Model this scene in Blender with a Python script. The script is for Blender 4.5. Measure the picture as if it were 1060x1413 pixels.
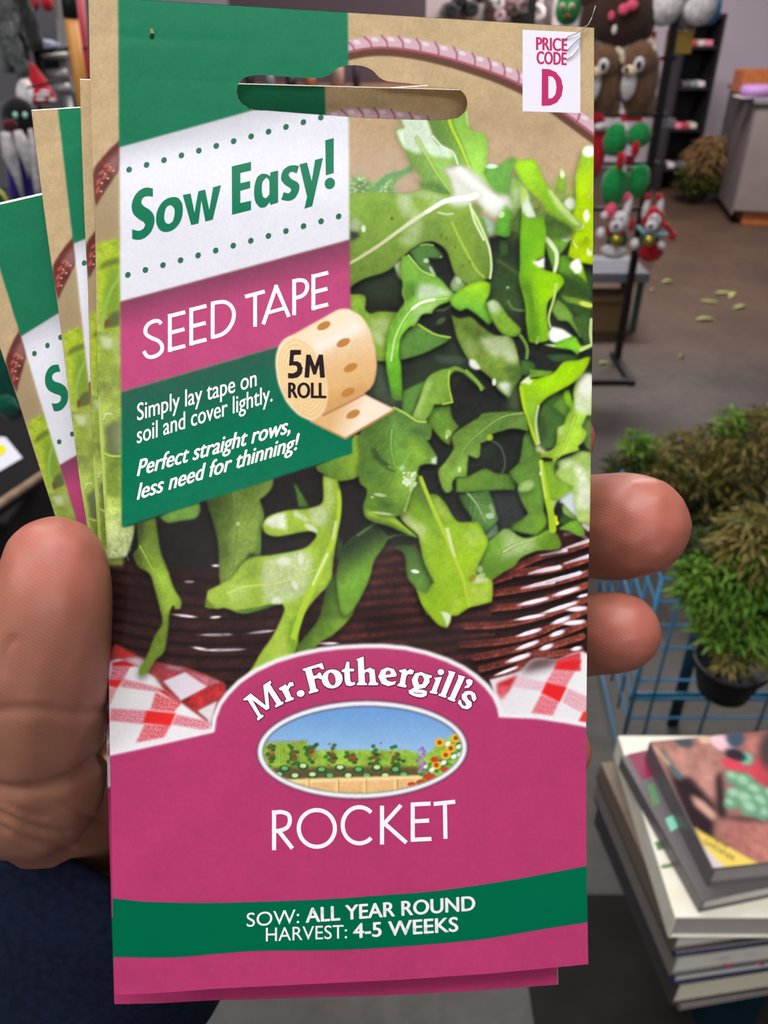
import bpy, bmesh, math, random
import numpy as np
from mathutils import Vector, Matrix, noise as mnoise
from mathutils.bvhtree import BVHTree

for _o in list(bpy.data.objects):
    bpy.data.objects.remove(_o, do_unlink=True)
SC = bpy.context.scene
COL = SC.collection
PI = math.pi
R = math.radians
random.seed(7)
np.random.seed(7)

# ------------------------------------------------------------------ camera
FPX = 1088.0                       # focal length in pixels of a 1060 x 1413 picture
CAM_H, PITCH = 1.45, 33.0
cam = bpy.data.cameras.new('camera')
camo = bpy.data.objects.new('camera', cam)
COL.objects.link(camo)
camo.location = (0, 0, CAM_H)
camo.rotation_euler = (R(90 - PITCH), 0, 0)
cam.sensor_fit = 'VERTICAL'
cam.sensor_height = 36.0
cam.sensor_width = 27.0
cam.lens = FPX / 1413 * 36
cam.clip_start = 0.01
cam.clip_end = 60
cam.dof.use_dof = True
cam.dof.focus_distance = 0.145
cam.dof.aperture_fstop = cam.lens / 0.95
SC.camera = camo
CROT = camo.rotation_euler.to_matrix()
CLOC = Vector(camo.location)

# ------------------------------------------------------------------ light and exposure
SC.view_settings.view_transform = 'Standard'
SC.view_settings.look = 'None'
SC.view_settings.gamma = 1
SC.view_settings.use_curve_mapping = False
SC.view_settings.exposure = -0.29
W = bpy.data.worlds.new('World')
SC.world = W
W.use_nodes = True
W.node_tree.nodes['Background'].inputs[0].default_value = (0.82, 0.86, 1.0, 1)
W.node_tree.nodes['Background'].inputs[1].default_value = 0.14


def area(name, loc, sx, sy, power, target=None, col=(1, 1, 1)):
    l = bpy.data.lights.new(name, 'AREA')
    l.shape = 'RECTANGLE'
    l.size, l.size_y = sx, sy
    l.energy = power
    l.color = col
    o = bpy.data.objects.new(name, l)
    COL.objects.link(o)
    o.location = loc
    if target is not None:
        o.rotation_euler = (Vector(target) - Vector(loc)).to_track_quat('-Z', 'Y').to_euler()
    return o


# the shop's ceiling battens, and one added fill lamp at the left
area('batten_or_fill_light', (0.0, -0.45, 3.0), 1.5, 0.22, 19, (0, 0.1, 1.3), (1.0, 0.985, 0.97))
area('batten_or_fill_light', (0.0, 0.25, 3.0), 1.6, 0.40, 28, None, (1.0, 0.985, 0.97))
area('batten_or_fill_light', (-1.7, -0.7, 3.0), 0.3, 1.5, 26, (0, 0.1, 1.3), (1.0, 0.985, 0.97))  # fill lamp added from the left to brighten the palm, no batten
area('batten_or_fill_light', (0.5, -3.4, 2.9), 2.4, 0.5, 52, (0, 0.3, 1.2), (1.0, 0.985, 0.97))
area('batten_or_fill_light', (0.1, 2.6, 3.0), 1.8, 0.35, 56, None, (1.0, 0.95, 0.92))
area('batten_or_fill_light', (1.6, 5.2, 3.0), 1.8, 0.35, 235, None, (1.0, 0.93, 0.90))
area('batten_or_fill_light', (-1.0, 1.4, 3.0), 1.5, 0.35, 30, None, (1.0, 0.96, 0.96))


# ------------------------------------------------------------------ helpers
def U(px, py, d):
    """the point seen at picture position (px, py) at depth d"""
    return CLOC + CROT @ Vector(((px - 530) / FPX * d, -(py - 706.5) / FPX * d, -d))


def F(px, py, h=0.0):
    """the point seen at (px, py) on the level plane z = h"""
    r = U(px, py, 1.0) - CLOC
    t = (h - CLOC.z) / r.z
    return CLOC + r * t


def AY(px, py, Y):
    """the point seen at (px, py) on the upright plane y = Y"""
    r = U(px, py, 1.0) - CLOC
    return CLOC + r * (Y / r.y)


def lin(c):
    c = np.asarray(c, dtype=np.float64) / 255.0
    return np.where(c <= 0.04045, c / 12.92, ((c + 0.055) / 1.055) ** 2.4)


def L4(c, k=1.0):
    v = lin(c) * k
    return (float(v[0]), float(v[1]), float(v[2]), 1.0)


MATS = {}


def mat(name, c, rough=0.5, spec=0.5, metal=0.0, bump=None, var=None, sss=0.0, sheen=0.0, coat=0.0, k=1.0):
    """procedural principled material; c in 0-255; bump=(scale, strength, distance); var=(scale, second colour)"""
    if name in MATS:
        return MATS[name]
    m = bpy.data.materials.new(name)
    m.use_nodes = True
    nt = m.node_tree
    b = nt.nodes['Principled BSDF']
    b.inputs['Base Color'].default_value = L4(c, k)
    b.inputs['Roughness'].default_value = rough
    b.inputs['Specular IOR Level'].default_value = spec
    b.inputs['Metallic'].default_value = metal
    if sss:
        b.inputs['Subsurface Weight'].default_value = sss
        b.inputs['Subsurface Radius'].default_value = (1.0, 0.35, 0.2)
        b.inputs['Subsurface Scale'].default_value = 0.003
    if sheen:
        b.inputs['Sheen Weight'].default_value = sheen
    if coat:
        b.inputs['Coat Weight'].default_value = coat
        b.inputs['Coat Roughness'].default_value = 0.15
    tc = nt.nodes.new('ShaderNodeTexCoord')
    if var:
        n = nt.nodes.new('ShaderNodeTexNoise')
        n.inputs['Scale'].default_value = var[0]
        n.inputs['Detail'].default_value = 5
        r = nt.nodes.new('ShaderNodeValToRGB')
        r.color_ramp.elements[0].position = 0.35
        r.color_ramp.elements[1].position = 0.66
        r.color_ramp.elements[0].color = L4(c, k)
        r.color_ramp.elements[1].color = L4(var[1], k)
        nt.links.new(tc.outputs['Object'], n.inputs['Vector'])
        nt.links.new(n.outputs['Fac'], r.inputs['Fac'])
        nt.links.new(r.outputs['Color'], b.inputs['Base Color'])
    if bump:
        n = nt.nodes.new('ShaderNodeTexNoise')
        n.inputs['Scale'].default_value = bump[0]
        n.inputs['Detail'].default_value = 4
        bp = nt.nodes.new('ShaderNodeBump')
        bp.inputs['Strength'].default_value = bump[1]
        bp.inputs['Distance'].default_value = bump[2]
        nt.links.new(tc.outputs['Object'], n.inputs['Vector'])
        nt.links.new(n.outputs['Fac'], bp.inputs['Height'])
        nt.links.new(bp.outputs['Normal'], b.inputs['Normal'])
    MATS[name] = m
    return m


def tag(o, label=None, cat=None, group=None, kind=None):
    if label:
        o['label'] = label
    if cat:
        o['category'] = cat
    if group:
        o['group'] = group
    if kind:
        o['kind'] = kind
    return o


def empty(name, loc, rot=(0, 0, 0)):
    o = bpy.data.objects.new(name, None)
    o.empty_display_size = 0.02
    COL.objects.link(o)
    o.location = loc
    o.rotation_euler = rot
    return o


def raw(name, verts, faces, m, parent=None, smooth=True):
    """link vertices given in world (or parent-local when parent is given) coordinates as one mesh"""
    me = bpy.data.meshes.new(name)
    me.from_pydata([tuple(v) for v in verts], [], faces)
    me.update()
    if smooth:
        me.shade_smooth()
    if m is not None:
        me.materials.append(m)
    o = bpy.data.objects.new(name, me)
    COL.objects.link(o)
    if parent:
        o.parent = parent
    return o


class MB:
    """collects shapes, links them as one mesh"""

    def __init__(self):
        self.v, self.f = [], []

    def add(self, vs, fs):
        n = len(self.v)
        self.v += [Vector(p) for p in vs]
        self.f += [[i + n for i in q] for q in fs]
        return self

    def box(self, c, s, rot=None, bev=0.0):
        bm = bmesh.new()
        bmesh.ops.create_cube(bm, size=1.0)
        for v in bm.verts:
            v.co = Vector((v.co.x * s[0], v.co.y * s[1], v.co.z * s[2]))
        if bev:
            bmesh.ops.bevel(bm, geom=bm.edges[:], offset=bev, segments=2, affect='EDGES', profile=0.5)
        M = Matrix.Translation(Vector(c)) @ (rot.to_4x4() if rot is not None else Matrix())
        bm.verts.index_update()
        self.add([M @ v.co for v in bm.verts], [[v.index for v in f.verts] for f in bm.faces])
        bm.free()
        return self

    def tube(self, pts, rads, seg=10, caps=True, flat=1.0, up=None):
        """a round bar through pts; rads a number or one per point; flat squashes it across 'up'"""
        pts = [Vector(p) for p in pts]
        if not hasattr(rads, '__len__'):
            rads = [rads] * len(pts)
        n = len(self.v)
        prev = None
        for i, p in enumerate(pts):
            a = pts[max(i - 1, 0)]
            b = pts[min(i + 1, len(pts) - 1)]
            t = (b - a)
            t = t.normalized() if t.length > 1e-9 else Vector((0, 0, 1))
            if prev is None:
                ref = Vector(up) if up is not None else (Vector((0, 0, 1)) if abs(t.z) < 0.9 else Vector((1, 0, 0)))
                x = t.cross(ref).normalized()
            else:
                x = (prev - t * prev.dot(t))
                x = x.normalized() if x.length > 1e-9 else t.orthogonal().normalized()
            y = t.cross(x).normalized()
            prev = x
            for k in range(seg):
                an = 2 * PI * k / seg
                self.v.append(p + x * (math.cos(an) * rads[i]) + y * (math.sin(an) * rads[i] * flat))
        for i in range(len(pts) - 1):
            for k in range(seg):
                k2 = (k + 1) % seg
                self.f.append([n + i * seg + k, n + i * seg + k2, n + (i + 1) * seg + k2, n + (i + 1) * seg + k])
        if caps:
            self.f.append([n + k for k in range(seg)][::-1])
            m = n + (len(pts) - 1) * seg
            self.f.append([m + k for k in range(seg)])
        return self

    def ball(self, c, r, sub=2, rot=None, wob=0.0, seed=0.0):
        """an ellipsoid with radii r, optionally lumpy"""
        bm = bmesh.new()
        bmesh.ops.create_icosphere(bm, subdivisions=sub, radius=1.0)
        rr = r if hasattr(r, '__len__') else (r, r, r)
        vs = []
        bm.verts.index_update()
        for v in bm.verts:
            k = 1 + wob * mnoise.noise(v.co * 2.2 + Vector((seed, seed * 1.7, 3.1)))
            p = Vector((v.co.x * rr[0], v.co.y * rr[1], v.co.z * rr[2])) * k
            if rot is not None:
                p = rot @ p
            vs.append(Vector(c) + p)
        self.add(vs, [[v.index for v in f.verts] for f in bm.faces])
        bm.free()
        return self

    def lathe(self, c, prof, seg=24, rot=None):
        """prof: (radius, height) pairs turned about the local z axis"""
        n = len(self.v)
        for (r, z) in prof:
            for k in range(seg):
                a = 2 * PI * k / seg
                p = Vector((r * math.cos(a), r * math.sin(a), z))
                if rot is not None:
                    p = rot @ p
                self.v.append(Vector(c) + p)
        for i in range(len(prof) - 1):
            for k in range(seg):
                k2 = (k + 1) % seg
                self.f.append([n + i * seg + k, n + i * seg + k2, n + (i + 1) * seg + k2, n + (i + 1) * seg + k])
        self.f.append([n + k for k in range(seg)][::-1])
        m = n + (len(prof) - 1) * seg
        self.f.append([m + k for k in range(seg)])
        return self

    def build(self, name, m, parent=None, smooth=True):
        """vertices are in the parent's local frame when parent is given"""
        return raw(name, self.v, self.f, m, parent, smooth)


def copy_tree(o, parent=None):
    c = o.copy()
    COL.objects.link(c)
    c.parent = parent
    for ch in [x for x in bpy.data.objects if x.parent == o]:
        copy_tree(ch, c)
    return c


def cr(pts, closed=True, n=5, corner=55):
    """Catmull-Rom through pts, keeping sharp corners sharp"""
    P = [np.array(p, float) for p in pts]
    N = len(P)
    out = []
    sharp = []
    for i in range(N):
        a, b, c = P[i - 1], P[i], P[(i + 1) % N]
        u, v = b - a, c - b
        ang = math.degrees(abs(math.atan2(u[0] * v[1] - u[1] * v[0], u @ v)))
        sharp.append(ang > corner)
    rng = range(N) if closed else range(N - 1)
    for i in rng:
        p0, p1, p2, p3 = P[i - 1], P[i], P[(i + 1) % N], P[(i + 2) % N]
        if not closed:
            if i == 0:
                p0 = p1
            if i == N - 2:
                p3 = p2
        if sharp[i]:
            p0 = p1 - (p2 - p1) * 0.3
        if sharp[(i + 1) % N]:
            p3 = p2 + (p2 - p1) * 0.3
        d = np.linalg.norm(p2 - p1)
        m1 = (p2 - p0) * 0.5
        m2 = (p3 - p1) * 0.5
        for m_ in (m1, m2):
            l = np.linalg.norm(m_)
            if l > d * 1.1:
                m_ *= d * 1.1 / l
        for k in range(n):
            t = k / n
            h = (2 * t**3 - 3 * t**2 + 1, t**3 - 2 * t**2 + t, -2 * t**3 + 3 * t**2, t**3 - t**2)
            out.append(h[0] * p1 + h[1] * m1 + h[2] * p2 + h[3] * m2)
    if not closed:
        out.append(P[-1])
    return np.array(out)
# ------------------------------------------------------------------ the setting: shop floor and back wall
def floor_shading():
    m = bpy.data.materials.new('worn concrete')
    m.use_nodes = True
    nt = m.node_tree
    b = nt.nodes['Principled BSDF']
    b.inputs['Roughness'].default_value = 0.6
    b.inputs['Specular IOR Level'].default_value = 0.35
    tc = nt.nodes.new('ShaderNodeTexCoord')
    n1 = nt.nodes.new('ShaderNodeTexNoise')
    n1.inputs['Scale'].default_value = 1.7
    n1.inputs['Detail'].default_value = 8
    n1.inputs['Roughness'].default_value = 0.65
    n2 = nt.nodes.new('ShaderNodeTexNoise')
    n2.inputs['Scale'].default_value = 26
    n2.inputs['Detail'].default_value = 5
    sep = nt.nodes.new('ShaderNodeSeparateXYZ')
    nt.links.new(tc.outputs['Object'], sep.inputs[0])
    for n in (n1, n2):
        nt.links.new(tc.outputs['Object'], n.inputs['Vector'])
    # brown coated bay beyond a worn joint, plain grey concrete before it
    mr = nt.nodes.new('ShaderNodeMapRange')
    mr.inputs[1].default_value = 3.55
    mr.inputs[2].default_value = 4.0
    ad = nt.nodes.new('ShaderNodeMath')
    ad.operation = 'MULTIPLY_ADD'
    ad.inputs[1].default_value = 0.35
    nt.links.new(n1.outputs['Fac'], ad.inputs[0])
    nt.links.new(sep.outputs['Y'], ad.inputs[2])
    nt.links.new(ad.outputs[0], mr.inputs[0])
    r1 = nt.nodes.new('ShaderNodeValToRGB')
    r1.color_ramp.elements[0].position, r1.color_ramp.elements[1].position = 0.36, 0.66
    r1.color_ramp.elements[0].color, r1.color_ramp.elements[1].color = L4((52, 50, 49)), L4((84, 81, 77))
    r2 = nt.nodes.new('ShaderNodeValToRGB')
    r2.color_ramp.elements[0].position, r2.color_ramp.elements[1].position = 0.36, 0.66
    r2.color_ramp.elements[0].color, r2.color_ramp.elements[1].color = L4((60, 44, 34)), L4((80, 60, 46))
    nt.links.new(n1.outputs['Fac'], r1.inputs[0])
    nt.links.new(n1.outputs['Fac'], r2.inputs[0])
    mx = nt.nodes.new('ShaderNodeMix')
    mx.data_type = 'RGBA'
    nt.links.new(mr.outputs[0], mx.inputs[0])
    nt.links.new(r1.outputs[0], mx.inputs[6])
    nt.links.new(r2.outputs[0], mx.inputs[7])
    # grey brown worn bay between the two
    mr2 = nt.nodes.new('ShaderNodeMapRange')
    mr2.inputs[1].default_value = 1.6
    mr2.inputs[2].default_value = 2.3
    nt.links.new(ad.outputs[0], mr2.inputs[0])
    rb = nt.nodes.new('ShaderNodeValToRGB')
    rb.color_ramp.elements[0].position, rb.color_ramp.elements[1].position = 0.42, 0.60
    rb.color_ramp.elements[0].color, rb.color_ramp.elements[1].color = L4((50, 41, 36)), L4((70, 61, 57))
    nt.links.new(n1.outputs['Fac'], rb.inputs[0])
    mb_ = nt.nodes.new('ShaderNodeMix')
    mb_.data_type = 'RGBA'
    nt.links.new(mr2.outputs[0], mb_.inputs[0])
    nt.links.new(r1.outputs[0], mb_.inputs[6])
    nt.links.new(rb.outputs[0], mb_.inputs[7])
    nt.links.new(mb_.outputs[2], mx.inputs[6])
    m2 = nt.nodes.new('ShaderNodeMix')
    m2.data_type = 'RGBA'
    m2.blend_type = 'MULTIPLY'
    m2.inputs[0].default_value = 0.5
    r3 = nt.nodes.new('ShaderNodeValToRGB')
    r3.color_ramp.elements[0].position, r3.color_ramp.elements[1].position = 0.3, 0.6
    r3.color_ramp.elements[0].color = (0.5, 0.5, 0.5, 1)
    nt.links.new(n2.outputs['Fac'], r3.inputs[0])
    nt.links.new(mx.outputs[2], m2.inputs[6])
    nt.links.new(r3.outputs[0], m2.inputs[7])
    nt.links.new(m2.outputs[2], b.inputs['Base Color'])
    bp = nt.nodes.new('ShaderNodeBump')
    bp.inputs['Strength'].default_value = 0.25
    bp.inputs['Distance'].default_value = 0.004
    nt.links.new(n2.outputs['Fac'], bp.inputs['Height'])
    nt.links.new(bp.outputs['Normal'], b.inputs['Normal'])
    return m


fl = MB().box((0.5, 3.6, -0.05), (12, 10.8, 0.1)).build('floor', floor_shading(), smooth=False)
tag(fl, kind='structure')
wb = MB().box((0.5, 8.9, 1.6), (12, 0.2, 3.2)).build('wall_back', mat('lavender grey paint', (208, 193, 206), 0.7, 0.3, bump=(60, 0.1, 0.002)), smooth=False)
tag(wb, kind='structure')


def thing(name, label, cat, loc, group=None):
    return tag(empty(name, loc), label, cat, group)


def part(t, name, mb, m, smooth=True):
    """mb holds world coordinates; the part hangs under t (a thing, or a part of one)"""
    root = t
    while root.parent:
        root = root.parent
    off = Vector(root.location)
    return raw(name, [v - off for v in mb.v], mb.f, m, t, smooth)
# ------------------------------------------------------------------ the print on the seed packet, painted shape by shape
CX0, CY0, CW, CH = 112, -16, 722, 1400
ART = np.zeros((CH, CW, 3))
RNG = np.random.RandomState(5)


def vnoise(h, w, cell, seed):
    r = np.random.RandomState(seed)
    gh, gw = int(h / cell) + 3, int(w / cell) + 3
    g = r.rand(gh, gw)
    y = np.arange(h) / cell
    x = np.arange(w) / cell
    yi, xi = y.astype(int), x.astype(int)
    fy, fx = y - yi, x - xi
    fy, fx = fy * fy * (3 - 2 * fy), fx * fx * (3 - 2 * fx)
    a = g[yi][:, xi] * (1 - fx) + g[yi][:, xi + 1] * fx
    b = g[yi + 1][:, xi] * (1 - fx) + g[yi + 1][:, xi + 1] * fx
    return a * (1 - fy)[:, None] + b * fy[:, None]


N_FINE = vnoise(CH, CW, 2.2, 1) - 0.5
N_MID = vnoise(CH, CW, 9, 2) * 0.6 + vnoise(CH, CW, 4, 3) * 0.4 - 0.5
N_BIG = vnoise(CH, CW, 34, 4) * 0.65 + vnoise(CH, CW, 16, 6) * 0.35 - 0.5


def box1(a, r, axis):
    r = int(r)
    if r < 1:
        return a
    pad = [(0, 0), (0, 0)]
    pad[axis] = (r + 1, r)
    c = np.cumsum(np.pad(a, pad, mode='edge'), axis=axis)
    n = a.shape[axis]
    if axis == 0:
        return (c[2 * r + 1:2 * r + 1 + n] - c[:n]) / (2 * r + 1)
    return (c[:, 2 * r + 1:2 * r + 1 + n] - c[:, :n]) / (2 * r + 1)


def blur(a, r):
    if r <= 0:
        return a
    k = max(1, int(round(r * 0.8)))
    for _ in range(2):
        a = box1(box1(a, k, 0), k, 1)
    return a


def pmask(pts, feather=0.0, pad=8):
    """coverage of a polygon (picture coordinates): (slices, mask)"""
    P = np.asarray(pts, float)
    pad = int(pad + feather * 2)
    x0 = max(int(P[:, 0].min()) - pad - CX0, 0)
    x1 = min(int(P[:, 0].max()) + pad + 2 - CX0, CW)
    y0 = max(int(P[:, 1].min()) - pad - CY0, 0)
    y1 = min(int(P[:, 1].max()) + pad + 2 - CY0, CH)
    if x1 <= x0 or y1 <= y0:
        return None
    S = 3
    h, w = (y1 - y0) * S, (x1 - x0) * S
    q = (P - np.array([CX0 + x0, CY0 + y0])) * S
    par = np.zeros((h, w + 1), np.int32)
    Q2 = np.roll(q, -1, axis=0)
    for (ax, ay), (bx, by) in zip(q, Q2):
        if ay == by:
            continue
        lo, hi = (ay, by) if ay < by else (by, ay)
        r0 = max(int(math.ceil(lo - 0.5)), 0)
        r1 = min(int(math.ceil(hi - 0.5)), h)
        if r1 <= r0:
            continue
        rr = np.arange(r0, r1)
        xx = ax + (rr + 0.5 - ay) * (bx - ax) / (by - ay)
        cc = np.clip(np.ceil(xx - 0.5).astype(int), 0, w)
        np.add.at(par, (rr, cc), 1)
    ins = (np.cumsum(par, axis=1)[:, :w] & 1).astype(float)
    m = ins.reshape(y1 - y0, S, x1 - x0, S).mean(axis=(1, 3))
    if feather:
        m = blur(m, feather)
    return (slice(y0, y1), slice(x0, x1)), m


def grid(sl):
    yy, xx = np.mgrid[sl[0], sl[1]]
    return xx + CX0 + 0.0, yy + CY0 + 0.0


def put(sl, m, col):
    A = ART[sl]
    A += (col - A) * m[..., None]


def flat(pts, c, alpha=1.0, feather=0.0, smooth=False, c1=None, g=None, noise=0.0, clip=None):
    """fill a polygon with a colour, or with a blend c -> c1 from point g[0] to point g[1]"""
    if smooth:
        pts = cr(pts)
    r = pmask(pts, feather)
    if r is None:
        return None
    sl, m = r
    m = m * alpha
    if clip is not None:
        m = m * clip[sl]
    put(sl, m, ramp(sl, c, c1, g, noise))
    return r


def ramp(sl, c, c1, g, noise=0.0):
    c = np.array(c, float)
    if c1 is None:
        col = np.broadcast_to(c, (sl[0].stop - sl[0].start, sl[1].stop - sl[1].start, 3)).copy()
    else:
        xx, yy = grid(sl)
        a, b = np.array(g[0], float), np.array(g[1], float)
        d = b - a
        t = np.clip(((xx - a[0]) * d[0] + (yy - a[1]) * d[1]) / (d @ d), 0, 1)[..., None]
        col = c + (np.array(c1, float) - c) * t
    if noise:
        col = col * (1 + noise * (0.9 * N_BIG[sl] + 0.8 * N_MID[sl] + 0.35 * N_FINE[sl]))[..., None]
    return col


def segdist(sl, pts):
    """distance to a polyline and the share of its length at the nearest point"""
    xx, yy = grid(sl)
    best = np.full(xx.shape, 1e9)
    tt = np.zeros(xx.shape)
    ls = [0.0]
    for a, b in zip(pts[:-1], pts[1:]):
        ls.append(ls[-1] + math.dist(a, b))
    tot = ls[-1] or 1
    for i, (a, b) in enumerate(zip(pts[:-1], pts[1:])):
        dx, dy = b[0] - a[0], b[1] - a[1]
        l2 = dx * dx + dy * dy or 1e-9
        t = np.clip(((xx - a[0]) * dx + (yy - a[1]) * dy) / l2, 0, 1)
        d = np.hypot(xx - a[0] - t * dx, yy - a[1] - t * dy)
        u = d < best
        best = np.where(u, d, best)
        tt = np.where(u, (ls[i] + t * math.sqrt(l2)) / tot, tt)
    return best, tt


def stroke(pts, w, c, alpha=1.0, feather=1.0, w1=None, c1=None, clip=None, smooth=True, noise=0.0):
    """a painted line of width w (to w1 at its end), colour c (to c1)"""
    pts = [tuple(p) for p in (cr(pts, closed=False, n=4) if smooth and len(pts) > 2 else pts)]
    P = np.array(pts)
    pad = max(w, w1 or 0) + feather * 2 + 3
    x0 = max(int(P[:, 0].min() - pad) - CX0, 0)
    x1 = min(int(P[:, 0].max() + pad) - CX0, CW)
    y0 = max(int(P[:, 1].min() - pad) - CY0, 0)
    y1 = min(int(P[:, 1].max() + pad) - CY0, CH)
    if x1 <= x0 or y1 <= y0:
        return
    sl = (slice(y0, y1), slice(x0, x1))
    d, t = segdist(sl, pts)
    hw = (w + ((w1 if w1 is not None else w) - w) * t) / 2
    m = np.clip((hw + feather / 2 - d) / max(feather, 0.6), 0, 1)
    m = m * m * (3 - 2 * m) * alpha
    if clip is not None:
        m = m * clip[sl]
    col = np.array(c, float) + (np.array(c1 if c1 is not None else c, float) - np.array(c, float)) * t[..., None]
    if noise:
        col = col * (1 + noise * (N_MID[sl] + 0.6 * N_FINE[sl]))[..., None]
    put(sl, m, col)


def blob(x, y, rx, ry, c, alpha=1.0, ang=0.0, soft=0.6, clip=None):
    r = max(rx, ry) * 1.6 + 3
    x0, x1 = max(int(x - r) - CX0, 0), min(int(x + r) - CX0, CW)
    y0, y1 = max(int(y - r) - CY0, 0), min(int(y + r) - CY0, CH)
    if x1 <= x0 or y1 <= y0:
        return
    sl = (slice(y0, y1), slice(x0, x1))
    xx, yy = grid(sl)
    a = math.radians(ang)
    u = (xx - x) * math.cos(a) + (yy - y) * math.sin(a)
    v = -(xx - x) * math.sin(a) + (yy - y) * math.cos(a)
    d = np.sqrt((u / rx) ** 2 + (v / ry) ** 2)
    m = np.clip((1 + soft * 0.5 - d) / max(soft, 1.0 / max(rx, ry)), 0, 1)
    m = m * m * (3 - 2 * m) * alpha
    if clip is not None:
        m = m * clip[sl]
    put(sl, m, np.array(c, float))


def T(x0, y0, s):
    def f(*xy):
        if len(xy) == 1:
            return [(x0 + p[0] * s, y0 + p[1] * s) for p in xy[0]]
        return (x0 + xy[0] * s, y0 + xy[1] * s)
    return f


K18 = 180 / 1060
T1, T2, T3, T4 = T(480, 150, K18), T(645, 150, K18), T(480, 310, K18), T(645, 310, K18)
T5, T6, T7, T8 = T(480, 480, K18), T(645, 480, K18), T(480, 640, K18), T(645, 640, K18)
B1, B2, B3, B4 = T(140, 690, K18), T(310, 640, K18), T(310, 780, K18), T(140, 850, K18)
B5, B6 = T(480, 800, K18), T(645, 780, K18)
M7, M8 = T(110, 180, 60 / 283), T(110, 460, 60 / 265)
R5 = T(370, 420, K18)

DARK = (40, 42, 39)


def leaf(pts, c, c1=None, g=None, rib=None, ribc=(190, 212, 110), ribw=3.0, pale=(), dark=(), glint=(), edge=None,
         noise=0.34, shadow=0.5, rim=0.26, veins=7):
    """one printed leaf: outline, blend, midrib, pale and dark patches, glints and a light edge"""
    P = cr(pts)
    r = pmask(P, 0.5, pad=14)
    if r is None:
        return None
    sl, m = r
    if shadow:
        sh = blur(np.roll(np.roll(m, 5, 0), -1, 1), 5)
        ART[sl] *= (1 - shadow * sh * (1 - m))[..., None]
    if c1 is not None and g is None:
        g = ((P[:, 0].min(), P[:, 1].min()), (P[:, 0].max(), P[:, 1].max()))
    col = ramp(sl, c, c1, g, noise * 0.55)
    if rib is not None:                                    # the two halves of the blade differ a little
        q = cr(rib, closed=False, n=5)
        d_, t_ = segdist(sl, [tuple(v) for v in q])
        a_, b_ = q[0], q[-1]
        xx, yy = grid(sl)
        side = np.tanh(((xx - a_[0]) * (b_[1] - a_[1]) - (yy - a_[1]) * (b_[0] - a_[0])) / (math.dist(a_, b_) + 1e-6) / 4.0)
        col = col * (1 + 0.09 * side + 0.10 * np.exp(-d_ / 9.0) - 0.06 * np.clip(d_ / 30.0, 0, 1))[..., None]
    inner = blur(m, 6)
    col = col * (1 - rim + rim * np.clip(inner * 1.25, 0, 1.1))[..., None]
    put(sl, m, col)
    full = np.zeros((CH, CW))
    full[sl] = m
    for p in dark:
        flat(cr(p[0]), p[1], p[2] if len(p) > 2 else 0.8, p[3] if len(p) > 3 else 4, clip=full, noise=0.2)
    for p in pale:
        flat(cr(p[0]), p[1], p[2] if len(p) > 2 else 0.8, p[3] if len(p) > 3 else 3, clip=full, noise=0.16)
    if veins and rib is not None:
        q = cr(rib, closed=False, n=6)
        for i in range(3, len(q) - 3, max(3, int(len(q) / veins))):
            t = q[min(i + 2, len(q) - 1)] - q[i - 2]
            t = t / (np.linalg.norm(t) + 1e-9)
            nrm = np.array([-t[1], t[0]])
            for s in (-1, 1):
                e = q[i] + (t * 0.9 + nrm * s) * 26
                stroke([q[i], (q[i] + e) / 2 + t * 2, e], 1.6, ribc, 0.25, 1.6, 0.5, clip=full)
    if rib is not None:
        stroke(rib, ribw * 2.4, [v * 0.72 for v in c], 0.35, 3, ribw * 0.8, clip=full)
        stroke(rib, ribw, ribc, 0.85, 1.4, ribw * 0.5, clip=full)
    if edge is not None:
        e = np.clip((m - blur(m, 1.6)) * 2.4, 0, 1) * m
        put(sl, e * (edge[1] if len(edge) > 1 and not hasattr(edge[0], 'real') else 0.8),
            np.array(edge[0] if hasattr(edge[0], '__len__') else edge, float))
    for q in glint:
        blob(*q, clip=full)
    return full


# ---- kraft paper ground
ART[:] = (189, 164, 126)
yy = (np.arange(CH) + CY0)[:, None]
ART *= (1 + 0.10 * N_BIG + 0.05 * N_MID + 0.05 * N_FINE)[..., None]
flat([(470, 150), (830, 150), (830, 330), (470, 330)], (176, 149, 118), 0.65, 26, noise=0.1)
flat([(100, 240), (168, 240), (168, 345), (100, 345)], (150, 132, 102), 0.7, 10)
flat([(478, 225), (540, 205), (600, 250), (600, 290), (478, 290)], (182, 158, 140), 0.5, 8)

# ---- basket handle arching behind the leaves
hd = [(470, 66), (515, 58), (560, 60), (610, 70), (660, 85), (700, 100), (740, 120), (780, 148), (826, 182)]
stroke([(x - 2, y + 11) for x, y in hd], 16, (92, 62, 50), 0.95, 4)
stroke(hd, 17, (205, 170, 180), 1.0, 2)
stroke([(x - 1, y + 8) for x, y in hd], 4, (150, 72, 84), 0.8, 2.5)
hq = cr(hd, closed=False, n=6)
for i in range(2, len(hq) - 2, 3):
    p, t = hq[i], hq[i + 1] - hq[i - 1]
    t = t / np.linalg.norm(t)
    stroke([(p[0] + t[1] * 9 - t[0] * 4, p[1] - t[0] * 9 - t[1] * 4), (p[0] + 3, p[1] - 1),
            (p[0] - t[1] * 9 + t[0] * 5, p[1] + t[0] * 9 + t[1] * 5)], 2.6, (150, 84, 96), 0.8, 1.4)
    q = hq[i + 1]
    blob(q[0] + 2, q[1] - 4, 5, 3, (232, 214, 226), 0.8, 20, 0.8)
mh = M7([(262, 60), (170, 150), (90, 262), (92, 400), (105, 495), (150, 420), (215, 320), (262, 236)])
flat(cr(mh), (104, 54, 48), 1.0, 0.8, noise=0.3)
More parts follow.
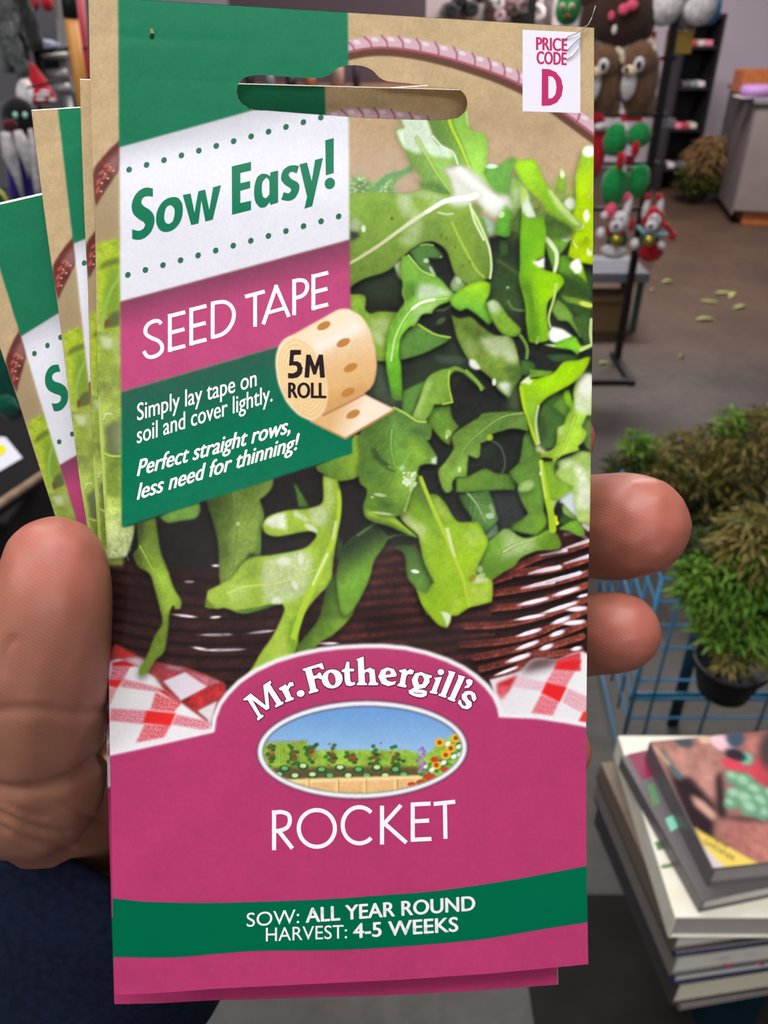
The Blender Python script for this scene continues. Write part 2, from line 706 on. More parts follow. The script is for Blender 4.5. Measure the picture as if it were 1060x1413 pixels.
for (x, y, a) in ((175, 225, 30), (140, 270, 40), (120, 330, 60), (160, 300, 40), (115, 385, 70), (195, 250, 30)):
    blob(*M7(x, y), 5, 2.4, (186, 92, 82), 0.8, -a, 0.9)
    blob(*M7(x + 22, y + 10), 1.8, 1.4, (230, 190, 175), 0.8, 0, 0.9)
flat(M7([(180, 200), (262, 120), (262, 240), (215, 300)]), (168, 128, 128), 0.55, 4)

# ---- deep shade between the leaves
flat([(480, 330), (520, 318), (600, 318), (670, 330), (760, 300), (830, 300), (830, 780), (480, 800)], DARK, 1, 3, noise=0.25)
flat([(148, 640), (500, 620), (500, 800), (148, 800)], (36, 33, 32), 1, 1, noise=0.2)
for (x, y, rx, ry) in ((530, 395, 30, 22), (690, 380, 28, 40), (600, 510, 34, 26), (570, 545, 30, 25), (650, 620, 26, 18),
                       (700, 400, 22, 50), (760, 430, 26, 28), (640, 480, 22, 30)):
    blob(x, y, rx, ry, (58, 74, 50), 0.5, 0, 1.2)

# ---- basket weave
flat([(140, 768), (250, 790), (420, 800), (560, 755), (700, 775), (760, 735), (830, 715), (830, 1000), (140, 1000)],
     (46, 29, 28), 1, 1.5, noise=0.35)
for k in range(11):                                        # left part, dim
    y0 = 776 + k * 17.5
    stroke([(140, y0 + 3 - k * 1.2), (230, y0 + 14), (320, y0 + 17), (420, y0 + 10), (500, y0 + 2)], 10,
           (80, 44, 41), 0.42, 9, c1=(58, 34, 32), noise=0.5)
    stroke([(150, y0 + 11 - k), (240, y0 + 23), (330, y0 + 25), (430, y0 + 17)], 4, (30, 20, 20), 0.7, 4)
for k in range(12):                                        # middle part
    y0 = 752 + k * 14.5
    stroke([(440, y0 + 14), (500, y0 + 9), (560, y0 + 3), (620, y0 - 3), (680, y0 - 9)], 7, (98, 46, 42), 0.62, 6, noise=0.6)
strips = [T8([(330, 870), (600, 745), (800, 700), (990, 635)]), T8([(200, 950), (480, 870), (740, 845), (990, 762)]),
          B6([(380, 60), (600, 45), (760, 10), (990, -60)]), B6([(205, 225), (450, 188), (700, 135), (980, 58)]),
          B6([(200, 345), (450, 318), (700, 250), (990, 150)]), B6([(-20, 492), (300, 475), (600, 408), (860, 318), (990, 262)]),
          B6([(-60, 640), (300, 612), (560, 548), (800, 440), (980, 355)]), B6([(60, 745), (350, 688), (560, 630), (760, 552), (960, 470)]),
          B6([(110, 840), (330, 778), (500, 728), (680, 655), (930, 575)]), B6([(200, 915), (400, 830), (600, 735), (920, 690)])]
for s in strips:
    stroke([(x, y + 8) for x, y in s], 5, (28, 18, 18), 0.9, 3)
    stroke(s, 9.5, (98, 46, 42), 1.0, 3, c1=(132, 66, 54), noise=0.5)
    stroke([(x, y + 3) for x, y in s], 3, (150, 74, 58), 0.55, 3, noise=0.8)
HL = [(460, 180, 660, 130, 6), (560, 155, 910, 62, 7), (405, 322, 640, 268, 7), (690, 246, 890, 186, 8), (380, 442, 610, 400, 6),
      (600, 388, 870, 303, 7), (800, 360, 950, 345, 8), (680, 472, 815, 425, 8), (770, 472, 935, 455, 8), (395, 575, 580, 520, 7),
      (665, 572, 770, 535, 8), (390, 682, 560, 620, 7), (585, 682, 680, 648, 8), (310, 785, 490, 725, 8), (220, 892, 392, 828, 5),
      (838, 682, 915, 668, 7), (520, 55, 745, 12, 7), (890, 255, 970, 235, 5)]
for (a, b, c, d, w) in HL:
    p, q = B6(a, b), B6(c, d)
    stroke([p, ((p[0] + q[0]) / 2, (p[1] + q[1]) / 2 + 1), q], w * 0.4, (186, 146, 160), 0.75, 3, w * 0.9)
    an_ = math.degrees(math.atan2(q[1] - p[1], q[0] - p[0]))
    blob(p[0] * 0.42 + q[0] * 0.58, p[1] * 0.42 + q[1] * 0.58, math.dist(p, q) * 0.5, w * 0.40, (244, 240, 248), 1.0, an_, 0.6)
for (a, b, c, d, w) in ((770, 692, 978, 622, 7), (590, 742, 800, 700, 6), (500, 888, 745, 838, 7), (790, 806, 978, 748, 7), (440, 1008, 700, 958, 6),
                        (640, 965, 910, 884, 7)):
    p, q = T8(a, b), T8(c, d)
    stroke([p, q], w * 0.4, (205, 180, 196), 0.9, 2.4, w * 0.8, c1=(244, 240, 250))
for (tl, a, b, c, d) in ((B1, 895, 530, 970, 530), (B1, 670, 660, 745, 662), (B1, 575, 926, 755, 948), (B1, 880, 952, 960, 946),
                         (B4, 810, 150, 1045, 150), (B4, 740, 252, 860, 274), (B4, 850, 274, 1060, 272), (B3, 190, 550, 390, 528),
                         (B3, -20, 560, 45, 560), (B3, -40, 686, 150, 680), (B3, 760, 632, 910, 632)):
    p, q = tl(a, b), tl(c, d)
    cx_, cy_, hl_, an_ = (p[0] + q[0]) / 2, (p[1] + q[1]) / 2, math.dist(p, q) / 2, math.degrees(math.atan2(q[1] - p[1], q[0] - p[0]))
    blob(cx_, cy_, hl_ * 1.15, 2.8, (150, 110, 110), 0.7, an_, 1.0)
    blob(cx_ + 1, cy_, hl_ * 1.0, 1.7, (236, 228, 236), 1.0, an_, 0.7)
for (x, y, rx, ry) in ((200, 830, 46, 26), (330, 880, 50, 22), (420, 850, 30, 30), (520, 850, 36, 14), (600, 880, 50, 16), (250, 800, 60, 16)):
    blob(x, y, rx, ry, (34, 22, 22), 0.5, 6, 1.3)

# ---- gingham cloth
RED, RED2, WHT, PNK = (196, 40, 44), (232, 44, 46), (236, 232, 234), (222, 150, 162)
flat(cr(B4([(40, 400), (110, 225), (280, 320), (560, 395), (700, 420), (880, 490), (1010, 560), (1040, 1120), (40, 1120)])), (150, 60, 66), 1, 1.5)
flat(B4([(110, 230), (270, 310), (290, 345), (200, 345), (110, 330)]), (196, 52, 50), 1, 2)
flat(B4([(180, 345), (290, 335), (420, 390), (330, 480), (280, 400)]), (200, 182, 192), 1, 2)
flat(B4([(400, 400), (640, 470), (500, 530), (370, 470)]), (160, 62, 66), 1, 3, noise=0.4)
flat(B4([(540, 400), (690, 430), (640, 445), (520, 420)]), (190, 180, 196), 0.7, 3)
flat(B4([(500, 530), (680, 455), (870, 575), (650, 690)]), (222, 210, 220), 1, 1.5)
flat(B4([(690, 450), (880, 500), (980, 540), (870, 575)]), (190, 110, 120), 1, 2, noise=0.5)
flat(B4([(870, 575), (1000, 530), (990, 640), (760, 770), (650, 690)]), (176, 48, 50), 1, 1.5, noise=0.5)
flat(B4([(780, 770), (940, 690), (880, 900), (860, 840)]), (224, 216, 218), 1, 1.5)
fr = B4([(50, 380), (140, 350), (240, 380), (290, 415), (420, 490), (500, 590), (660, 715), (880, 880), (890, 930), (60, 1120)])
r_ = pmask(cr(fr), 0.8)
full = np.zeros((CH, CW)); full[r_[0]] = r_[1]
put(r_[0], r_[1], np.array(WHT, float))
gx, gy = grid((slice(0, CH), slice(0, CW)))
weave = ((np.floor((gx * 0.9 + gy * 0.35) / 2.4) + np.floor((gy - gx * 0.25) / 2.4)) % 2)
def gband(pts, c=(205, 60, 84), solid=False):
    r = pmask(B4(pts), 0.7)
    sl, m = r
    put(sl, m * full[sl] * (1.0 if solid else (0.42 + 0.5 * weave[sl])), np.array(c, float))
gband([(90, 400), (235, 410), (175, 520), (70, 510)])
gband([(180, 510), (500, 590), (450, 615), (150, 575)], (214, 96, 110))
gband([(440, 620), (650, 710), (590, 780), (400, 760)], (214, 40, 52))
gband([(80, 750), (380, 770), (340, 880), (60, 850)], (218, 92, 112))
gband([(350, 880), (560, 890), (510, 985), (280, 1030)], (214, 50, 66))
gband([(610, 800), (880, 860), (880, 920), (820, 925), (570, 880)], (212, 88, 108))
gband([(370, 768), (605, 790), (560, 895), (335, 870)], RED2, True)
gband([(85, 380), (190, 355), (290, 405), (240, 412), (90, 405)], RED, True)
gband([(60, 515), (175, 515), (130, 585), (60, 570)], RED2, True)
gband([(50, 590), (130, 580), (70, 720), (50, 720)], (226, 120, 130))
gband([(450, 600), (540, 600), (665, 690), (640, 715)], RED, True)
flat(cr(B4([(400, 475), (440, 500), (500, 580), (470, 575)])), (214, 204, 190), 0.7, 2)

g2 = cr(B6([(180, 930), (420, 860), (540, 760), (730, 760), (920, 700), (1000, 760), (1000, 1320), (280, 1230)]))
r_ = pmask(g2, 0.8)
full = np.zeros((CH, CW)); full[r_[0]] = r_[1]
put(r_[0], r_[1], ramp(r_[0], (228, 222, 228), (242, 240, 240), (B6(400, 850), B6(900, 1200))))
def hband(pts, c, solid=False):
    sl, m = pmask(B6(pts), 1.0)
    put(sl, m * full[sl] * (1.0 if solid else (0.5 + 0.45 * weave[sl])), np.array(c, float))
flat(cr(B6([(420, 880), (540, 760), (800, 740), (740, 790), (650, 830)])), (70, 40, 42), 0.9, 7, clip=full)
hband([(730, 760), (920, 700), (920, 860), (700, 850)], (214, 70, 80), True)
hband([(750, 790), (930, 770), (880, 855), (720, 840)], (226, 40, 44), True)
hband([(700, 850), (880, 855), (800, 990), (640, 950)], (228, 104, 118))
hband([(640, 950), (810, 990), (750, 1115), (600, 1040)], (232, 40, 44), True)
hband([(600, 1050), (745, 1115), (700, 1225), (520, 1200)], (224, 80, 96))
hband([(420, 905), (640, 950), (600, 1025), (360, 985)], (226, 176, 192))
hband([(820, 1000), (1000, 1080), (1000, 1190), (900, 1190), (770, 1110)], (226, 150, 166))
hband([(940, 1190), (1000, 1180), (1000, 1290), (900, 1270)], (232, 60, 50), True)
flat(B6([(240, 960), (410, 890), (330, 1030), (250, 1060)]), (196, 40, 44), 1, 2, clip=full)
flat(B6([(250, 980), (350, 975), (300, 1080), (260, 1090)]), (222, 100, 112), 0.9, 2, clip=full)
flat(B6([(750, 1120), (930, 1200), (900, 1260), (690, 1225)]), (232, 228, 236), 0.8, 3, clip=full)

# ---- leaves down the left margin
flat(cr(M7([(112, 740), (180, 716), (262, 706), (262, 1420), (118, 1420)])), (160, 182, 52), 1, 2, noise=0.3)
flat(cr(M7([(125, 890), (175, 848), (262, 824), (262, 866), (180, 890), (130, 905)])), (104, 118, 48), 0.95, 2)
flat(M7([(180, 900), (262, 880), (262, 1180), (150, 1180)]), (112, 146, 52), 0.8, 5)
flat(M7([(150, 1260), (200, 1190), (262, 1170), (262, 1270), (190, 1290)]), (88, 96, 66), 0.9, 3)
flat(M7([(155, 1240), (195, 1230), (180, 1290), (155, 1310)]), (122, 66, 40), 0.9, 2)
stroke(M7([(262, 945), (200, 1040), (160, 1160), (138, 1330), (130, 1420)]), 5, (142, 176, 84), 0.95, 2)
flat([(118, 455), (170, 455), (170, 780), (118, 780)], (150, 166, 78), 1, 2, noise=0.35)
flat(cr(M8([(120, 15), (200, 28), (206, 100), (150, 96)])), (196, 206, 160), 0.9, 2)
flat(M8([(200, 30), (245, 0), (245, 180), (205, 200)]), (176, 190, 110), 0.7, 4)
flat(M8([(130, 100), (205, 110), (200, 220), (150, 250)]), (130, 152, 50), 0.7, 6)
flat(cr(M8([(150, 570), (190, 540), (245, 535), (245, 770), (170, 740)])), (96, 106, 72), 0.9, 4)
flat(M8([(205, 560), (245, 560), (245, 720), (215, 730)]), (150, 160, 130), 0.6, 6)
flat(cr(M8([(155, 735), (245, 748), (245, 1060), (165, 1060)])), (116, 138, 56), 0.95, 3, noise=0.3)
stroke(M8([(152, 730), (190, 745), (245, 746)]), 2.5, (190, 212, 110), 0.9, 1.5)
stroke(M8([(140, 520), (160, 485), (190, 490)]), 2.0, (215, 225, 180), 0.8, 1.5)
stroke(M8([(112, 400), (130, 640), (150, 1050), (165, 1200)]), 6, (178, 196, 96), 0.85, 2)
b_ = leaf(B1([(20, -40), (170, -20), (165, 225), (270, 200), (262, 280), (212, 440), (150, 466), (50, 474), (36, 300)]), (158, 178, 84), (188, 198, 146),
     (B1(100, 0), B1(150, 440)), noise=0.6, shadow=0.4)
for k in range(26):
    x, y = B1(60 + RNG.rand() * 150, 80 + RNG.rand() * 370)
    stroke([(x, y), (x + RNG.randn() * 3, y + 4), (x + RNG.randn() * 5, y + 8)], 1.2, (216, 222, 190) if k % 2 else (120, 140, 76), 0.5, 1.4)

# ---- lower left leaves
leaf(B1([(470, 140), (560, 90), (790, 20), (805, 80), (762, 150), (640, 170), (540, 186)]), (104, 142, 62), shadow=0)
dl = leaf(B2([(-100, 170), (60, 150), (200, 120), (395, 110), (388, 190), (330, 260), (285, 290), (320, 420), (300, 540), (292, 750), (170, 780),
      (60, 930), (-30, 1000), (-45, 900), (-50, 700), (-70, 560), (-120, 400), (-150, 280)]), (74, 92, 40), (116, 140, 60), (B2(-60, 300), B2(260, 500)),
     rib=B2([(60, 200), (100, 500), (60, 900)]), ribc=(126, 146, 70), ribw=2, noise=0.5, glint=[(*B2(105, 485), 3, 3, (190, 205, 150), 0.8)],
     dark=[(B2([(170, 770), (200, 730), (290, 720), (300, 760)]), (40, 50, 34), 0.9, 2)])
flat(B2([(295, 330), (318, 420), (300, 560), (292, 750), (235, 745), (270, 560)]), (88, 128, 46), 0.7, 3, clip=dl)
leaf(B1([(290, 190), (440, 140), (460, 280), (482, 420), (540, 570), (592, 720), (650, 820), (642, 885), (600, 890), (582, 850), (552, 920),
         (542, 1060), (520, 1200), (500, 1250), (430, 1310), (380, 1402), (310, 1436), (305, 1380), (360, 1282), (430, 1112), (490, 1010), (492, 950),
         (436, 740), (392, 600), (300, 540), (256, 440), (300, 370)]), (92, 112, 46), (134, 164, 54), (B1(360, 250), B1(470, 640)),
     rib=B1([(310, 370), (400, 540), (480, 720), (540, 890)]), ribc=(170, 198, 72), ribw=2.6, noise=0.4,
     dark=[(B1([(290, 190), (350, 180), (330, 360), (290, 350)]), (50, 60, 36), 0.8, 4), (B1([(250, 420), (320, 420), (350, 560), (290, 530)]), (84, 84, 44), 0.7, 3)])
leaf(B2([(560, 150), (600, 200), (690, 350), (600, 352), (584, 250)]), (92, 148, 56), (70, 110, 44), shadow=0)
leaf(B2([(740, 20), (760, 60), (805, 82), (880, 130), (940, 142), (1060, 118), (1110, 80), (1120, 20), (1145, -120), (1125, -230), (1060, -240), (980, -140),
         (900, -60)]), (84, 118, 44), (140, 172, 56), (B2(800, 0), B2(1120, 0)), edge=((176, 205, 80), 0.7))
flat(B2([(900, 540), (980, 700), (960, 810), (920, 800)]), (60, 92, 44), 0.9, 3, noise=0.3)
le = leaf(B2([(800, 90), (850, 110), (918, 130), (946, 250), (946, 400), (912, 600), (882, 800), (865, 970), (780, 1052), (662, 1200), (602, 1380),
          (590, 1500), (500, 1600), (200, 1760), (60, 1880), (0, 1900), (200, 1690), (290, 1540), (400, 1380), (485, 1190), (470, 1138), (350, 1150),
          (250, 1190), (130, 1212), (0, 1172), (-60, 1180), (-120, 1160), (-148, 1110), (-140, 1030), (20, 950), (60, 920), (150, 800), (240, 755), (390, 740),
          (640, 690), (740, 600), (742, 565), (700, 548), (600, 560), (420, 592), (330, 562), (304, 500), (350, 430), (500, 380), (680, 362), (780, 330),
          (802, 280), (800, 180)]), (156, 184, 66), (148, 178, 52), (B2(0, 1000), B2(800, 600)), noise=0.3,
     pale=[(B2([(320, 780), (640, 700), (720, 760), (690, 950), (640, 1060), (480, 1130), (320, 1120), (300, 930)]), (196, 208, 158), 0.85, 5),
           (B2([(690, 360), (800, 330), (850, 380), (840, 480), (760, 520), (680, 460)]), (196, 206, 164), 0.8, 5),
           (B2([(810, 100), (880, 130), (890, 330), (820, 400)]), (180, 200, 120), 0.7, 4),
           (B2([(310, 480), (400, 415), (495, 395), (505, 540), (400, 520)]), (226, 230, 216), 0.9, 2),
           (B2([(570, 370), (680, 450), (670, 480), (560, 420)]), (220, 226, 204), 0.8, 2.5),
           (B2([(30, 1000), (180, 960), (200, 1130), (60, 1150)]), (182, 202, 110), 0.7, 5),
           (B3([(480, 520), (510, 640), (480, 760), (400, 760)]), (170, 190, 80), 0.7, 5)],
     dark=[(B2([(490, 380), (560, 380), (600, 540), (500, 550)]), (150, 176, 56), 0.8, 4),
           (B2([(410, 740), (640, 690), (660, 705), (520, 760), (420, 770)]), (104, 150, 46), 0.8, 2),
           (B3([(540, 440), (620, 400), (600, 560), (590, 690), (520, 720), (510, 560)]), (112, 158, 34), 0.75, 4),
           (B2([(240, 760), (300, 800), (310, 930), (200, 950), (170, 860)]), (138, 168, 62), 0.6, 5),
           (B2([(860, 300), (930, 300), (900, 560), (850, 700), (820, 660)]), (140, 170, 56), 0.6, 4)],
     shadow=0.6, edge=((196, 214, 110), 0.4))
stroke(B2([(20, 1050), (160, 995), (400, 972), (600, 912), (745, 858)]), 3.2, (198, 216, 112), 0.85, 2, 2, clip=le)
stroke(B2([(930, 230), (930, 420), (890, 600), (810, 780), (720, 990), (640, 1160), (560, 1400)]), 7, (176, 208, 54), 0.9, 4, 9, clip=le)
stroke(B2([(900, 470), (880, 600)]), 4, (216, 226, 170), 0.7, 3, clip=le)
stroke(B2([(830, 735), (770, 860), (715, 980)]), 4, (224, 232, 170), 0.9, 2.4, 3, clip=le)
for (x, y, a, b, g) in ((480, 790, 9, 6, 0), (615, 770, 4, 8, 0), (570, 985, 4, 7, -30), (420, 1120, 7, 7, 0), (700, 520, 10, 4, 30)):
    blob(*B2(x, y), a, b, (226, 232, 214), 0.75, g, 0.8, clip=le)
flat(cr(B2([(90, 1190), (300, 1160), (440, 1135), (350, 1172), (250, 1200), (160, 1218)])), (84, 122, 46), 0.95, 1.2)
leaf(B1([(850, 800), (838, 870), (890, 884), (920, 866)]), (120, 150, 50), shadow=0)
leaf(B3([(1060, -120), (1060, 350), (900, 552), (800, 612), (700, 690), (580, 715), (600, 640), (760, 440), (822, 200), (900, 60), (960, -60)]),
     (58, 84, 34), (118, 156, 50), (B3(760, 300), B3(960, 450)), noise=0.45)
leaf(T7([(230, 480), (330, 590), (450, 572), (340, 602), (290, 680), (215, 790), (180, 920), (120, 1060), (60, 1160), (-20, 1240), (-60, 1180), (-90, 900),
         (-40, 690), (20, 600), (100, 560)]), (44, 58, 36), (112, 160, 50), (T7(60, 640), T7(190, 850)), noise=0.35, edge=((150, 192, 70), 0.5))
stroke(T7([(80, 575), (160, 520), (230, 470)]), 4, (96, 128, 66), 0.7, 3)
stroke(T7([(320, 600), (400, 575), (500, 578)]), 4, (70, 100, 56), 0.8, 3)
leaf(T7([(285, 685), (400, 692), (460, 740), (478, 880), (492, 940), (545, 1000), (580, 1080), (640, 1240), (700, 1180), (700, 960), (620, 790), (580, 690),
         (480, 660)]), (62, 86, 44), (98, 140, 54), (T7(430, 680), T7(560, 960)), glint=[(*T7(545, 872), 6, 2.6, (232, 240, 236), 0.95, 10, 0.4)])

# ---- the heap, back to front
flat(T1([(8, 560), (100, 540), (210, 600), (320, 540), (440, 510), (500, 470), (520, 500), (430, 560), (390, 610), (380, 700), (8, 700)]), (116, 168, 92), 0.8, 4, noise=0.5)
for k in range(60):
    x, y = T1(8 + RNG.rand() * 330, 560 + RNG.rand() * 150)
    blob(x, y, 1.5 + RNG.rand() * 2, 1 + RNG.rand(), (206, 220, 180) if k % 3 else (84, 132, 84), 0.55, RNG.rand() * 90, 1)
stroke(T1([(230, 640), (330, 550), (440, 520), (500, 490)]), 8, (98, 152, 96), 0.8, 4)
# back of the heap, right
flat(T2([(330, 480), (500, 600), (560, 700), (700, 620), (1040, 560), (1040, 1060), (330, 1060)]), (112, 152, 60), 0.75, 10, noise=0.5)
flat(T2([(500, 600), (610, 700), (640, 830), (560, 740), (500, 700)]), (186, 158, 116), 0.9, 4)
flat(T2([(690, 640), (800, 700), (860, 720), (870, 560), (760, 640)]), (180, 152, 108), 0.6, 5)
leaf(T2([(340, 560), (420, 540), (500, 600), (560, 680), (480, 800), (380, 840), (338, 720)]), (142, 178, 92), shadow=0,
     pale=[(T2([(380, 660), (460, 640), (450, 760), (380, 780)]), (186, 206, 160), 0.7, 5)])
leaf(T2([(762, 485), (800, 540), (792, 690), (720, 660), (735, 565)]), (136, 180, 56), shadow=0, glint=[(*T2(770, 515), 4, 8, (232, 238, 210), 0.9)])
blob(*T2(835, 770), 9, 8, (226, 236, 222), 0.9, 0, 0.8)
leaf(T4([(740, 250), (830, 262), (905, 400), (975, 490), (900, 470), (728, 385)]), (98, 150, 44))
flat(T4([(735, 400), (1015, 400), (1015, 800), (740, 640)]), (62, 92, 42), 0.9, 6, noise=0.35)
leaf(T4([(640, 40), (760, 0), (860, 20), (840, 130), (740, 260), (700, 200)]), (110, 160, 52), shadow=0)
hh = leaf(T2([(935, 330), (975, 310), (1045, 315), (1045, 1250), (900, 1250), (840, 1060), (850, 900), (882, 760), (880, 560), (910, 420)]), (140, 182, 44), (172, 208, 16),
     (T2(930, 380), T2(960, 640)), noise=0.25)
blob(*T2(985, 345), 9, 8, (236, 242, 226), 1, 0, 0.6)
stroke(T2([(1030, 600), (1000, 650), (990, 720)]), 6, (180, 190, 90), 0.6, 4)
blob(*T2(965, 868), 4.5, 9.5, (238, 244, 200), 1, 0, 0.5)
leaf(T4([(852, 95), (890, 180), (930, 160), (960, 95), (992, 108), (982, 190), (1030, 240), (1030, 330), (900, 300), (815, 255)]), (178, 208, 16), (170, 204, 10), shadow=0.3,
     glint=[(*T4(990, 215), 4, 7, (240, 246, 200), 0.9), (*T4(875, 150), 2.5, 7, (236, 244, 190), 0.8, -20)])
blob(*T4(800, 100), 7, 6, (214, 228, 190), 0.9, 0, 0.8)
blob(*T4(890, 10), 9, 5, (216, 232, 170), 0.9, 0, 0.8)
leaf(T4([(830, 340), (850, 300), (905, 265), (940, 340), (975, 470), (900, 410)]), (150, 200, 30), shadow=0)
flat(cr(T4([(832, 345), (850, 300), (905, 268), (932, 340), (920, 395), (880, 400)])), (242, 246, 238), 1, 1.2)
leaf(T4([(760, 570), (900, 598), (1010, 625), (1010, 690), (900, 652), (800, 622)]), (124, 158, 58), shadow=0.2)
blob(*T4(965, 645), 10, 3.5, (222, 230, 90), 0.9, 14, 0.7)
leaf(T4([(685, 700), (722, 600), (800, 660), (870, 760), (945, 880), (922, 925), (820, 790), (740, 775)]), (112, 152, 62), noise=0.3)
leaf(T4([(850, 760), (1000, 700), (1010, 960), (960, 980), (920, 900)]), (66, 96, 46), shadow=0)
# big overhanging leaf at the top right
leaf(T2([(380, 400), (430, 420), (500, 408), (552, 420), (592, 500), (642, 612), (705, 690), (800, 800), (935, 940), (922, 970), (862, 972), (760, 922),
         (652, 850), (600, 760), (480, 640), (385, 490)]), (152, 206, 30), (122, 168, 48), (T2(480, 480), T2(780, 900)), noise=0.25,
     pale=[(T2([(650, 640), (700, 660), (790, 780), (935, 945), (900, 965), (770, 850), (680, 720)]), (206, 226, 150), 0.85, 3)],
     dark=[(T2([(400, 500), (470, 560), (600, 700), (640, 800), (560, 720), (450, 620)]), (160, 200, 60), 0.4, 4)], shadow=0.25)
flat(T2([(640, 840), (760, 920), (880, 985), (840, 1060), (650, 1060)]), (70, 92, 48), 0.85, 4, noise=0.4)
flat(T4([(650, 0), (780, 30), (850, 40), (730, 110), (650, 110)]), (84, 124, 46), 0.7, 5)
# leaf with blunt end, top right
leaf(T2([(120, 470), (150, 455), (240, 462), (340, 400), (382, 398), (400, 420), (372, 470), (342, 600), (332, 705), (230, 680), (140, 560)]), (108, 166, 70),
     (96, 156, 60), edge=((186, 216, 104), 0.8), noise=0.25, shadow=0.2)
blob(*T2(190, 465), 9, 3.2, (222, 238, 224), 0.9, 0, 0.6)
# upright leaf behind the slot
cc_ = leaf(T1([(632, 60), (960, 0), (975, -10), (975, 60), (990, 140), (1020, 180), (1090, 192), (1118, 200), (1136, 260), (1140, 340), (1126, 470), (1105, 520),
          (1170, 640), (1060, 560), (985, 480), (880, 445), (800, 310), (725, 285), (690, 190)]), (112, 152, 66), (136, 184, 70), (T1(760, 200), T1(1080, 260)),
     rib=T1([(812, 60), (850, 170), (910, 290), (980, 460), (1050, 580)]), ribc=(188, 216, 48), ribw=5, noise=0.25, edge=((196, 226, 116), 0.8), shadow=0.2)
flat(T1([(630, 95), (700, 95), (800, 200), (860, 330), (820, 320), (725, 285)]), (98, 134, 62), 0.7, 5, clip=cc_)
flat(T1([(960, 20), (978, 20), (985, 150), (970, 120)]), (226, 240, 190), 0.8, 1.5, clip=cc_)
# white shiny leaf at the slot
dd = leaf(T1([(405, 60), (460, 155), (384, 168), (400, 220), (450, 320), (500, 430), (512, 490), (560, 520), (600, 640), (760, 700), (860, 720), (842, 600),
         (772, 490), (880, 455), (902, 440), (862, 370), (802, 318), (722, 285), (682, 190), (635, 60)]), (134, 172, 78), (124, 168, 76), noise=0.25,
     rib=T1([(560, 240), (640, 380), (720, 520), (850, 700)]), ribc=(178, 206, 98), ribw=3.4,
     pale=[(T1([(400, 40), (640, 40), (690, 190), (722, 275), (802, 318), (866, 375), (830, 400), (700, 385), (620, 350), (560, 366), (500, 335), (440, 305),
                (384, 168), (460, 155)]), (206, 222, 200), 0.95, 2.5)],
     dark=[(T1([(590, 612), (720, 596), (860, 700), (800, 705), (700, 650)]), (88, 126, 66), 0.9, 3)], shadow=0.2)
stroke(T1([(690, 220), (760, 300), (850, 350), (892, 445)]), 3, (232, 240, 226), 0.8, 2)
flat(T1([(410, 600), (480, 555), (565, 640), (480, 685), (420, 640)]), (184, 158, 132), 0.9, 3)
flat(T1([(520, 490), (600, 560), (600, 600), (540, 540)]), (184, 158, 132), 0.8, 3)
# small bits on the right of the white patch
leaf(T2([(70, 850), (140, 870), (232, 930), (222, 1020), (150, 1042), (108, 960)]), (184, 206, 182), (150, 184, 150), shadow=0.3)
leaf(T2([(240, 930), (262, 800), (312, 780), (372, 850), (342, 930), (352, 1032), (300, 1042), (218, 1012)]), (104, 180, 48), (96, 170, 60), shadow=0.3,
     glint=[(*T2(275, 860), 4, 5, (220, 236, 180), 0.8, 40)])
leaf(T2([(370, 900), (440, 790), (462, 1000), (430, 1022), (350, 960)]), (84, 116, 54), shadow=0.3)
leaf(T2([(440, 630), (480, 660), (512, 760), (566, 890), (502, 962), (470, 942), (440, 800)]), (214, 228, 204), (222, 234, 214), noise=0.15, shadow=0.3)
flat(T2([(440, 625), (486, 665), (480, 720), (445, 790)]), (176, 208, 62), 0.9, 2)
leaf(T4([(262, 130), (330, 130), (335, 240), (265, 270)]), (64, 92, 54), shadow=0)
flat(T4([(180, 440), (300, 300), (480, 420), (470, 640), (430, 700), (300, 690), (190, 620)]), (58, 84, 44), 0.75, 7, noise=0.4)
stroke(T4([(250, 290), (330, 340), (430, 410)]), 5, (86, 104, 58), 0.7, 5)
blob(*T4(325, 508), 2.5, 2, (150, 180, 120), 0.8)
stroke(T4([(330, 620), (370, 680), (450, 695)]), 4, (104, 140, 70), 0.7, 3)
# big bright wavy leaf on the right
leaf(T4([(700, 380), (640, 190), (630, 100), (680, 150), (722, 205), (742, 290), (716, 392)]), (112, 164, 54), shadow=0.3)
stroke(T4([(640, 112), (690, 170), (722, 230), (722, 310), (704, 388)]), 7, (226, 236, 196), 0.95, 2.5, 5)
kk = leaf(T4([(445, -110), (490, -60), (560, -60), (620, -70), (642, 60), (636, 150), (626, 260), (560, 290), (620, 362), (740, 398), (782, 440), (780, 485), (722, 560),
          (652, 640), (646, 760), (668, 900), (650, 945), (560, 960), (505, 950), (480, 800), (470, 640), (422, 450), (428, 350), (428, 130)]), (116, 176, 36),
     (146, 204, 20), (T4(450, 300), T4(640, 420)), noise=0.25,
     dark=[(T4([(400, 440), (500, 440), (560, 600), (600, 900), (640, 960), (480, 960), (470, 640)]), (74, 116, 40), 0.8, 8),
           (T4([(430, 120), (470, 120), (470, 420), (430, 430)]), (90, 166, 44), 0.7, 6)],
     pale=[(T4([(600, 640), (650, 640), (660, 900), (620, 930)]), (124, 182, 46), 0.7, 4)], edge=((178, 222, 90), 0.5))
flat(T4([(524, 302), (580, 290), (628, 262), (626, 356), (575, 345)]), (244, 246, 232), 1, 1.2)
stroke(T4([(560, 700), (540, 560), (545, 470)]), 3, (150, 204, 60), 0.4, 4)
stroke(T4([(720, 480), (700, 600), (658, 750), (672, 830)]), 4.5, (194, 216, 116), 0.9, 2, 3)
flat(cr(T4([(664, 870), (690, 828), (780, 852), (862, 912), (722, 962), (664, 932)])), (243, 245, 240), 1, 1)
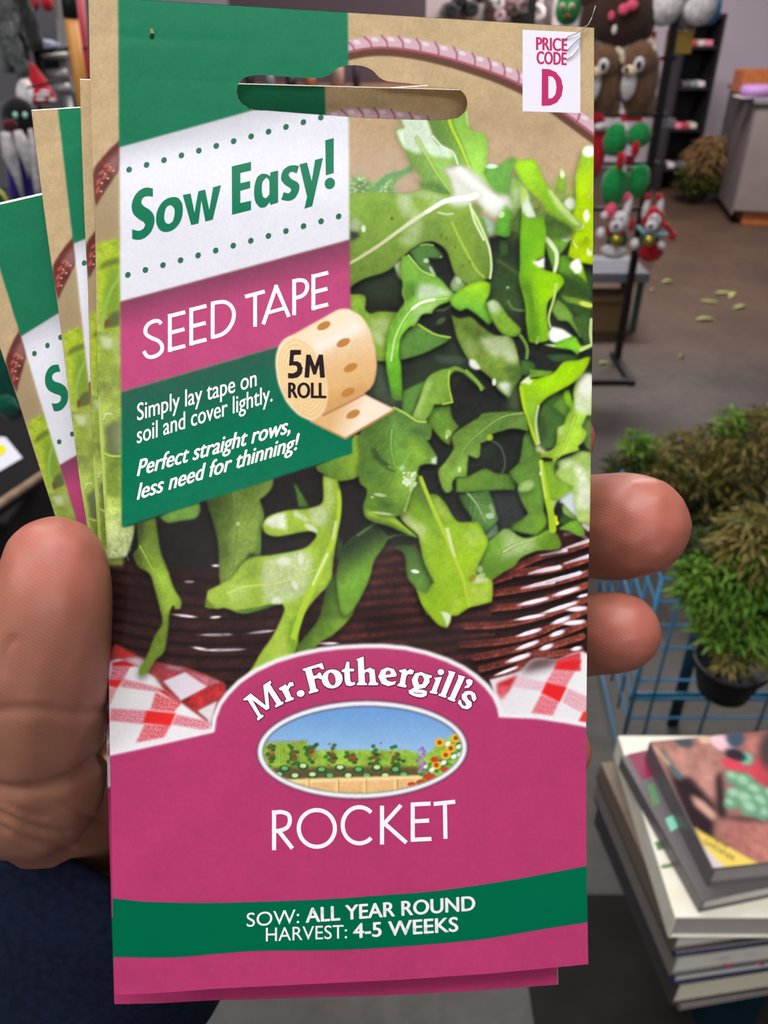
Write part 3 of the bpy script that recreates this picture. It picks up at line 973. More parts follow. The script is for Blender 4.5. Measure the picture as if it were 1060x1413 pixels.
leaf(T4([(610, 968), (700, 968), (800, 930), (882, 908), (922, 985), (1000, 975), (1012, 1000), (922, 1030), (895, 1062), (850, 1020), (720, 1000)]), (112, 192, 48),
     (134, 200, 40), shadow=0.4, glint=[(*T4(670, 980), 8, 2.2, (222, 236, 190), 0.8, 5)])
stroke(T4([(1005, 770), (1000, 880), (1012, 970), (920, 1015)]), 5, (206, 226, 150), 0.9, 2.5)
stroke(T4([(560, 960), (575, 910)]), 4, (150, 190, 80), 0.7, 2)
# leaf A/B: the broad leaf under the glare
ab = leaf(T3([(0, -250), (180, -265), (400, -255), (500, -258), (620, -290), (720, -262), (860, -235), (1000, -215), (1040, -120), (1100, -50), (1160, 190), (1166, 330), (1155, 432),
          (1100, 455), (1062, 472), (985, 498), (900, 430), (862, 385), (800, 210), (705, 140), (600, 152), (470, 240), (330, 372), (130, 440), (0, 520)]),
     (134, 168, 70), (106, 134, 56), (T3(300, -220), T3(300, 350)), noise=0.28,
     pale=[(T1([(400, 690), (520, 690), (512, 840), (470, 880), (410, 780)]), (198, 212, 170), 0.8, 4),
           (T1([(520, 670), (680, 680), (800, 720), (640, 830), (700, 740), (560, 720)]), (176, 202, 150), 0.7, 4),
           (T3([(420, -130), (570, -140), (600, 60), (560, 140), (450, 170), (410, 110), (470, 60), (510, -40)]), (178, 194, 142), 0.75, 5),
           (T3([(800, -100), (900, -60), (980, 60), (1060, 330), (1100, 420), (980, 470), (870, 300)]), (136, 172, 62), 0.6, 8)],
     dark=[(T3([(0, -100), (20, -60), (60, 100), (30, 200), (0, 160)]), (110, 136, 80), 0.6, 4),
           (T3([(620, -60), (760, -30), (800, 200), (700, 130), (610, 120)]), (112, 140, 66), 0.6, 6)],
     edge=((200, 216, 104), 0.5), shadow=0.6)
flat(T3([(15, 30), (90, 60), (100, 95), (20, 140)]), (52, 56, 50), 0.9, 2)
flat(T3([(15, -10), (60, -60), (110, -20), (90, 60), (15, 50)]), (176, 186, 160), 0.7, 3)
blob(*T3(125, 30), 3, 5, (226, 234, 214), 0.9)
stroke(T3([(-10, 320), (60, 285), (250, 165), (470, 5), (640, -110), (790, -200)]), 4.2, (196, 200, 138), 0.9, 1.8, 6, c1=(236, 238, 220), clip=ab)
stroke(T3([(845, -20), (890, 80), (950, 200), (1040, 360), (1100, 420)]), 3.4, (174, 202, 80), 0.8, 2.2, clip=ab)
for (x, y) in ((870, 180), (800, 110), (930, 330), (990, 300), (760, 90)):
    blob(*T3(x, y), 2, 2.4, (84, 110, 46), 0.6, 0, 1)
stroke(T3([(1005, -130), (1040, -70), (1100, 60), (1150, 200), (1164, 330), (1155, 430)]), 3.4, (220, 238, 180), 0.9, 1.6)
blob(*T1(355, 890), 2, 2, (90, 60, 40), 0.7)
# white glare on the leaf
flat(cr(T1([(770, 492), (830, 556), (864, 700), (800, 752), (860, 790), (980, 792), (1020, 740), (1060, 760), (1100, 820), (1200, 890), (1260, 830), (1290, 780), (1350, 835),
            (1306, 702), (1200, 688), (1100, 580), (980, 480), (880, 470)])), (222, 230, 220), 0.86, 3.5)
stroke(T1([(900, 490), (1000, 590), (1120, 680), (1240, 760)]), 9, (240, 243, 238), 0.7, 7)
stroke(T1([(860, 560), (960, 640), (1060, 720)]), 5, (196, 212, 184), 0.5, 5)
blob(*T1(1160, 760), 14, 9, (246, 247, 244), 0.7, 30, 1.0)
stroke(T1([(640, 835), (800, 745), (980, 720), (1040, 700)]), 5, (246, 248, 240), 0.95, 2.2, 9)
stroke(T1([(730, 840), (800, 855), (850, 850)]), 3, (214, 226, 190), 0.8, 2)
flat(T1([(960, 800), (1030, 760), (1000, 830), (900, 850)]), (140, 176, 74), 0.7, 3)
stroke(T2([(18, 770), (35, 840), (60, 920), (130, 1060)]), 3.2, (226, 240, 190), 0.95, 1.5)
flat(T2([(60, 760), (130, 820), (110, 850), (70, 840)]), (108, 148, 66), 0.8, 3)
# mid left pieces
leaf(T3([(500, 220), (600, 155), (682, 158), (772, 250), (752, 272), (655, 268), (665, 310), (722, 420), (690, 418), (600, 362)]), (74, 114, 58), (92, 130, 70), shadow=0.3,
     glint=[(*T3(635, 290), 4, 3, (196, 212, 180), 0.9), (*T3(762, 262), 3, 2, (170, 205, 110), 0.9), (*T3(690, 380), 3, 9, (206, 220, 190), 0.8, -30)])
stroke(T3([(590, 165), (640, 158), (690, 165)]), 2.5, (150, 186, 84), 0.8, 1.8)
leaf(T3([(375, 330), (438, 280), (432, 380), (462, 462), (415, 430)]), (192, 210, 164), (170, 196, 120), shadow=0)
leaf(T3([(835, 480), (880, 400), (965, 490), (900, 560), (845, 532)]), (150, 176, 128), (120, 150, 90), shadow=0.2, glint=[(*T3(900, 450), 4, 5, (206, 216, 190), 0.6)])
leaf(T3([(10, 565), (120, 568), (146, 600), (140, 690), (180, 722), (260, 705), (400, 712), (420, 800), (330, 1060), (330, 1110), (240, 1110), (190, 930), (100, 760), (10, 700)]),
     (128, 164, 58), (120, 156, 54), noise=0.3, edge=((176, 206, 90), 0.7),
     pale=[(T3([(190, 780), (320, 750), (330, 850), (250, 960), (190, 920)]), (188, 202, 138), 0.75, 5), (T3([(215, 900), (300, 920), (290, 990), (230, 960)]), (206, 216, 170), 0.6, 4)])
leaf(T3([(440, 915), (562, 800), (640, 850), (720, 895), (832, 912), (802, 950), (652, 1030), (560, 1065), (430, 1100), (420, 1060)]), (100, 146, 66), (80, 120, 56), noise=0.3,
     edge=((160, 198, 82), 0.6))
stroke(T3([(570, 806), (640, 852), (720, 893), (828, 914)]), 3, (170, 206, 76), 0.9, 1.6)
stroke(T3([(690, 690), (780, 688), (850, 640)]), 4, (76, 108, 62), 0.8, 2.5)
blob(*T3(755, 780), 7, 4, (76, 104, 66), 0.8, -35, 0.8)
# the central curling leaf
aa = leaf(T3([(440, 255), (490, 245), (545, 310), (602, 372), (740, 430), (832, 532), (885, 572), (832, 622), (752, 650), (692, 692), (690, 720), (602, 732), (545, 820), (502, 832),
          (432, 922), (420, 1060), (432, 1130), (440, 1270), (446, 1432), (400, 1428), (358, 1400), (340, 1310), (318, 1200), (312, 1080), (320, 1000), (332, 870), (400, 722),
          (460, 632), (440, 562), (446, 470), (425, 380)]), (116, 166, 62), (110, 188, 48), (T3(520, 600), T3(380, 1100)), noise=0.25,
     rib=T3([(350, 1100), (378, 930), (440, 790), (520, 682), (620, 622), (815, 595)]), ribc=(206, 226, 150), ribw=3.6,
     dark=[(T3([(460, 470), (580, 470), (572, 572), (500, 600), (455, 640)]), (78, 122, 50), 0.8, 5), (T3([(320, 880), (400, 730), (470, 640), (440, 740), (360, 900), (330, 1040)]), (96, 146, 58), 0.6, 4)],
     pale=[(T3([(580, 480), (700, 492), (862, 562), (720, 588), (560, 612), (570, 540)]), (204, 220, 196), 0.85, 4),
           (T3([(560, 670), (760, 640), (692, 690), (640, 720), (602, 730), (545, 815), (520, 800)]), (172, 198, 140), 0.75, 4)], edge=((166, 208, 92), 0.6), shadow=0.6)
stroke(T3([(520, 682), (570, 645), (620, 622), (700, 605)]), 4, (250, 252, 244), 0.9, 2, clip=aa)
stroke(T3([(490, 245), (545, 310), (602, 372), (700, 415)]), 2.6, (190, 222, 120), 0.8, 1.4)
leaf(T4([(-10, 495), (60, 470), (130, 455), (186, 478), (182, 560), (150, 640), (190, 720), (212, 790), (170, 812), (100, 750), (0, 682), (-60, 700), (-130, 650), (-140, 590)]),
     (154, 206, 40), (108, 176, 58), (T4(100, 480), T4(40, 720)), noise=0.25, shadow=0.5)
leaf(T4([(148, 632), (210, 608), (262, 640), (332, 740), (432, 842), (430, 890), (370, 912), (290, 892), (212, 792)]), (130, 166, 64), (126, 172, 46), noise=0.35,
     pale=[(T4([(150, 640), (210, 610), (262, 640), (255, 720), (200, 720)]), (196, 210, 188), 0.85, 4)])
stroke(T4([(430, 900), (470, 960), (486, 1020), (480, 1080)]), 4.5, (112, 158, 62), 0.9, 2)
# spotted leaf
qq = leaf(T6([(-130, -270), (-60, -240), (30, -250), (120, -170), (220, -105), (342, -95), (392, -20), (412, 60), (432, 150), (440, 232), (395, 300), (340, 410), (250, 335), (200, 255), (110, 180),
          (20, 110), (-50, -10), (-90, -100)]), (104, 130, 52), (122, 152, 60), noise=0.45,
     pale=[(T6([(100, -80), (330, -95), (400, 30), (420, 110), (340, 130), (280, 60), (220, 72), (150, 10)]), (196, 206, 168), 0.8, 4),
           (T6([(-30, -60), (60, -40), (90, 60), (10, 40)]), (172, 186, 130), 0.6, 6)],
     dark=[(T6([(-60, -200), (80, -160), (180, -60), (60, -80)]), (66, 88, 42), 0.7, 8), (T6([(300, 150), (430, 130), (440, 230), (380, 300)]), (72, 104, 48), 0.7, 5)],
     edge=((150, 178, 90), 0.4), shadow=0.6)
flat(cr(T6([(15, 92), (60, 100), (112, 168), (70, 178), (18, 145)])), (234, 238, 228), 0.95, 1.5)
flat(cr(T6([(252, 290), (310, 275), (355, 300), (350, 395), (300, 360), (260, 320)])), (218, 228, 210), 0.95, 2)
blob(*T6(215, 275), 3, 5, (232, 238, 226), 0.9)
flat(T6([(340, 330), (430, 280), (450, 520), (330, 500)]), (84, 104, 62), 0.8, 6)
# curl between
leaf(T5([(450, 350), (620, 270), (660, 270), (580, 400), (520, 570), (440, 520)]), (92, 136, 60), shadow=0.2, noise=0.3)
leaf(T5([(640, 600), (680, 480), (830, 462), (852, 570), (905, 640), (852, 700), (832, 792), (780, 762), (690, 662)]), (84, 124, 52), (120, 156, 52), noise=0.5,
     glint=[(*T5(815, 690), 4, 5, (196, 214, 130), 0.7), (*T5(800, 720), 2, 3, (226, 234, 190), 0.8)])
leaf(T5([(700, 60), (900, 60), (985, 105), (900, 140), (720, 120)]), (62, 76, 62), shadow=0, noise=0.3)
leaf(T5([(518, 562), (572, 440), (642, 250), (742, 182), (820, 165), (862, 150), (902, 154), (962, 190), (1062, 268), (1120, 330), (1108, 338), (1050, 300), (942, 205), (872, 184), (828, 232), (824, 330),
         (852, 440), (772, 456), (702, 462), (662, 550), (622, 602), (572, 592)]), (118, 156, 58), (126, 160, 66), noise=0.3, edge=((182, 212, 96), 0.8),
     pale=[(T5([(540, 550), (575, 440), (655, 260), (690, 260), (610, 440), (570, 570)]), (184, 204, 136), 0.75, 4)], shadow=0.6)
stroke(T5([(822, 185), (818, 300), (848, 438), (770, 455)]), 2.6, (176, 210, 70), 0.9, 1.6)
stroke(T6([(-10, 185), (40, 230), (85, 280), (112, 335)]), 4.5, (130, 172, 72), 0.95, 1.8)
# right cluster
leaf(T6([(600, 470), (682, 380), (782, 368), (822, 350), (862, 470), (802, 560), (792, 622), (732, 682), (722, 800), (642, 822), (600, 790), (556, 700), (570, 580)]), (66, 102, 46), (80, 116, 56), noise=0.3)
leaf(T6([(690, 470), (780, 380), (850, 480), (800, 560)]), (104, 146, 60), shadow=0.2)
flat(T6([(570, 560), (610, 540), (640, 740), (600, 760)]), (46, 58, 42), 0.8, 5)
leaf(T6([(428, 100), (520, 110), (562, 160), (502, 182), (500, 222), (438, 222)]), (72, 110, 52), shadow=0.3)
leaf(T6([(500, 168), (600, 182), (702, 190), (645, 232), (508, 242)]), (114, 164, 52), shadow=0.3, edge=((180, 214, 100), 0.6))
leaf(T6([(640, 60), (780, 50), (900, 70), (880, 100), (700, 110)]), (60, 92, 50), shadow=0)
leaf(T6([(930, 560), (1015, 520), (1015, 860), (960, 800), (930, 700)]), (98, 128, 66), shadow=0.3)
leaf(T6([(720, 920), (830, 878), (922, 838), (1015, 850), (1015, 1400), (980, 1500), (890, 1400), (860, 1240), (800, 1140), (716, 1060)]), (154, 184, 92), (168, 192, 108), noise=0.35,
     pale=[(T6([(860, 930), (960, 1000), (1000, 1200), (985, 1320), (890, 1300), (900, 1120)]), (226, 232, 210), 0.85, 4),
           (T6([(760, 920), (860, 900), (850, 960), (780, 990)]), (200, 214, 176), 0.8, 3)])
flat(T6([(700, 960), (735, 930), (745, 990), (715, 1000)]), (48, 56, 40), 0.9, 2)
leaf(T6([(885, 255), (940, 208), (1015, 215), (1015, 548), (968, 548), (930, 640), (972, 690), (945, 760), (898, 800), (912, 832), (820, 860), (760, 882), (718, 920), (702, 1010), (690, 900), (640, 890),
         (560, 902), (536, 886), (552, 800), (645, 842), (692, 820), (722, 780), (732, 650), (782, 620), (802, 560), (862, 440), (860, 360)]), (146, 188, 66), (158, 194, 52), noise=0.25,
     rib=T6([(870, 560), (815, 720), (760, 850), (725, 930)]), ribc=(190, 216, 90), ribw=3,
     pale=[(T6([(860, 440), (900, 300), (940, 208), (1020, 210), (1020, 545), (960, 545), (880, 520)]), (214, 224, 188), 0.9, 4),
           (T6([(735, 650), (785, 625), (790, 700), (740, 720)]), (200, 216, 150), 0.8, 2.5)], edge=((196, 222, 120), 0.6), shadow=0.55)
blob(*T6(965, 300), 12, 16, (244, 244, 236), 0.8, 0, 1.0)
leaf(T6([(780, 350), (822, 338), (862, 450), (852, 505), (795, 440)]), (134, 192, 34), shadow=0.3)
leaf(T6([(462, 700), (492, 680), (532, 720), (562, 900), (590, 1080), (600, 1220), (570, 1400), (500, 1450), (330, 1440), (450, 1380), (500, 1330), (410, 1140), (340, 1010), (420, 930)]),
     (88, 124, 54), (98, 142, 56), noise=0.35)
an = leaf(T6([(428, 300), (482, 248), (560, 250), (702, 200), (782, 115), (902, 98), (975, 72), (1000, 76), (985, 130), (942, 205), (862, 282), (762, 342), (652, 402), (582, 472), (562, 500), (552, 600),
          (572, 720), (580, 790), (552, 790), (505, 660), (452, 480), (430, 380)]), (158, 208, 20), (132, 176, 60), (T6(640, 300), T6(500, 600)), noise=0.25, edge=((192, 222, 90), 0.6), shadow=0.6)
stroke(T6([(436, 320), (462, 480), (512, 640), (562, 775)]), 5, (182, 210, 34), 0.95, 2, 4)
stroke(T6([(575, 470), (556, 560), (558, 660), (580, 770)]), 4, (206, 224, 150), 0.85, 2)
flat(cr(T6([(425, 292), (480, 240), (512, 222), (505, 262), (530, 265), (512, 300), (470, 290)])), (232, 240, 206), 0.95, 1.5)
flat(cr(T6([(548, 800), (580, 775), (640, 842), (690, 822), (640, 850), (580, 850)])), (216, 226, 176), 0.8, 2)
# lower middle wavy leaf
leaf(T5([(855, 702), (942, 640), (1002, 602), (1062, 565), (1100, 530), (1270, 518), (1420, 515), (1450, 560), (1470, 680), (1420, 665), (1330, 655), (1230, 682), (1172, 702), (1160, 740), (1080, 775), (1070, 885),
         (1045, 900), (980, 868), (966, 1055), (930, 1050), (880, 1050), (850, 1095), (850, 1150), (820, 1176), (790, 1170), (760, 1120), (735, 1000), (790, 930), (860, 822), (848, 760)]), (96, 130, 58),
     (122, 160, 60), (T5(1300, 560), T5(800, 1080)), noise=0.35, rib=T5([(1440, 525), (1250, 560), (1080, 680), (960, 790), (890, 930)]), ribc=(146, 176, 88), ribw=3, edge=((168, 200, 96), 0.7), shadow=0.6,
     glint=[(*T5(905, 985), 2.4, 4, (222, 232, 190), 0.8)], pale=[(T5([(740, 1000), (850, 830), (870, 860), (800, 980), (770, 1060)]), (150, 184, 80), 0.7, 4)])
blob(*T6(180, 725), 4.5, 4.5, (166, 188, 40), 0.9, 0, 0.7)
stroke(T6([(200, 752), (265, 800), (302, 900), (298, 970), (280, 1012)]), 3, (70, 92, 66), 0.85, 2)
# grey gap and small leaves
flat(T8([(190, 215), (440, 200), (480, 430), (330, 530), (270, 560), (240, 400)]), (58, 60, 60), 0.85, 4, noise=0.2)
leaf(T8([(-90, 110), (0, 105), (140, 40), (232, 78), (342, 85), (386, 150), (390, 212), (252, 212), (0, 232), (-90, 230)]), (108, 150, 54), (88, 124, 52), noise=0.3)
leaf(T8([(-70, 250), (0, 238), (172, 216), (212, 312), (252, 462), (152, 572), (80, 502), (40, 472), (32, 430), (-40, 330)]), (72, 108, 54), (92, 132, 66), noise=0.5,
     rib=T8([(-10, 225), (70, 320), (142, 460)]), ribc=(168, 196, 130), ribw=3, glint=[(*T8(180, 420), 6, 4, (190, 206, 180), 0.8), (*T8(200, 370), 3, 8, (170, 190, 150), 0.5, -20)])
leaf(T8([(130, 600), (240, 480), (258, 570), (160, 620)]), (110, 136, 110), shadow=0)
leaf(T8([(340, 70), (402, 15), (500, -40), (590, -100), (612, 150), (632, 260), (622, 380), (642, 480), (562, 582), (450, 562), (330, 532), (452, 452), (500, 408), (452, 330), (412, 222), (422, 168), (380, 130)]),
     (92, 130, 54), (108, 150, 56), noise=0.35)
leaf(T8([(408, 212), (440, 150), (532, 124), (542, 180), (510, 216), (440, 225)]), (144, 178, 92), (170, 196, 120), shadow=0.3)
leaf(T8([(600, -20), (700, -20), (712, 80), (762, 130), (862, 186), (842, 232), (742, 292), (640, 300)]), (120, 162, 42), (134, 174, 54), noise=0.25)
flat(cr(T8([(742, 290), (850, 222), (872, 300), (888, 440), (830, 390), (770, 332)])), (216, 226, 226), 0.95, 2)
leaf(T8([(640, 290), (742, 290), (712, 345), (700, 410), (650, 360)]), (196, 214, 112), (206, 220, 130), shadow=0.2)
flat(cr(T8([(700, 385), (742, 332), (782, 322), (782, 402), (712, 412)])), (34, 38, 32), 1, 1.5)
leaf(T8([(770, 330), (790, 340), (890, 455), (860, 470), (780, 400)]), (140, 178, 84), shadow=0)
leaf(T8([(735, 490), (772, 410), (885, 455), (830, 490)]), (56, 92, 46), shadow=0.2)
flat(T8([(720, 520), (960, 480), (1000, 560), (960, 600), (740, 620)]), (70, 36, 36), 0.8, 4)
stroke(T8([(790, 570), (880, 560), (960, 600)]), 5, (196, 160, 160), 0.6, 4)
stroke(T8([(945, 500), (990, 530)]), 6, (216, 204, 200), 0.8, 3)
leaf(T8([(745, 525), (822, 475), (890, 455), (952, 540), (955, 590), (900, 582), (842, 552), (760, 535)]), (120, 172, 50), (104, 152, 50), edge=((176, 212, 110), 0.6))
blob(*T8(712, 450), 3.4, 6, (214, 216, 30), 1, 0, 0.6)
blob(*T8(725, 480), 3, 3, (232, 228, 40), 1, 0, 0.6)
# big lower leaves
bc = leaf(T8([(200, 942), (120, 935), (48, 922), (80, 800), (152, 650), (222, 590), (292, 530), (342, 532), (450, 602), (562, 582), (642, 540), (692, 528), (742, 590), (764, 662), (742, 692), (650, 702),
          (552, 712), (442, 762), (382, 832), (292, 882)]), (108, 150, 52), (112, 160, 44), noise=0.3, rib=T8([(290, 712), (400, 652), (552, 608)]), ribc=(206, 220, 160), ribw=2.6,
     pale=[(T8([(262, 560), (330, 535), (450, 610), (560, 600), (540, 690), (430, 740), (330, 760), (250, 760), (300, 680)]), (184, 202, 148), 0.75, 6)], edge=((184, 216, 100), 0.7), shadow=0.6)
stroke(T8([(596, -20), (622, 150), (652, 300), (676, 400), (692, 530)]), 6.5, (168, 206, 44), 0.95, 2.4, 10)
stroke(T8([(592, -20), (612, 130), (636, 270)]), 2.4, (216, 228, 120), 0.8, 1.8)
blob(*T8(592, 75), 1.8, 3, (240, 240, 220), 0.8)
flat(T8([(560, 400), (640, 420), (640, 540), (560, 575)]), (124, 176, 40), 0.6, 5)
leaf(T7([(560, 60), (602, 130), (652, 250), (722, 250), (800, 330), (852, 420), (902, 470), (1002, 472), (1062, 480), (1110, 560), (1140, 640), (1060, 820), (1040, 900), (1100, 920), (1172, 938), (1180, 1010),
         (1172, 1120), (1060, 1152), (985, 1172), (892, 1232), (842, 1232), (834, 1290), (806, 1334), (740, 1312), (682, 1252), (602, 1142), (560, 1020), (640, 1060), (700, 960), (622, 800), (584, 640),
         (570, 580), (480, 500), (420, 430), (452, 390), (500, 230)]), (112, 148, 44), (150, 188, 36), (T7(560, 300), T7(860, 800)), noise=0.3,
     dark=[(T7([(560, 60), (600, 110), (680, 300), (700, 440), (600, 330), (520, 240)]), (84, 116, 46), 0.8, 5), (T7([(590, 640), (640, 820), (700, 1000), (690, 1140), (600, 1100), (600, 760)]), (108, 148, 44), 0.6, 7),
           (T7([(690, 440), (760, 560), (760, 620), (690, 560)]), (116, 150, 50), 0.6, 5)],
     pale=[(T7([(370, 420), (460, 380), (560, 480), (640, 500), (620, 640), (585, 600), (520, 540)]), (196, 206, 146), 0.8, 5),
           (T7([(690, 270), (760, 310), (840, 430), (740, 430)]), (176, 198, 92), 0.7, 5), (T7([(940, 560), (1060, 520), (1080, 640), (980, 680)]), (188, 204, 116), 0.6, 7),
           (T7([(940, 980), (1170, 960), (1160, 1120), (1000, 1150)]), (196, 214, 96), 0.6, 6), (T7([(820, 1080), (900, 1080), (940, 1160), (850, 1200)]), (190, 212, 96), 0.5, 6)],
     edge=((190, 214, 80), 0.6), shadow=0.7)
stroke(T7([(590, 110), (682, 340), (782, 560), (870, 770), (935, 930), (960, 1060), (985, 1150)]), 5.5, (182, 206, 56), 0.95, 2, 4)
stroke(T7([(805, 530), (835, 640), (866, 745)]), 5, (224, 230, 190), 0.85, 3, 3)
flat(cr(B5([(755, 258), (800, 262), (838, 290), (826, 340), (806, 388), (790, 330)])), (224, 236, 216), 0.9, 1.4)
for (x, y, a, b) in ((100, 855, 4, 5), (90, 925, 6, 5), (140, 940, 5, 4), (80, 950, 7, 4), (120, 900, 4, 3)):
    blob(*T8(x, y), a, b, (206, 220, 180), 0.6, 0, 0.9)
blob(*T7(1010, 925), 6, 4, (150, 110, 40), 0.7, -40, 0.9)
# the leaf in front, under the tape roll
aj = leaf(T5([(300, 500), (372, 480), (452, 520), (562, 590), (632, 602), (686, 628), (682, 700), (672, 742), (642, 752), (700, 840), (722, 882), (722, 945), (642, 942), (582, 960), (556, 1060), (500, 1180), (452, 1360),
          (380, 1370), (440, 1430), (572, 1538), (562, 1545), (452, 1502), (342, 1452), (160, 1392), (124, 1300), (156, 1162), (95, 1092), (90, 960), (112, 860), (100, 690), (200, 600)]),
     (88, 124, 58), (116, 158, 50), (T5(300, 560), T5(400, 1200)), noise=0.45,
     dark=[(T5([(200, 800), (270, 900), (400, 1000), (360, 1010), (250, 930), (200, 850)]), (50, 68, 42), 0.85, 3), (T7([(230, 290), (340, 280), (350, 390), (270, 400)]), (70, 108, 48), 0.7, 6),
           (T5([(480, 650), (640, 660), (670, 740), (560, 710)]), (74, 98, 64), 0.7, 5), (T7([(100, 0), (180, 0), (340, 60), (320, 150), (180, 130)]), (76, 112, 52), 0.6, 7)],
     pale=[(T5([(480, 700), (600, 820), (700, 900), (600, 920), (520, 880)]), (156, 192, 64), 0.7, 6), (T7([(360, 120), (540, 60), (500, 220), (420, 330), (350, 260)]), (136, 174, 66), 0.6, 6),
           (T7([(135, 380), (200, 390), (260, 432), (370, 445), (450, 480), (575, 585), (540, 580), (440, 525), (340, 470), (170, 425)]), (168, 202, 52), 0.9, 2)],
     rib=T5([(355, 660), (348, 800), (372, 920), (398, 990)]), ribc=(140, 180, 84), ribw=3, edge=((176, 206, 88), 0.5), shadow=0.7)
stroke(T5([(372, 482), (452, 522), (562, 592), (632, 598)]), 3, (184, 214, 92), 0.9, 1.6)
stroke(T5([(210, 820), (270, 910), (390, 990)]), 3, (60, 80, 46), 0.8, 2)
stroke(T5([(330, 960), (392, 990), (450, 930), (520, 830)]), 3, (134, 176, 72), 0.7, 2.4)
flat(cr(T5([(680, 900), (722, 880), (722, 945), (680, 940)])), (222, 236, 226), 0.85, 1.5)
for k in range(46):
    x, y = T7(450 + RNG.rand() * 100, 60 + RNG.rand() * 120)
    blob(x, y, 1 + RNG.rand() * 2, 1 + RNG.rand() * 1.5, (224, 234, 204), 0.75, 0, 0.9)
for (x, y, a, b, g) in ((260, 250, 9, 2.4, 10), (195, 268, 2, 2, 0), (440, 30, 4, 3, -40), (520, 180, 3, 8, 20), (280, 400, 14, 2, 8)):
    blob(*T7(x, y), a, b, (206, 222, 184), 0.7, g, 0.8)
stroke(T7([(545, 90), (505, 230), (460, 380)]), 3.4, (170, 200, 110), 0.7, 2)
flat(T5([(230, 110), (300, 160), (330, 330), (430, 420), (440, 470), (330, 480), (200, 380), (225, 250)]), (84, 100, 76), 0.7, 6, noise=0.3)

# ---- the slanted banner
flat([(163.5, -20), (479, -20), (481, 170), (481, 170), (345, 152.5), (165, 203.5)], (40, 126, 92), 1, 0.4)
flat([(163.5, -20), (478.5, -20), (480.8, 116), (165, 203.5)], (34, 120, 86), 1, 0.4, c1=(32, 114, 82), g=((300, 0), (300, 180)), noise=0.05)
flat([(165, 203.5), (480.8, 116), (482.5, 331), (166, 416.5)], (196, 196, 205), 1, 0.4, c1=(222, 222, 231), g=((300, 166), (309, 200)), noise=0.02)
flat([(166, 416.5), (482.5, 331), (484.5, 449), (167, 541)], (128, 66, 92), 1, 0.4, c1=(188, 76, 122), g=((300, 380), (311, 422)), noise=0.05)
flat([(167, 541), (484.5, 449), (486, 625.5), (168.5, 728)], (48, 94, 78), 1, 0.4, c1=(8, 112, 80), g=((300, 502), (326, 596)), noise=0.06)
# ---- tape roll picture
roll_out = R5([(100, 320), (135, 280), (200, 250), (400, 140), (560, 50), (600, 38), (660, 42), (750, 95), (800, 160), (835, 235), (870, 370), (880, 500), (862, 620), (825, 685), (772, 726), (1022, 852), (625, 1088),
               (340, 945), (240, 890), (150, 790), (90, 650), (65, 500), (72, 400)])
flat(roll_out, (238, 204, 156), 1, 0.6, c1=(214, 166, 108), g=(R5(560, 60), R5(700, 760)))
bodyp = cr(R5([(200, 252), (400, 140), (560, 50), (600, 40), (660, 44), (750, 95), (800, 160), (835, 235), (870, 370), (880, 500), (862, 620), (825, 685), (770, 722), (640, 790), (470, 880), (440, 600)]))
bsl, bm_ = pmask(bodyp, 0.6)
body = np.zeros((CH, CW)); body[bsl] = bm_
put(bsl, bm_, ramp(bsl, (246, 222, 190), (214, 164, 104), (R5(600, 100), R5(720, 720)), 0.05))
flat(R5([(180, 300), (640, 40), (760, 120), (330, 330)]), (250, 226, 196), 0.8, 3, clip=body)
flat(R5([(330, 330), (740, 130), (800, 200), (380, 420)]), (244, 240, 236), 0.85, 7, clip=body)
flat(R5([(480, 500), (860, 400), (890, 540), (500, 700)]), (226, 182, 122), 0.6, 10, clip=body)
flat(R5([(460, 830), (800, 640), (800, 720), (460, 920)]), (206, 156, 100), 0.8, 6, clip=body)
sheet = R5([(772, 726), (1022, 852), (625, 1084), (400, 975), (350, 945), (480, 880), (640, 800)])
flat(sheet, (246, 226, 204), 1, 0.5, c1=(222, 178, 122), g=(R5(760, 900), R5(560, 820)))
stroke(R5([(1020, 856), (625, 1088), (345, 950)]), 2.4, (188, 136, 84), 0.9, 1, smooth=False)
stroke(R5([(450, 895), (640, 800), (775, 728)]), 3.4, (176, 126, 78), 0.85, 3, smooth=False)
face = cr(R5([(200, 256), (290, 278), (370, 358), (440, 500), (475, 650), (476, 780), (440, 880), (360, 943), (260, 902), (160, 800), (90, 650), (65, 500), (74, 390), (120, 300)]))
fsl, fm = pmask(face, 0.6)
fmask = np.zeros((CH, CW)); fmask[fsl] = fm
put(fsl, fm, ramp(fsl, (242, 214, 166), (236, 202, 150), (R5(200, 300), R5(300, 900)), 0.06))
stroke([tuple(p) for p in face] + [tuple(face[0])], 3, (252, 232, 214), 0.8, 1.6, clip=fmask, smooth=False)
fc = np.array(R5(280, 610))
for k in (0.9, 0.8, 0.7, 0.6, 0.5, 0.4, 0.3, 0.2):
    q = fc + (face - fc) * k
    stroke([tuple(p) for p in q] + [tuple(q[0])], 1.2, (214, 172, 116), 0.55, 1.2, smooth=False)
for (x, y) in ((450, 171), (608, 309), (668, 511), (646, 713), (688, 890)):
    blob(*R5(x, y), 10, 5.2, (190, 130, 66), 1, -26, 0.25)

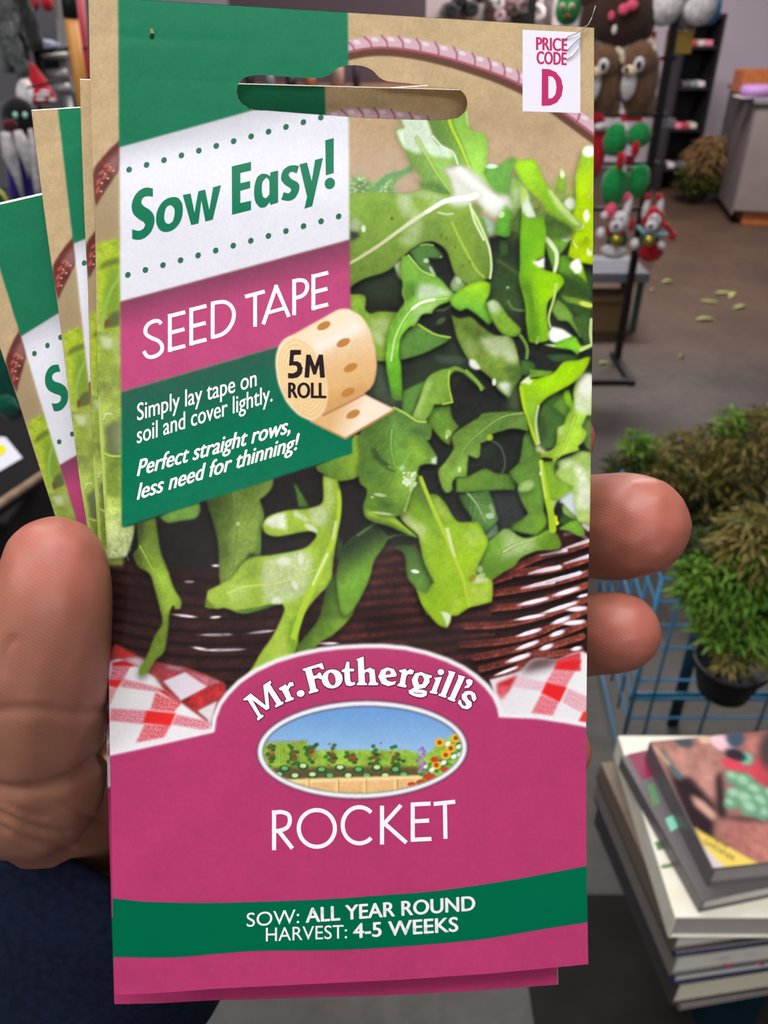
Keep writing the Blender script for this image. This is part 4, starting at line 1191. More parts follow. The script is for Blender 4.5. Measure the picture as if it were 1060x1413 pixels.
# ---- white edge, magenta field and oval
edgep = [(140, 1039), (152, 1037), (220, 1022), (291, 1006), (293, 990), (301, 970), (312, 955), (328, 938.5), (352, 922), (380, 909), (410, 900), (440, 893.5), (470, 890), (500, 888.5), (530, 888.5),
         (560, 891), (590, 898), (618, 907.5), (640, 918), (658, 930), (674, 944), (686, 960), (692, 975), (694, 984.5), (740, 986.5), (780, 992), (812, 998), (830, 1001)]
flat(edgep + [(835, 1400), (135, 1400)], (240, 238, 240), 1, 0.4)
MAG = (181, 59, 108)
inn = [(140, 1044), (152, 1043), (220, 1028), (296, 1010.5), (299, 991), (306, 973), (317, 958.5), (332, 943), (355, 927.5), (382, 915), (411, 906), (441, 899.5), (470, 896), (500, 894.5), (530, 894.5),
       (559, 897), (588, 903.5), (615, 913), (636, 923), (653, 934.5), (668, 948), (680, 963), (686, 977), (688.5, 990), (740, 992), (780, 998), (812, 1004), (830, 1007)]
flat(inn + [(835, 1400), (135, 1400)], MAG, 1, 0.4, noise=0.05)


def oval(cx, cy, rx, ry, tilt=-1.5, n=80):
    a = math.radians(tilt)
    return [(cx + rx * math.cos(t) * math.cos(a) - ry * math.sin(t) * math.sin(a), cy + rx * math.cos(t) * math.sin(a) + ry * math.sin(t) * math.cos(a))
            for t in np.linspace(0, 2 * PI, n, endpoint=False)]


OC = (500, 1034.5)
flat(oval(*OC, 146, 68.5), (66, 30, 60), 1, 0.5)
flat(oval(*OC, 144.6, 67), (240, 240, 242), 1, 0.4)
flat(oval(*OC, 137.4, 60.2), (60, 40, 70), 1, 0.4)
osl, om = pmask(oval(*OC, 136.4, 59.2), 0.4)
ov = np.zeros((CH, CW)); ov[osl] = om
put(osl, om, ramp(osl, (112, 160, 214), (170, 204, 236), ((500, 985), (500, 1062)), 0.04))
OV = T(350, 950, 300 / 1060)
flat(OV([(40, 270), (250, 255), (300, 300), (760, 300), (830, 330), (1010, 200), (1040, 560), (20, 560)]), (152, 190, 66), 1, 1.5, noise=0.4, clip=ov)
for k in range(26):                                        # trellis and its red flowered bushes
    x = 70 + k * 7.5
    stroke(OV([(x, 262 + 6 * math.sin(k)), (x + 2, 380)]), 0.9, (176, 206, 84) if k % 2 else (120, 156, 60), 0.6, 0.8, clip=ov)
for k in range(9):
    stroke(OV([(62 + k * 22, 258 + (k % 2) * 5), (84 + k * 22, 250)]), 1, (150, 130, 100), 0.8, 1, clip=ov)
for (bx, by, bw, bh) in ((82, 325, 30, 48), (190, 325, 34, 50), (282, 310, 30, 44), (380, 330, 32, 46), (480, 335, 30, 44), (590, 335, 32, 46), (690, 335, 30, 44)):
    for k in range(16):
        x, y = bx + RNG.randn() * bw * 0.42, by + RNG.randn() * bh * 0.5
        blob(*OV(x, y), 3.2, 2.6, (52, 110, 50) if k % 3 else (40, 90, 42), 0.9, 0, 0.5, clip=ov)
    for k in range(11):
        x, y = bx + RNG.randn() * bw * 0.4, by + RNG.randn() * bh * 0.5
        blob(*OV(x, y), 1.5, 1.4, (196, 62, 46), 0.95, 0, 0.5, clip=ov)
flat(OV([(60, 385), (800, 380), (830, 440), (150, 450)]), (96, 74, 52), 0.9, 2, clip=ov)
for (x, y) in ((150, 390), (240, 378), (330, 395), (420, 385), (510, 395), (600, 385), (690, 395), (200, 425), (285, 420), (370, 425), (460, 425), (550, 425), (640, 425), (730, 420), (120, 420)):
    blob(*OV(x, y), 7.5, 5, (30, 88, 56), 1, 0, 0.3, clip=ov)
    blob(*OV(x, y - 3), 4.6, 3, (120, 176, 96) if (x // 10) % 2 else (216, 226, 160), 1, 0, 0.4, clip=ov)
flat(OV([(100, 445), (820, 425), (840, 445), (840, 600), (100, 600)]), (236, 186, 128), 1, 0.6, clip=ov, noise=0.1)
flat(OV([(100, 448), (825, 424), (825, 440), (100, 465)]), (246, 222, 160), 1, 0.6, clip=ov)
for x in (260, 405, 540, 690, 800):
    flat(OV([(x - 8, 440), (x + 8, 440), (x + 8, 600), (x - 8, 600)]), (244, 212, 142), 1, 0.5, clip=ov)
    stroke(OV([(x + 9, 442), (x + 9, 560)]), 0.8, (150, 96, 60), 0.8, 0.8, clip=ov)
for k in range(60):                                        # flower border on the right
    x = 780 + RNG.rand() * 250
    y = 440 - (x - 780) * 0.85 + RNG.randn() * 22 + 30
    blob(*OV(x, y), 3, 2.4, (58, 120, 56) if k % 2 else (84, 150, 70), 0.9, RNG.rand() * 90, 0.5, clip=ov)
for (x, y) in ((905, 262), (985, 240), (935, 322), (890, 372), (960, 290)):
    for a in range(8):
        blob(*OV(x + 17 * math.cos(a * PI / 4), y + 15 * math.sin(a * PI / 4)), 2.6, 2.2, (242, 178, 50), 1, 0, 0.4, clip=ov)
    blob(*OV(x, y), 3.2, 3, (150, 84, 30), 1, 0, 0.4, clip=ov)
for (x, y) in ((945, 268), (1000, 282), (925, 360), (975, 330), (868, 395), (1005, 320), (830, 380)):
    blob(*OV(x, y), 4.2, 3, (244, 244, 244), 1, -30, 0.4, clip=ov)
for (x, y, rx, ry) in ((855, 430, 9, 5), (880, 345, 5, 4), (815, 455, 6, 3), (935, 395, 6, 4), (770, 465, 6, 3)):
    blob(*OV(x, y), rx, ry, (204, 66, 44), 1, 0, 0.4, clip=ov)
for k in range(16):
    blob(*OV(820 + RNG.randn() * 10, 290 + k * 7.5), 2.6, 2.2, (170, 132, 190) if k % 2 else (146, 104, 170), 1, 0, 0.5, clip=ov)

ART *= (1 + 0.030 * N_FINE)[..., None]
np.clip(ART, 4, 250, out=ART)
# ------------------------------------------------------------------ the seed packet
D0 = 0.145                                   # distance of the packet from the lens, metres
W0 = 1.0 / D0
LEFT_EDGE = [(-20, 121), (-5, 122), (100, 124), (200, 126.5), (300, 131), (440, 133), (575, 136), (690, 143), (760, 147.5), (830, 149.5), (910, 150), (1030, 151.5), (1200, 154.5), (1372, 157.5), (1400, 158)]
RIGHT_EDGE = [(-20, 820), (38, 820), (200, 819.5), (480, 817.5), (700, 814.5), (830, 811), (1000, 809), (1195, 809.5), (1272, 811), (1330, 812), (1400, 812.5)]


def interp(tab, y):
    ys = [a for a, b in tab]
    xs = [b for a, b in tab]
    return np.interp(y, ys, xs)


def TOPY(s):
    return -5 + 21 * s + 22 * s          # left -5, right 38


def BOTY(s):
    return np.interp(s, [0, 0.1, 0.22, 0.44, 0.6, 0.8, 1], [1372.5, 1370, 1364, 1357, 1352, 1343, 1330.5])


def bulge(px, py):
    """how far the packet's face stands out of its plane (m)"""
    s = np.clip((px - 135) / 680.0, 0, 1)
    t = np.clip((py - TOPY(s)) / 1350.0, 0, 1)
    b = 0.0016 * np.sin(PI * s) ** 0.8 * np.sin(PI * np.clip((t - 0.08) / 0.92, 0, 1)) ** 0.9
    q = np.clip((py + 0.03 * px - 195) / 110.0, 0, 1)
    b = b + 0.0011 * (q * q * (3 - 2 * q)) - 0.0011
    f = (py - 40 - 0.06 * px)                               # the folded-over header
    b = b - 0.00005 * np.exp(-(f / 9.0) ** 2) * np.exp(-(px - 150) ** 2 / 30000.0)
    # soft creases in the lower corner and at the crimped foot
    c1 = (px - 250) * 0.62 + (py - 1150) * 0.78
    b = b + 0.00016 * np.exp(-(c1 / 26.0) ** 2) * np.exp(-((px - 230) ** 2 + (py - 1140) ** 2) / 16000.0)
    c2 = (px - 640) * 0.25 + (py - 850) * 0.97
    b = b - 0.0002 * np.exp(-(c2 / 34.0) ** 2) * np.exp(-((px - 660) ** 2) / 30000.0)
    foot = np.clip((py - 1240) / 130.0, 0, 1)
    b = b + 0.0003 * foot * np.sin(px / 47.0) - 0.0006 * foot
    return b


def depth(px, py):
    w = W0 * (1 + 0.065 * (471 - px) / 660.0 + 0.055 * (690 - py) / 1360.0)
    return 1.0 / w - bulge(px, py)


PC = (485.0, 690.0)                          # picture position of the packet's centre
PCD = 1.0 / W0
PORG = Vector(((PC[0] - 530) / FPX * PCD, -(PC[1] - 706.5) / FPX * PCD, -PCD))


def PK(px, py, lift=0.0):
    """packet-local coordinates (camera aligned axes) of the print at picture position px, py"""
    px = np.asarray(px, float)
    py = np.asarray(py, float)
    d = depth(px, py) - lift
    return np.stack([(px - 530) / FPX * d - PORG.x, -(py - 706.5) / FPX * d - PORG.y, -d - PORG.z], axis=-1)


# hanging slot: a long slot with a hump at its top middle
SLOT = cr([(327, 131), (329, 116), (340, 106), (360, 103.5), (400, 106), (440, 107.5), (455, 103), (466, 94), (482, 90), (500, 91), (514, 97), (524, 107), (535, 112), (560, 114.5), (600, 119), (630, 122),
           (641, 130), (645, 142), (641, 155), (630, 163), (600, 165.5), (520, 163), (440, 158), (370, 152.5), (348, 151), (334, 143)], n=6, corner=80)


def inside(poly, x, y):
    c = np.zeros(x.shape, bool)
    P = np.asarray(poly)
    for (ax, ay), (bx, by) in zip(P, np.roll(P, -1, axis=0)):
        if ay == by:
            continue
        hit = ((ay > y) != (by > y)) & (x < (bx - ax) * (y - ay) / (by - ay) + ax)
        c ^= hit
    return c


def packet_grid(nx, ys):
    """picture positions of a grid over the packet's face; ys are row fractions 0..1"""
    s = np.linspace(0, 1, nx)
    S, Tt = np.meshgrid(s, ys)
    top, bot = TOPY(S), BOTY(S)
    Y = top + Tt * (bot - top)
    X = interp(LEFT_EDGE, Y) * (1 - S) + interp(RIGHT_EDGE, Y) * S
    return X, Y


def paper_mat(name, attr=None, c=(255, 255, 255), rough=0.27, spec=0.05, coat=0.0, k=0.92):
    m = mat(name, c, rough, spec, bump=(9000, 0.03, 0.00002), coat=coat, k=k)
    if attr:
        nt = m.node_tree
        a = nt.nodes.new('ShaderNodeAttribute')
        a.attribute_name = attr
        nt.links.new(a.outputs['Color'], nt.nodes['Principled BSDF'].inputs['Base Color'])
    return m


PRINT = paper_mat('printed gloss paper', 'print')
KPRINT = 0.90


def grid_mesh(name, X, Y, keep, lift, material, parent, colours=None, snap=None):
    ny, nx = X.shape
    if snap is not None:                     # pull the rim of the slot onto its outline
        fk = keep
        q = np.zeros((ny, nx), int)
        u = np.zeros((ny, nx), int)
        for dy in (0, 1):
            for dx in (0, 1):
                q[dy:ny - 1 + dy, dx:nx - 1 + dx] += (~snap_full)
                u[dy:ny - 1 + dy, dx:nx - 1 + dx] += 1
        rimv = (q > 0) & (q < u)
        P = np.asarray(snap)
        A, B = P, np.roll(P, -1, axis=0)
        for (i, j) in zip(*np.nonzero(rimv)):
            p = np.array([X[i, j], Y[i, j]])
            d = B - A
            t = np.clip(((p - A) * d).sum(1) / np.maximum((d * d).sum(1), 1e-9), 0, 1)
            c = A + d * t[:, None]
            k = ((c - p) ** 2).sum(1).argmin()
            X[i, j], Y[i, j] = c[k]
    pts = PK(X, Y, lift).reshape(-1, 3)
    idx = np.arange(ny * nx).reshape(ny, nx)
    a, b, c, d = idx[1:, :-1], idx[1:, 1:], idx[:-1, 1:], idx[:-1, :-1]
    F4 = np.stack([a, b, c, d], axis=-1)[keep]
    used = np.zeros(ny * nx, bool)
    used[F4.ravel()] = True
    remap = np.cumsum(used) - 1
    F4 = remap[F4]
    V = pts[used]
    me = bpy.data.meshes.new(name)
    me.vertices.add(len(V))
    me.vertices.foreach_set('co', V.astype(np.float32).ravel())
    me.loops.add(F4.size)
    me.loops.foreach_set('vertex_index', F4.astype(np.int32).ravel())
    me.polygons.add(len(F4))
    me.polygons.foreach_set('loop_start', np.arange(0, F4.size, 4, dtype=np.int32))
    me.polygons.foreach_set('loop_total', np.full(len(F4), 4, np.int32))
    me.update(calc_edges=True)
    me.validate()
    me.shade_smooth()
    if colours is not None:
        ca = me.color_attributes.new('print', 'FLOAT_COLOR', 'POINT')
        C4 = np.ones((len(V), 4), np.float32)
        C4[:, :3] = colours.reshape(-1, 3)[used]
        ca.data.foreach_set('color', C4.ravel())
    me.materials.append(material)
    o = bpy.data.objects.new(name, me)
    COL.objects.link(o)
    o.parent = parent
    return o


def sample_art(X, Y):
    x = np.clip(X - CX0 - 0.5, 0, CW - 1.001)
    y = np.clip(Y - CY0 - 0.5, 0, CH - 1.001)
    xi, yi = x.astype(int), y.astype(int)
    fx, fy = (x - xi)[..., None], (y - yi)[..., None]
    a = ART[yi, xi] * (1 - fx) + ART[yi, xi + 1] * fx
    b = ART[yi + 1, xi] * (1 - fx) + ART[yi + 1, xi + 1] * fx
    return lin(a * (1 - fy) + b * fy) * KPRINT


packet = empty('seed_packet', (0, 0, 0))
packet.matrix_world = Matrix.Translation(CLOC + CROT @ PORG) @ CROT.to_4x4()
tag(packet, 'frontmost seed packet of the fan, its whole printed front showing', 'seed packet', 'rocket seed tape packets fanned in the hand')

NX = 520
_fine = np.linspace(0, 1112 / 1365.0, 832)
_rest = np.linspace(1112 / 1365.0, 1, 70)[1:]
GX, GY = packet_grid(NX, np.concatenate([_fine, _rest]))
FXc = (GX[:-1, :-1] + GX[1:, 1:]) / 2
FYc = (GY[:-1, :-1] + GY[1:, 1:]) / 2
snap_full = ~inside(SLOT, FXc, FYc)
K0 = snap_full.copy()
in_banner = inside([(164.6, -40), (478.5, -40), (482, 300), (486, 625.5), (168.5, 728), (165, 203)], FXc, FYc) & ~inside(roll_out, FXc, FYc)
in_roll = inside(roll_out, FXc, FYc)
in_oval = inside(oval(*OC, 146, 68.5), FXc, FYc)
in_field = inside(edgep + [(835, 1500), (135, 1500)], FXc, FYc) & ~in_oval
# the slot rim is snapped once on the shared grid, then the face is split into its printed fields
_dummy = grid_mesh('front_panel', GX, GY, K0 & ~in_banner & ~in_roll & ~in_oval & ~in_field, 0.0, PRINT, packet, sample_art(GX, GY), snap=SLOT)
COLS = sample_art(GX, GY)
grid_mesh('banner', GX, GY, K0 & in_banner, 0.0, PRINT, packet, COLS)
grid_mesh('tape_roll_picture', GX, GY, K0 & in_roll, 0.0, PRINT, packet, COLS)
grid_mesh('brand_badge', GX, GY, K0 & in_oval, 0.0, PRINT, packet, COLS)
grid_mesh('brand_panel', GX, GY, K0 & in_field, 0.0, PRINT, packet, COLS)

# back of the packet with its side gussets
BX, BY = packet_grid(90, np.linspace(0, 1, 170))
bk = ~inside(SLOT, (BX[:-1, :-1] + BX[1:, 1:]) / 2, (BY[:-1, :-1] + BY[1:, 1:]) / 2)
snap_full = bk
BACK = paper_mat('packet back paper', None, (206, 186, 150))
nyb, nxb = BX.shape
bo = grid_mesh('back_panel', BX, BY, bk, -0.0011, BACK, packet, None, snap=SLOT)
WHITEEDGE = paper_mat('cut paper edge', None, (238, 236, 226), rough=0.5)
eb = MB()
ring = [(float(GX[0, i]), float(GY[0, i])) for i in range(0, NX, 8)] + [(float(GX[0, -1]), float(GY[0, -1]))]
ring += [(float(GX[j, -1]), float(GY[j, -1])) for j in range(8, GX.shape[0], 8)] + [(float(GX[-1, -1]), float(GY[-1, -1]))]
ring += [(float(GX[-1, i]), float(GY[-1, i])) for i in range(NX - 8, 0, -8)] + [(float(GX[-1, 0]), float(GY[-1, 0]))]
ring += [(float(GX[j, 0]), float(GY[j, 0])) for j in range(GX.shape[0] - 8, 0, -8)]
for loop in (ring, [tuple(p) for p in SLOT]):
    P = np.array(loop)
    f_ = PK(P[:, 0], P[:, 1], 0.00004)
    b_ = PK(P[:, 0], P[:, 1], -0.00115)
    n_ = len(P)
    eb.add(list(map(Vector, f_)) + list(map(Vector, b_)), [[i, (i + 1) % n_, n_ + (i + 1) % n_, n_ + i] for i in range(n_)])
eb.build('paper_edge', WHITEEDGE, packet)

# ------------------------------------------------------------------ lettering
_tc = {}


def glyphs(s):
    """triangulated outline of a string in Blender's built-in face, size 1"""
    if s in _tc:
        return _tc[s]
    c = bpy.data.curves.new('lettering', 'FONT')
    c.body = s
    c.resolution_u = 5
    o = bpy.data.objects.new('lettering', c)
    COL.objects.link(o)
    dg = bpy.context.evaluated_depsgraph_get()
    me = bpy.data.meshes.new_from_object(o.evaluated_get(dg))
    me.calc_loop_triangles()
    V = np.array([v.co[:2] for v in me.vertices])
    Fc = [list(t.vertices) for t in me.loop_triangles]
    COL.objects.unlink(o)
    bpy.data.objects.remove(o)
    bpy.data.curves.remove(c)
    bpy.data.meshes.remove(me)
    _tc[s] = (V, Fc)
    return V, Fc


CAPH = glyphs('H')[0][:, 1].max()


class Print:
    """collects flat lettering in picture coordinates and lays it on the packet"""

    def __init__(self, lift):
        self.v, self.f, self.lift, self.k = [], [], lift, 0

    def mesh(self, V, Fc):
        n = len(self.v)
        self.v += [tuple(p) + (self.lift + self.k * 1e-7,) for p in V]
        self.f += [[i + n for i in q] for q in Fc]
        self.k += 1

    def text(self, s, p0, p1, cap, slant=0.0, bold=0.0, up=(0, -1)):
        """set s from baseline point p0 to p1 with capital height cap; stems follow 'up', slant leans them"""
        V, Fc = glyphs(s)
        x0, x1 = V[:, 0].min(), V[:, 0].max()
        u = (V[:, 0] - x0) / (x1 - x0)
        h = V[:, 1] / CAPH
        X = p0[0] + u * (p1[0] - p0[0]) + h * cap * (up[0] + slant)
        Y = p0[1] + u * (p1[1] - p0[1]) + h * cap * up[1]
        offs = [(0, 0)] if not bold else [(dx * bold, dy * bold * 0.55) for dx, dy in ((-1, 0), (1, 0), (0, -1), (0, 1), (-.5, -.5), (.5, .5), (.5, -.5), (-.5, .5), (0, 0))]
        for dx, dy in offs:
            self.mesh(np.stack([X + dx, Y + dy], 1), Fc)

    def poly(self, pts, holes=(), smooth=False, corner=50):
        from mathutils.geometry import delaunay_2d_cdt
        loops = [np.array(cr(p, n=5, corner=corner) if smooth else p) for p in [pts] + list(holes)]
        vs, es = [], []
        dense = []
        for Lp in loops:
            q = []
            for a, b in zip(Lp, np.roll(Lp, -1, axis=0)):
                k = max(1, int(np.hypot(*(b - a)) // 5))
                q += [a + (b - a) * i / k for i in range(k)]
            dense.append(np.array(q))
        loops = dense
        lo, hi = loops[0].min(0), loops[0].max(0)
        if max(hi - lo) > 14:
            g = np.stack(np.meshgrid(np.arange(lo[0] + 2, hi[0], 4.5), np.arange(lo[1] + 2, hi[1], 4.5)), -1).reshape(-1, 2)
            ok = inside(loops[0], g[:, 0], g[:, 1])
            for h in loops[1:]:
                ok &= ~inside(h, g[:, 0], g[:, 1])
            vs += [Vector((float(a), float(b))) for a, b in g[ok]]
        for Lp in loops:
            n = len(vs)
            vs += [Vector((float(a), float(b))) for a, b in Lp]
            es += [(n + i, n + (i + 1) % len(Lp)) for i in range(len(Lp))]
        ov, oe, of, *_ = delaunay_2d_cdt(vs, es, [], 0, 1e-4)
        V = np.array([tuple(v) for v in ov])
        cen = np.array([V[list(q)].mean(0) for q in of])
        ok = inside(loops[0], cen[:, 0], cen[:, 1])
        for h in loops[1:]:
            ok &= ~inside(h, cen[:, 0], cen[:, 1])
        self.mesh(V, [list(q) for q, k in zip(of, ok) if k])

    def line(self, pts, w, closed=False, smooth=False):
        """a stroke of even width with flat ends"""
        P = np.array(cr(pts, closed=closed, n=6) if smooth else pts, float)
        if len(P) == 2:
            P = P[0] + (P[1] - P[0]) * np.linspace(0, 1, 9)[:, None]
        n = len(P)
        Lf, Rt = [], []
        for i in range(n):
            a = P[i - 1] if (i > 0 or closed) else P[i]
            b = P[(i + 1) % n] if (i < n - 1 or closed) else P[i]
            t = b - a
            t = t / (np.linalg.norm(t) + 1e-9)
            m = np.array([-t[1], t[0]])
            if 0 < i < n - 1 or closed:
                e = P[i] - P[i - 1]
                e = e / (np.linalg.norm(e) + 1e-9)
                c = max(0.5, float(m @ np.array([-e[1], e[0]])))
                m = m / c
            Lf.append(P[i] + m * w / 2)
            Rt.append(P[i] - m * w / 2)
        k = n if closed else n - 1
        self.mesh(np.array(Lf + Rt), [[i, (i + 1) % n, n + (i + 1) % n, n + i] for i in range(k)])

    def build(self, name, m):
        A = np.array(self.v)
        P = np.zeros((len(A), 3))
        d = depth(A[:, 0], A[:, 1]) - A[:, 2]
        P[:, 0] = (A[:, 0] - 530) / FPX * d - PORG.x
        P[:, 1] = -(A[:, 1] - 706.5) / FPX * d - PORG.y
        P[:, 2] = -d - PORG.z
        me = bpy.data.meshes.new(name)
        me.from_pydata(P.tolist(), [], self.f)
        bm = bmesh.new()
        bm.from_mesh(me)
        for f in bm.faces:
            f.normal_update()
            if f.normal.z < 0:
                f.normal_flip()
        bm.to_mesh(me)
        bm.free()
        me.materials.append(m)
        o = bpy.data.objects.new(name, me)
        COL.objects.link(o)
        o.parent = packet
        return o


INK_G = paper_mat('green ink', None, (28, 116, 84))
INK_GB = paper_mat('banner green ink', None, (0, 104, 70))
INK_W = paper_mat('white paper ink', None, (244, 242, 246))
INK_M = paper_mat('magenta ink', None, (184, 50, 104))
INK_K = paper_mat('dark ink', None, (44, 34, 36))
INK_P = paper_mat('dark plum ink', None, (86, 26, 62))
INK_GD = paper_mat('seed dot ink', None, (52, 108, 84))

# season band (dark green) across the foot
sb = Print(0.00006)
topb = cr([(120, 1236), (154.5, 1239.5), (206, 1244.7), (300, 1246), (437, 1241.5), (520, 1236), (602, 1229.5), (690, 1217), (760, 1204.5), (840, 1189)], closed=False, n=8)
botb = cr([(120, 1319), (155, 1320.5), (239, 1321), (300, 1316), (358, 1312), (430, 1311.5), (490, 1310), (580, 1304), (668, 1295.5), (750, 1282), (840, 1268)], closed=False, n=8)
xs = np.linspace(0, 1, 90)
V, Fc = [], []
for i, a in enumerate(xs):
    for j in range(6):
        yt = lambda x: np.interp(x, topb[:, 0], topb[:, 1]) + (np.interp(x, botb[:, 0], botb[:, 1]) - np.interp(x, topb[:, 0], topb[:, 1])) * j / 5
        y_ = 1280
        for _ in range(3):
            xl, xr = interp(LEFT_EDGE, y_), interp(RIGHT_EDGE, y_)
            x_ = xl + (xr - xl) * a
            y_ = yt(x_)
        V.append((float(x_), float(y_)))
for i in range(89):
    for j in range(5):
        Fc.append([i * 6 + j, (i + 1) * 6 + j, (i + 1) * 6 + j + 1, i * 6 + j + 1])
sb.mesh(np.array(V), Fc)
sb.build('season_band', INK_GB)

# price label
pl = Print(0.00002)
qc = [(721.3, 41), (801, 44.7), (801, 156), (721.3, 153.6)]
V = [tuple((np.array(qc[0]) * (1 - a) + np.array(qc[1]) * a) * (1 - b) + (np.array(qc[3]) * (1 - a) + np.array(qc[2]) * a) * b) for b in np.linspace(0, 1, 8) for a in np.linspace(0, 1, 6)]
pl.mesh(np.array(V), [[j * 6 + i, j * 6 + i + 1, (j + 1) * 6 + i + 1, (j + 1) * 6 + i] for j in range(7) for i in range(5)])
plo = pl.build('price_label', paper_mat('price label paper', None, (228, 224, 236)))
pt = Print(0.00004)
pt.text('PRICE', (740.5, 68.6), (782.5, 70.6), 17.2, bold=0.75)
pt.text('CODE', (741.2, 87.8), (781.5, 89.6), 17.0, bold=0.75)
DT = T(470, 0, 370 / 1060)
pt.poly(DT([(796, 272), (825, 273), (852, 285), (872, 310), (880, 345), (874, 380), (856, 405), (830, 417), (795, 418)]), [DT([(822, 300), (838, 303), (850, 318), (854, 345), (850, 372), (838, 387), (822, 390)])])
pto = pt.build('price_lettering', INK_M)
pto.parent = plo

# Sow Easy!
sw = Print(0.00003)
SA, SBt = T(165, 180, 160 / 1060), T(310, 180, K18)
sw.poly(SA([(305, 530), (240, 522), (180, 550), (132, 610), (110, 690), (125, 760), (170, 805), (220, 838), (234, 862), (215, 900), (170, 917), (115, 902), (115, 990), (170, 1000), (232, 980), (290, 922), (318, 842),
             (315, 780), (280, 730), (220, 690), (198, 660), (210, 620), (250, 600), (305, 606)]), smooth=True)
def tilted(cx, cy, rx, ry, ang, n=40):
    a = math.radians(ang)
    return [(cx + rx * math.cos(t) * math.cos(a) - ry * math.sin(t) * math.sin(a), cy + rx * math.cos(t) * math.sin(a) + ry * math.sin(t) * math.cos(a)) for t in np.linspace(0, 2 * PI, n, endpoint=False)]
sw.poly(SA([(500, 608), (545, 625), (575, 680), (575, 770), (545, 850), (490, 908), (420, 928), (365, 905), (335, 840), (340, 750), (375, 675), (430, 625)]), [SA([(470, 682), (500, 715), (502, 770), (485, 830), (450, 856), (420, 840), (408, 790), (420, 720), (442, 690)])], smooth=True)
sw.poly(SA([(577, 590), (650, 575), (685, 750), (720, 555), (783, 540), (820, 725), (855, 520), (928, 500), (852, 815), (785, 832), (748, 640), (722, 848), (655, 865)]))
sw.poly(SBt([(58, 292), (215, 255), (215, 325), (128, 345), (128, 428), (208, 410), (208, 468), (128, 490), (128, 590), (215, 570), (215, 645), (60, 685)]))
sw.poly(SBt([(372, 340), (435, 325), (435, 585), (372, 605), (368, 582), (330, 622), (290, 628), (255, 590), (240, 530), (243, 450), (265, 380), (300, 352), (340, 354), (370, 372)]),
        [SBt([(340, 382), (362, 410), (364, 520), (335, 552), (312, 540), (303, 490), (308, 420)])], smooth=True, corner=40)
sw.poly(SBt([(606, 288), (585, 350), (550, 335), (525, 345), (520, 365), (545, 395), (590, 420), (608, 450), (600, 500), (570, 550), (520, 572), (460, 562), (480, 502), (520, 512), (540, 490), (535, 470), (490, 440), (462, 405),
              (460, 370), (475, 325), (515, 292), (560, 282)]), smooth=True)
sw.poly(SBt([(608, 275), (670, 260), (708, 410), (735, 240), (800, 222), (712, 615), (648, 635), (670, 540)]))
sw.poly(SBt([(818, 80), (887, 62), (887, 345), (822, 365)]))
sw.poly([tuple(p) for p in SBt(tilted(855, 430, 42, 47, 20))])
sw.build('title_lettering', INK_G)
dt = Print(0.00003)
for i in range(12):
    dt.poly(tilted(178.2 + i * 24.05, 234 - i * 6.55, 3.7, 4.3, 35, 20)) if i < 12 else None
for i in range(13):
    dt.poly(tilted(176.4 + i * 24.25, 379.2 - i * 6.72, 3.7, 4.3, 35, 20))
dt.build('seed_dots', INK_GD)

# SEED TAPE, drawn as even strokes
st = Print(0.00003)
SQ = T(180, 360, 290 / 1060)
w_ = 5.3
st.line(SQ([(156, 318), (142, 304), (120, 304), (92, 318), (76, 345), (80, 370), (105, 388), (138, 402), (158, 424), (158, 452), (138, 474), (108, 485), (84, 480), (67, 455)]), w_, smooth=True)
for (x, t, b, r) in ((199, 277, 457, 277), (307, 245, 425, 384), (923, 77, 247, 998)):
    sl_ = -0.252
    st.line(SQ([(x, t - 9), (x, b + 2)]), w_)
    for yy_, rr in ((t + 1, r), ((t + b) / 2 - 4, r - 4), (b - 9, r)):
        st.line(SQ([(x - 9, yy_ + 2.3), (rr, yy_ + (rr - x) * sl_)]), w_)
st.line(SQ([(415, 207), (415, 393)]), w_)
st.line(SQ([(408, 216), (440, 209), (478, 208), (508, 228), (522, 262), (516, 305), (492, 346), (458, 372), (408, 386)]), w_, smooth=True)
st.line(SQ([(578, 181), (678, 154)]), w_)
st.line(SQ([(629, 168), (629, 332)]), w_)
st.line(SQ([(670, 320), (738, 122)]), w_)
st.line(SQ([(732, 122), (800, 282)]), w_)
st.line(SQ([(692, 262), (778, 238)]), w_ * 0.9)
st.line(SQ([(826, 93), (826, 274)]), w_)
st.line(SQ([(818, 105), (850, 97), (880, 103), (892, 128), (884, 158), (862, 178), (818, 190)]), w_, smooth=True)
st.build('seed_tape_lettering', INK_W)

# how-to lettering
hw = Print(0.00003)
hw.text('Simply lay tape on', (189.5, 580.5), (354, 532.5), 23.5, bold=0.25)
hw.text('soil and cover lightly.', (189.2, 612), (376, 553.5), 23.5, bold=0.25)
hw.text('Perfect straight rows,', (189.5, 657), (400, 597), 23, slant=0.2, bold=0.65)
hw.text('less need for thinning!', (189.5, 689.5), (409, 620.5), 23, slant=0.2, bold=0.65)
hw.build('instruction_lettering', INK_W)

rl = Print(0.00003)
rl.poly(R5([(180, 370), (268, 370), (268, 408), (210, 412), (206, 462), (240, 462), (268, 482), (282, 520), (272, 565), (240, 594), (200, 602), (162, 600), (162, 558), (205, 560), (232, 545), (238, 520), (228, 498), (200, 495), (170, 498)]))
rl.poly(R5([(310, 408), (345, 408), (380, 500), (412, 408), (446, 408), (463, 595), (422, 595), (414, 490), (390, 570), (366, 570), (342, 490), (334, 595), (295, 595)]))
rl.text('ROLL', R5(168, 758), R5(469, 760), 20.5, bold=1.0)
rl.build('roll_lettering', INK_K)

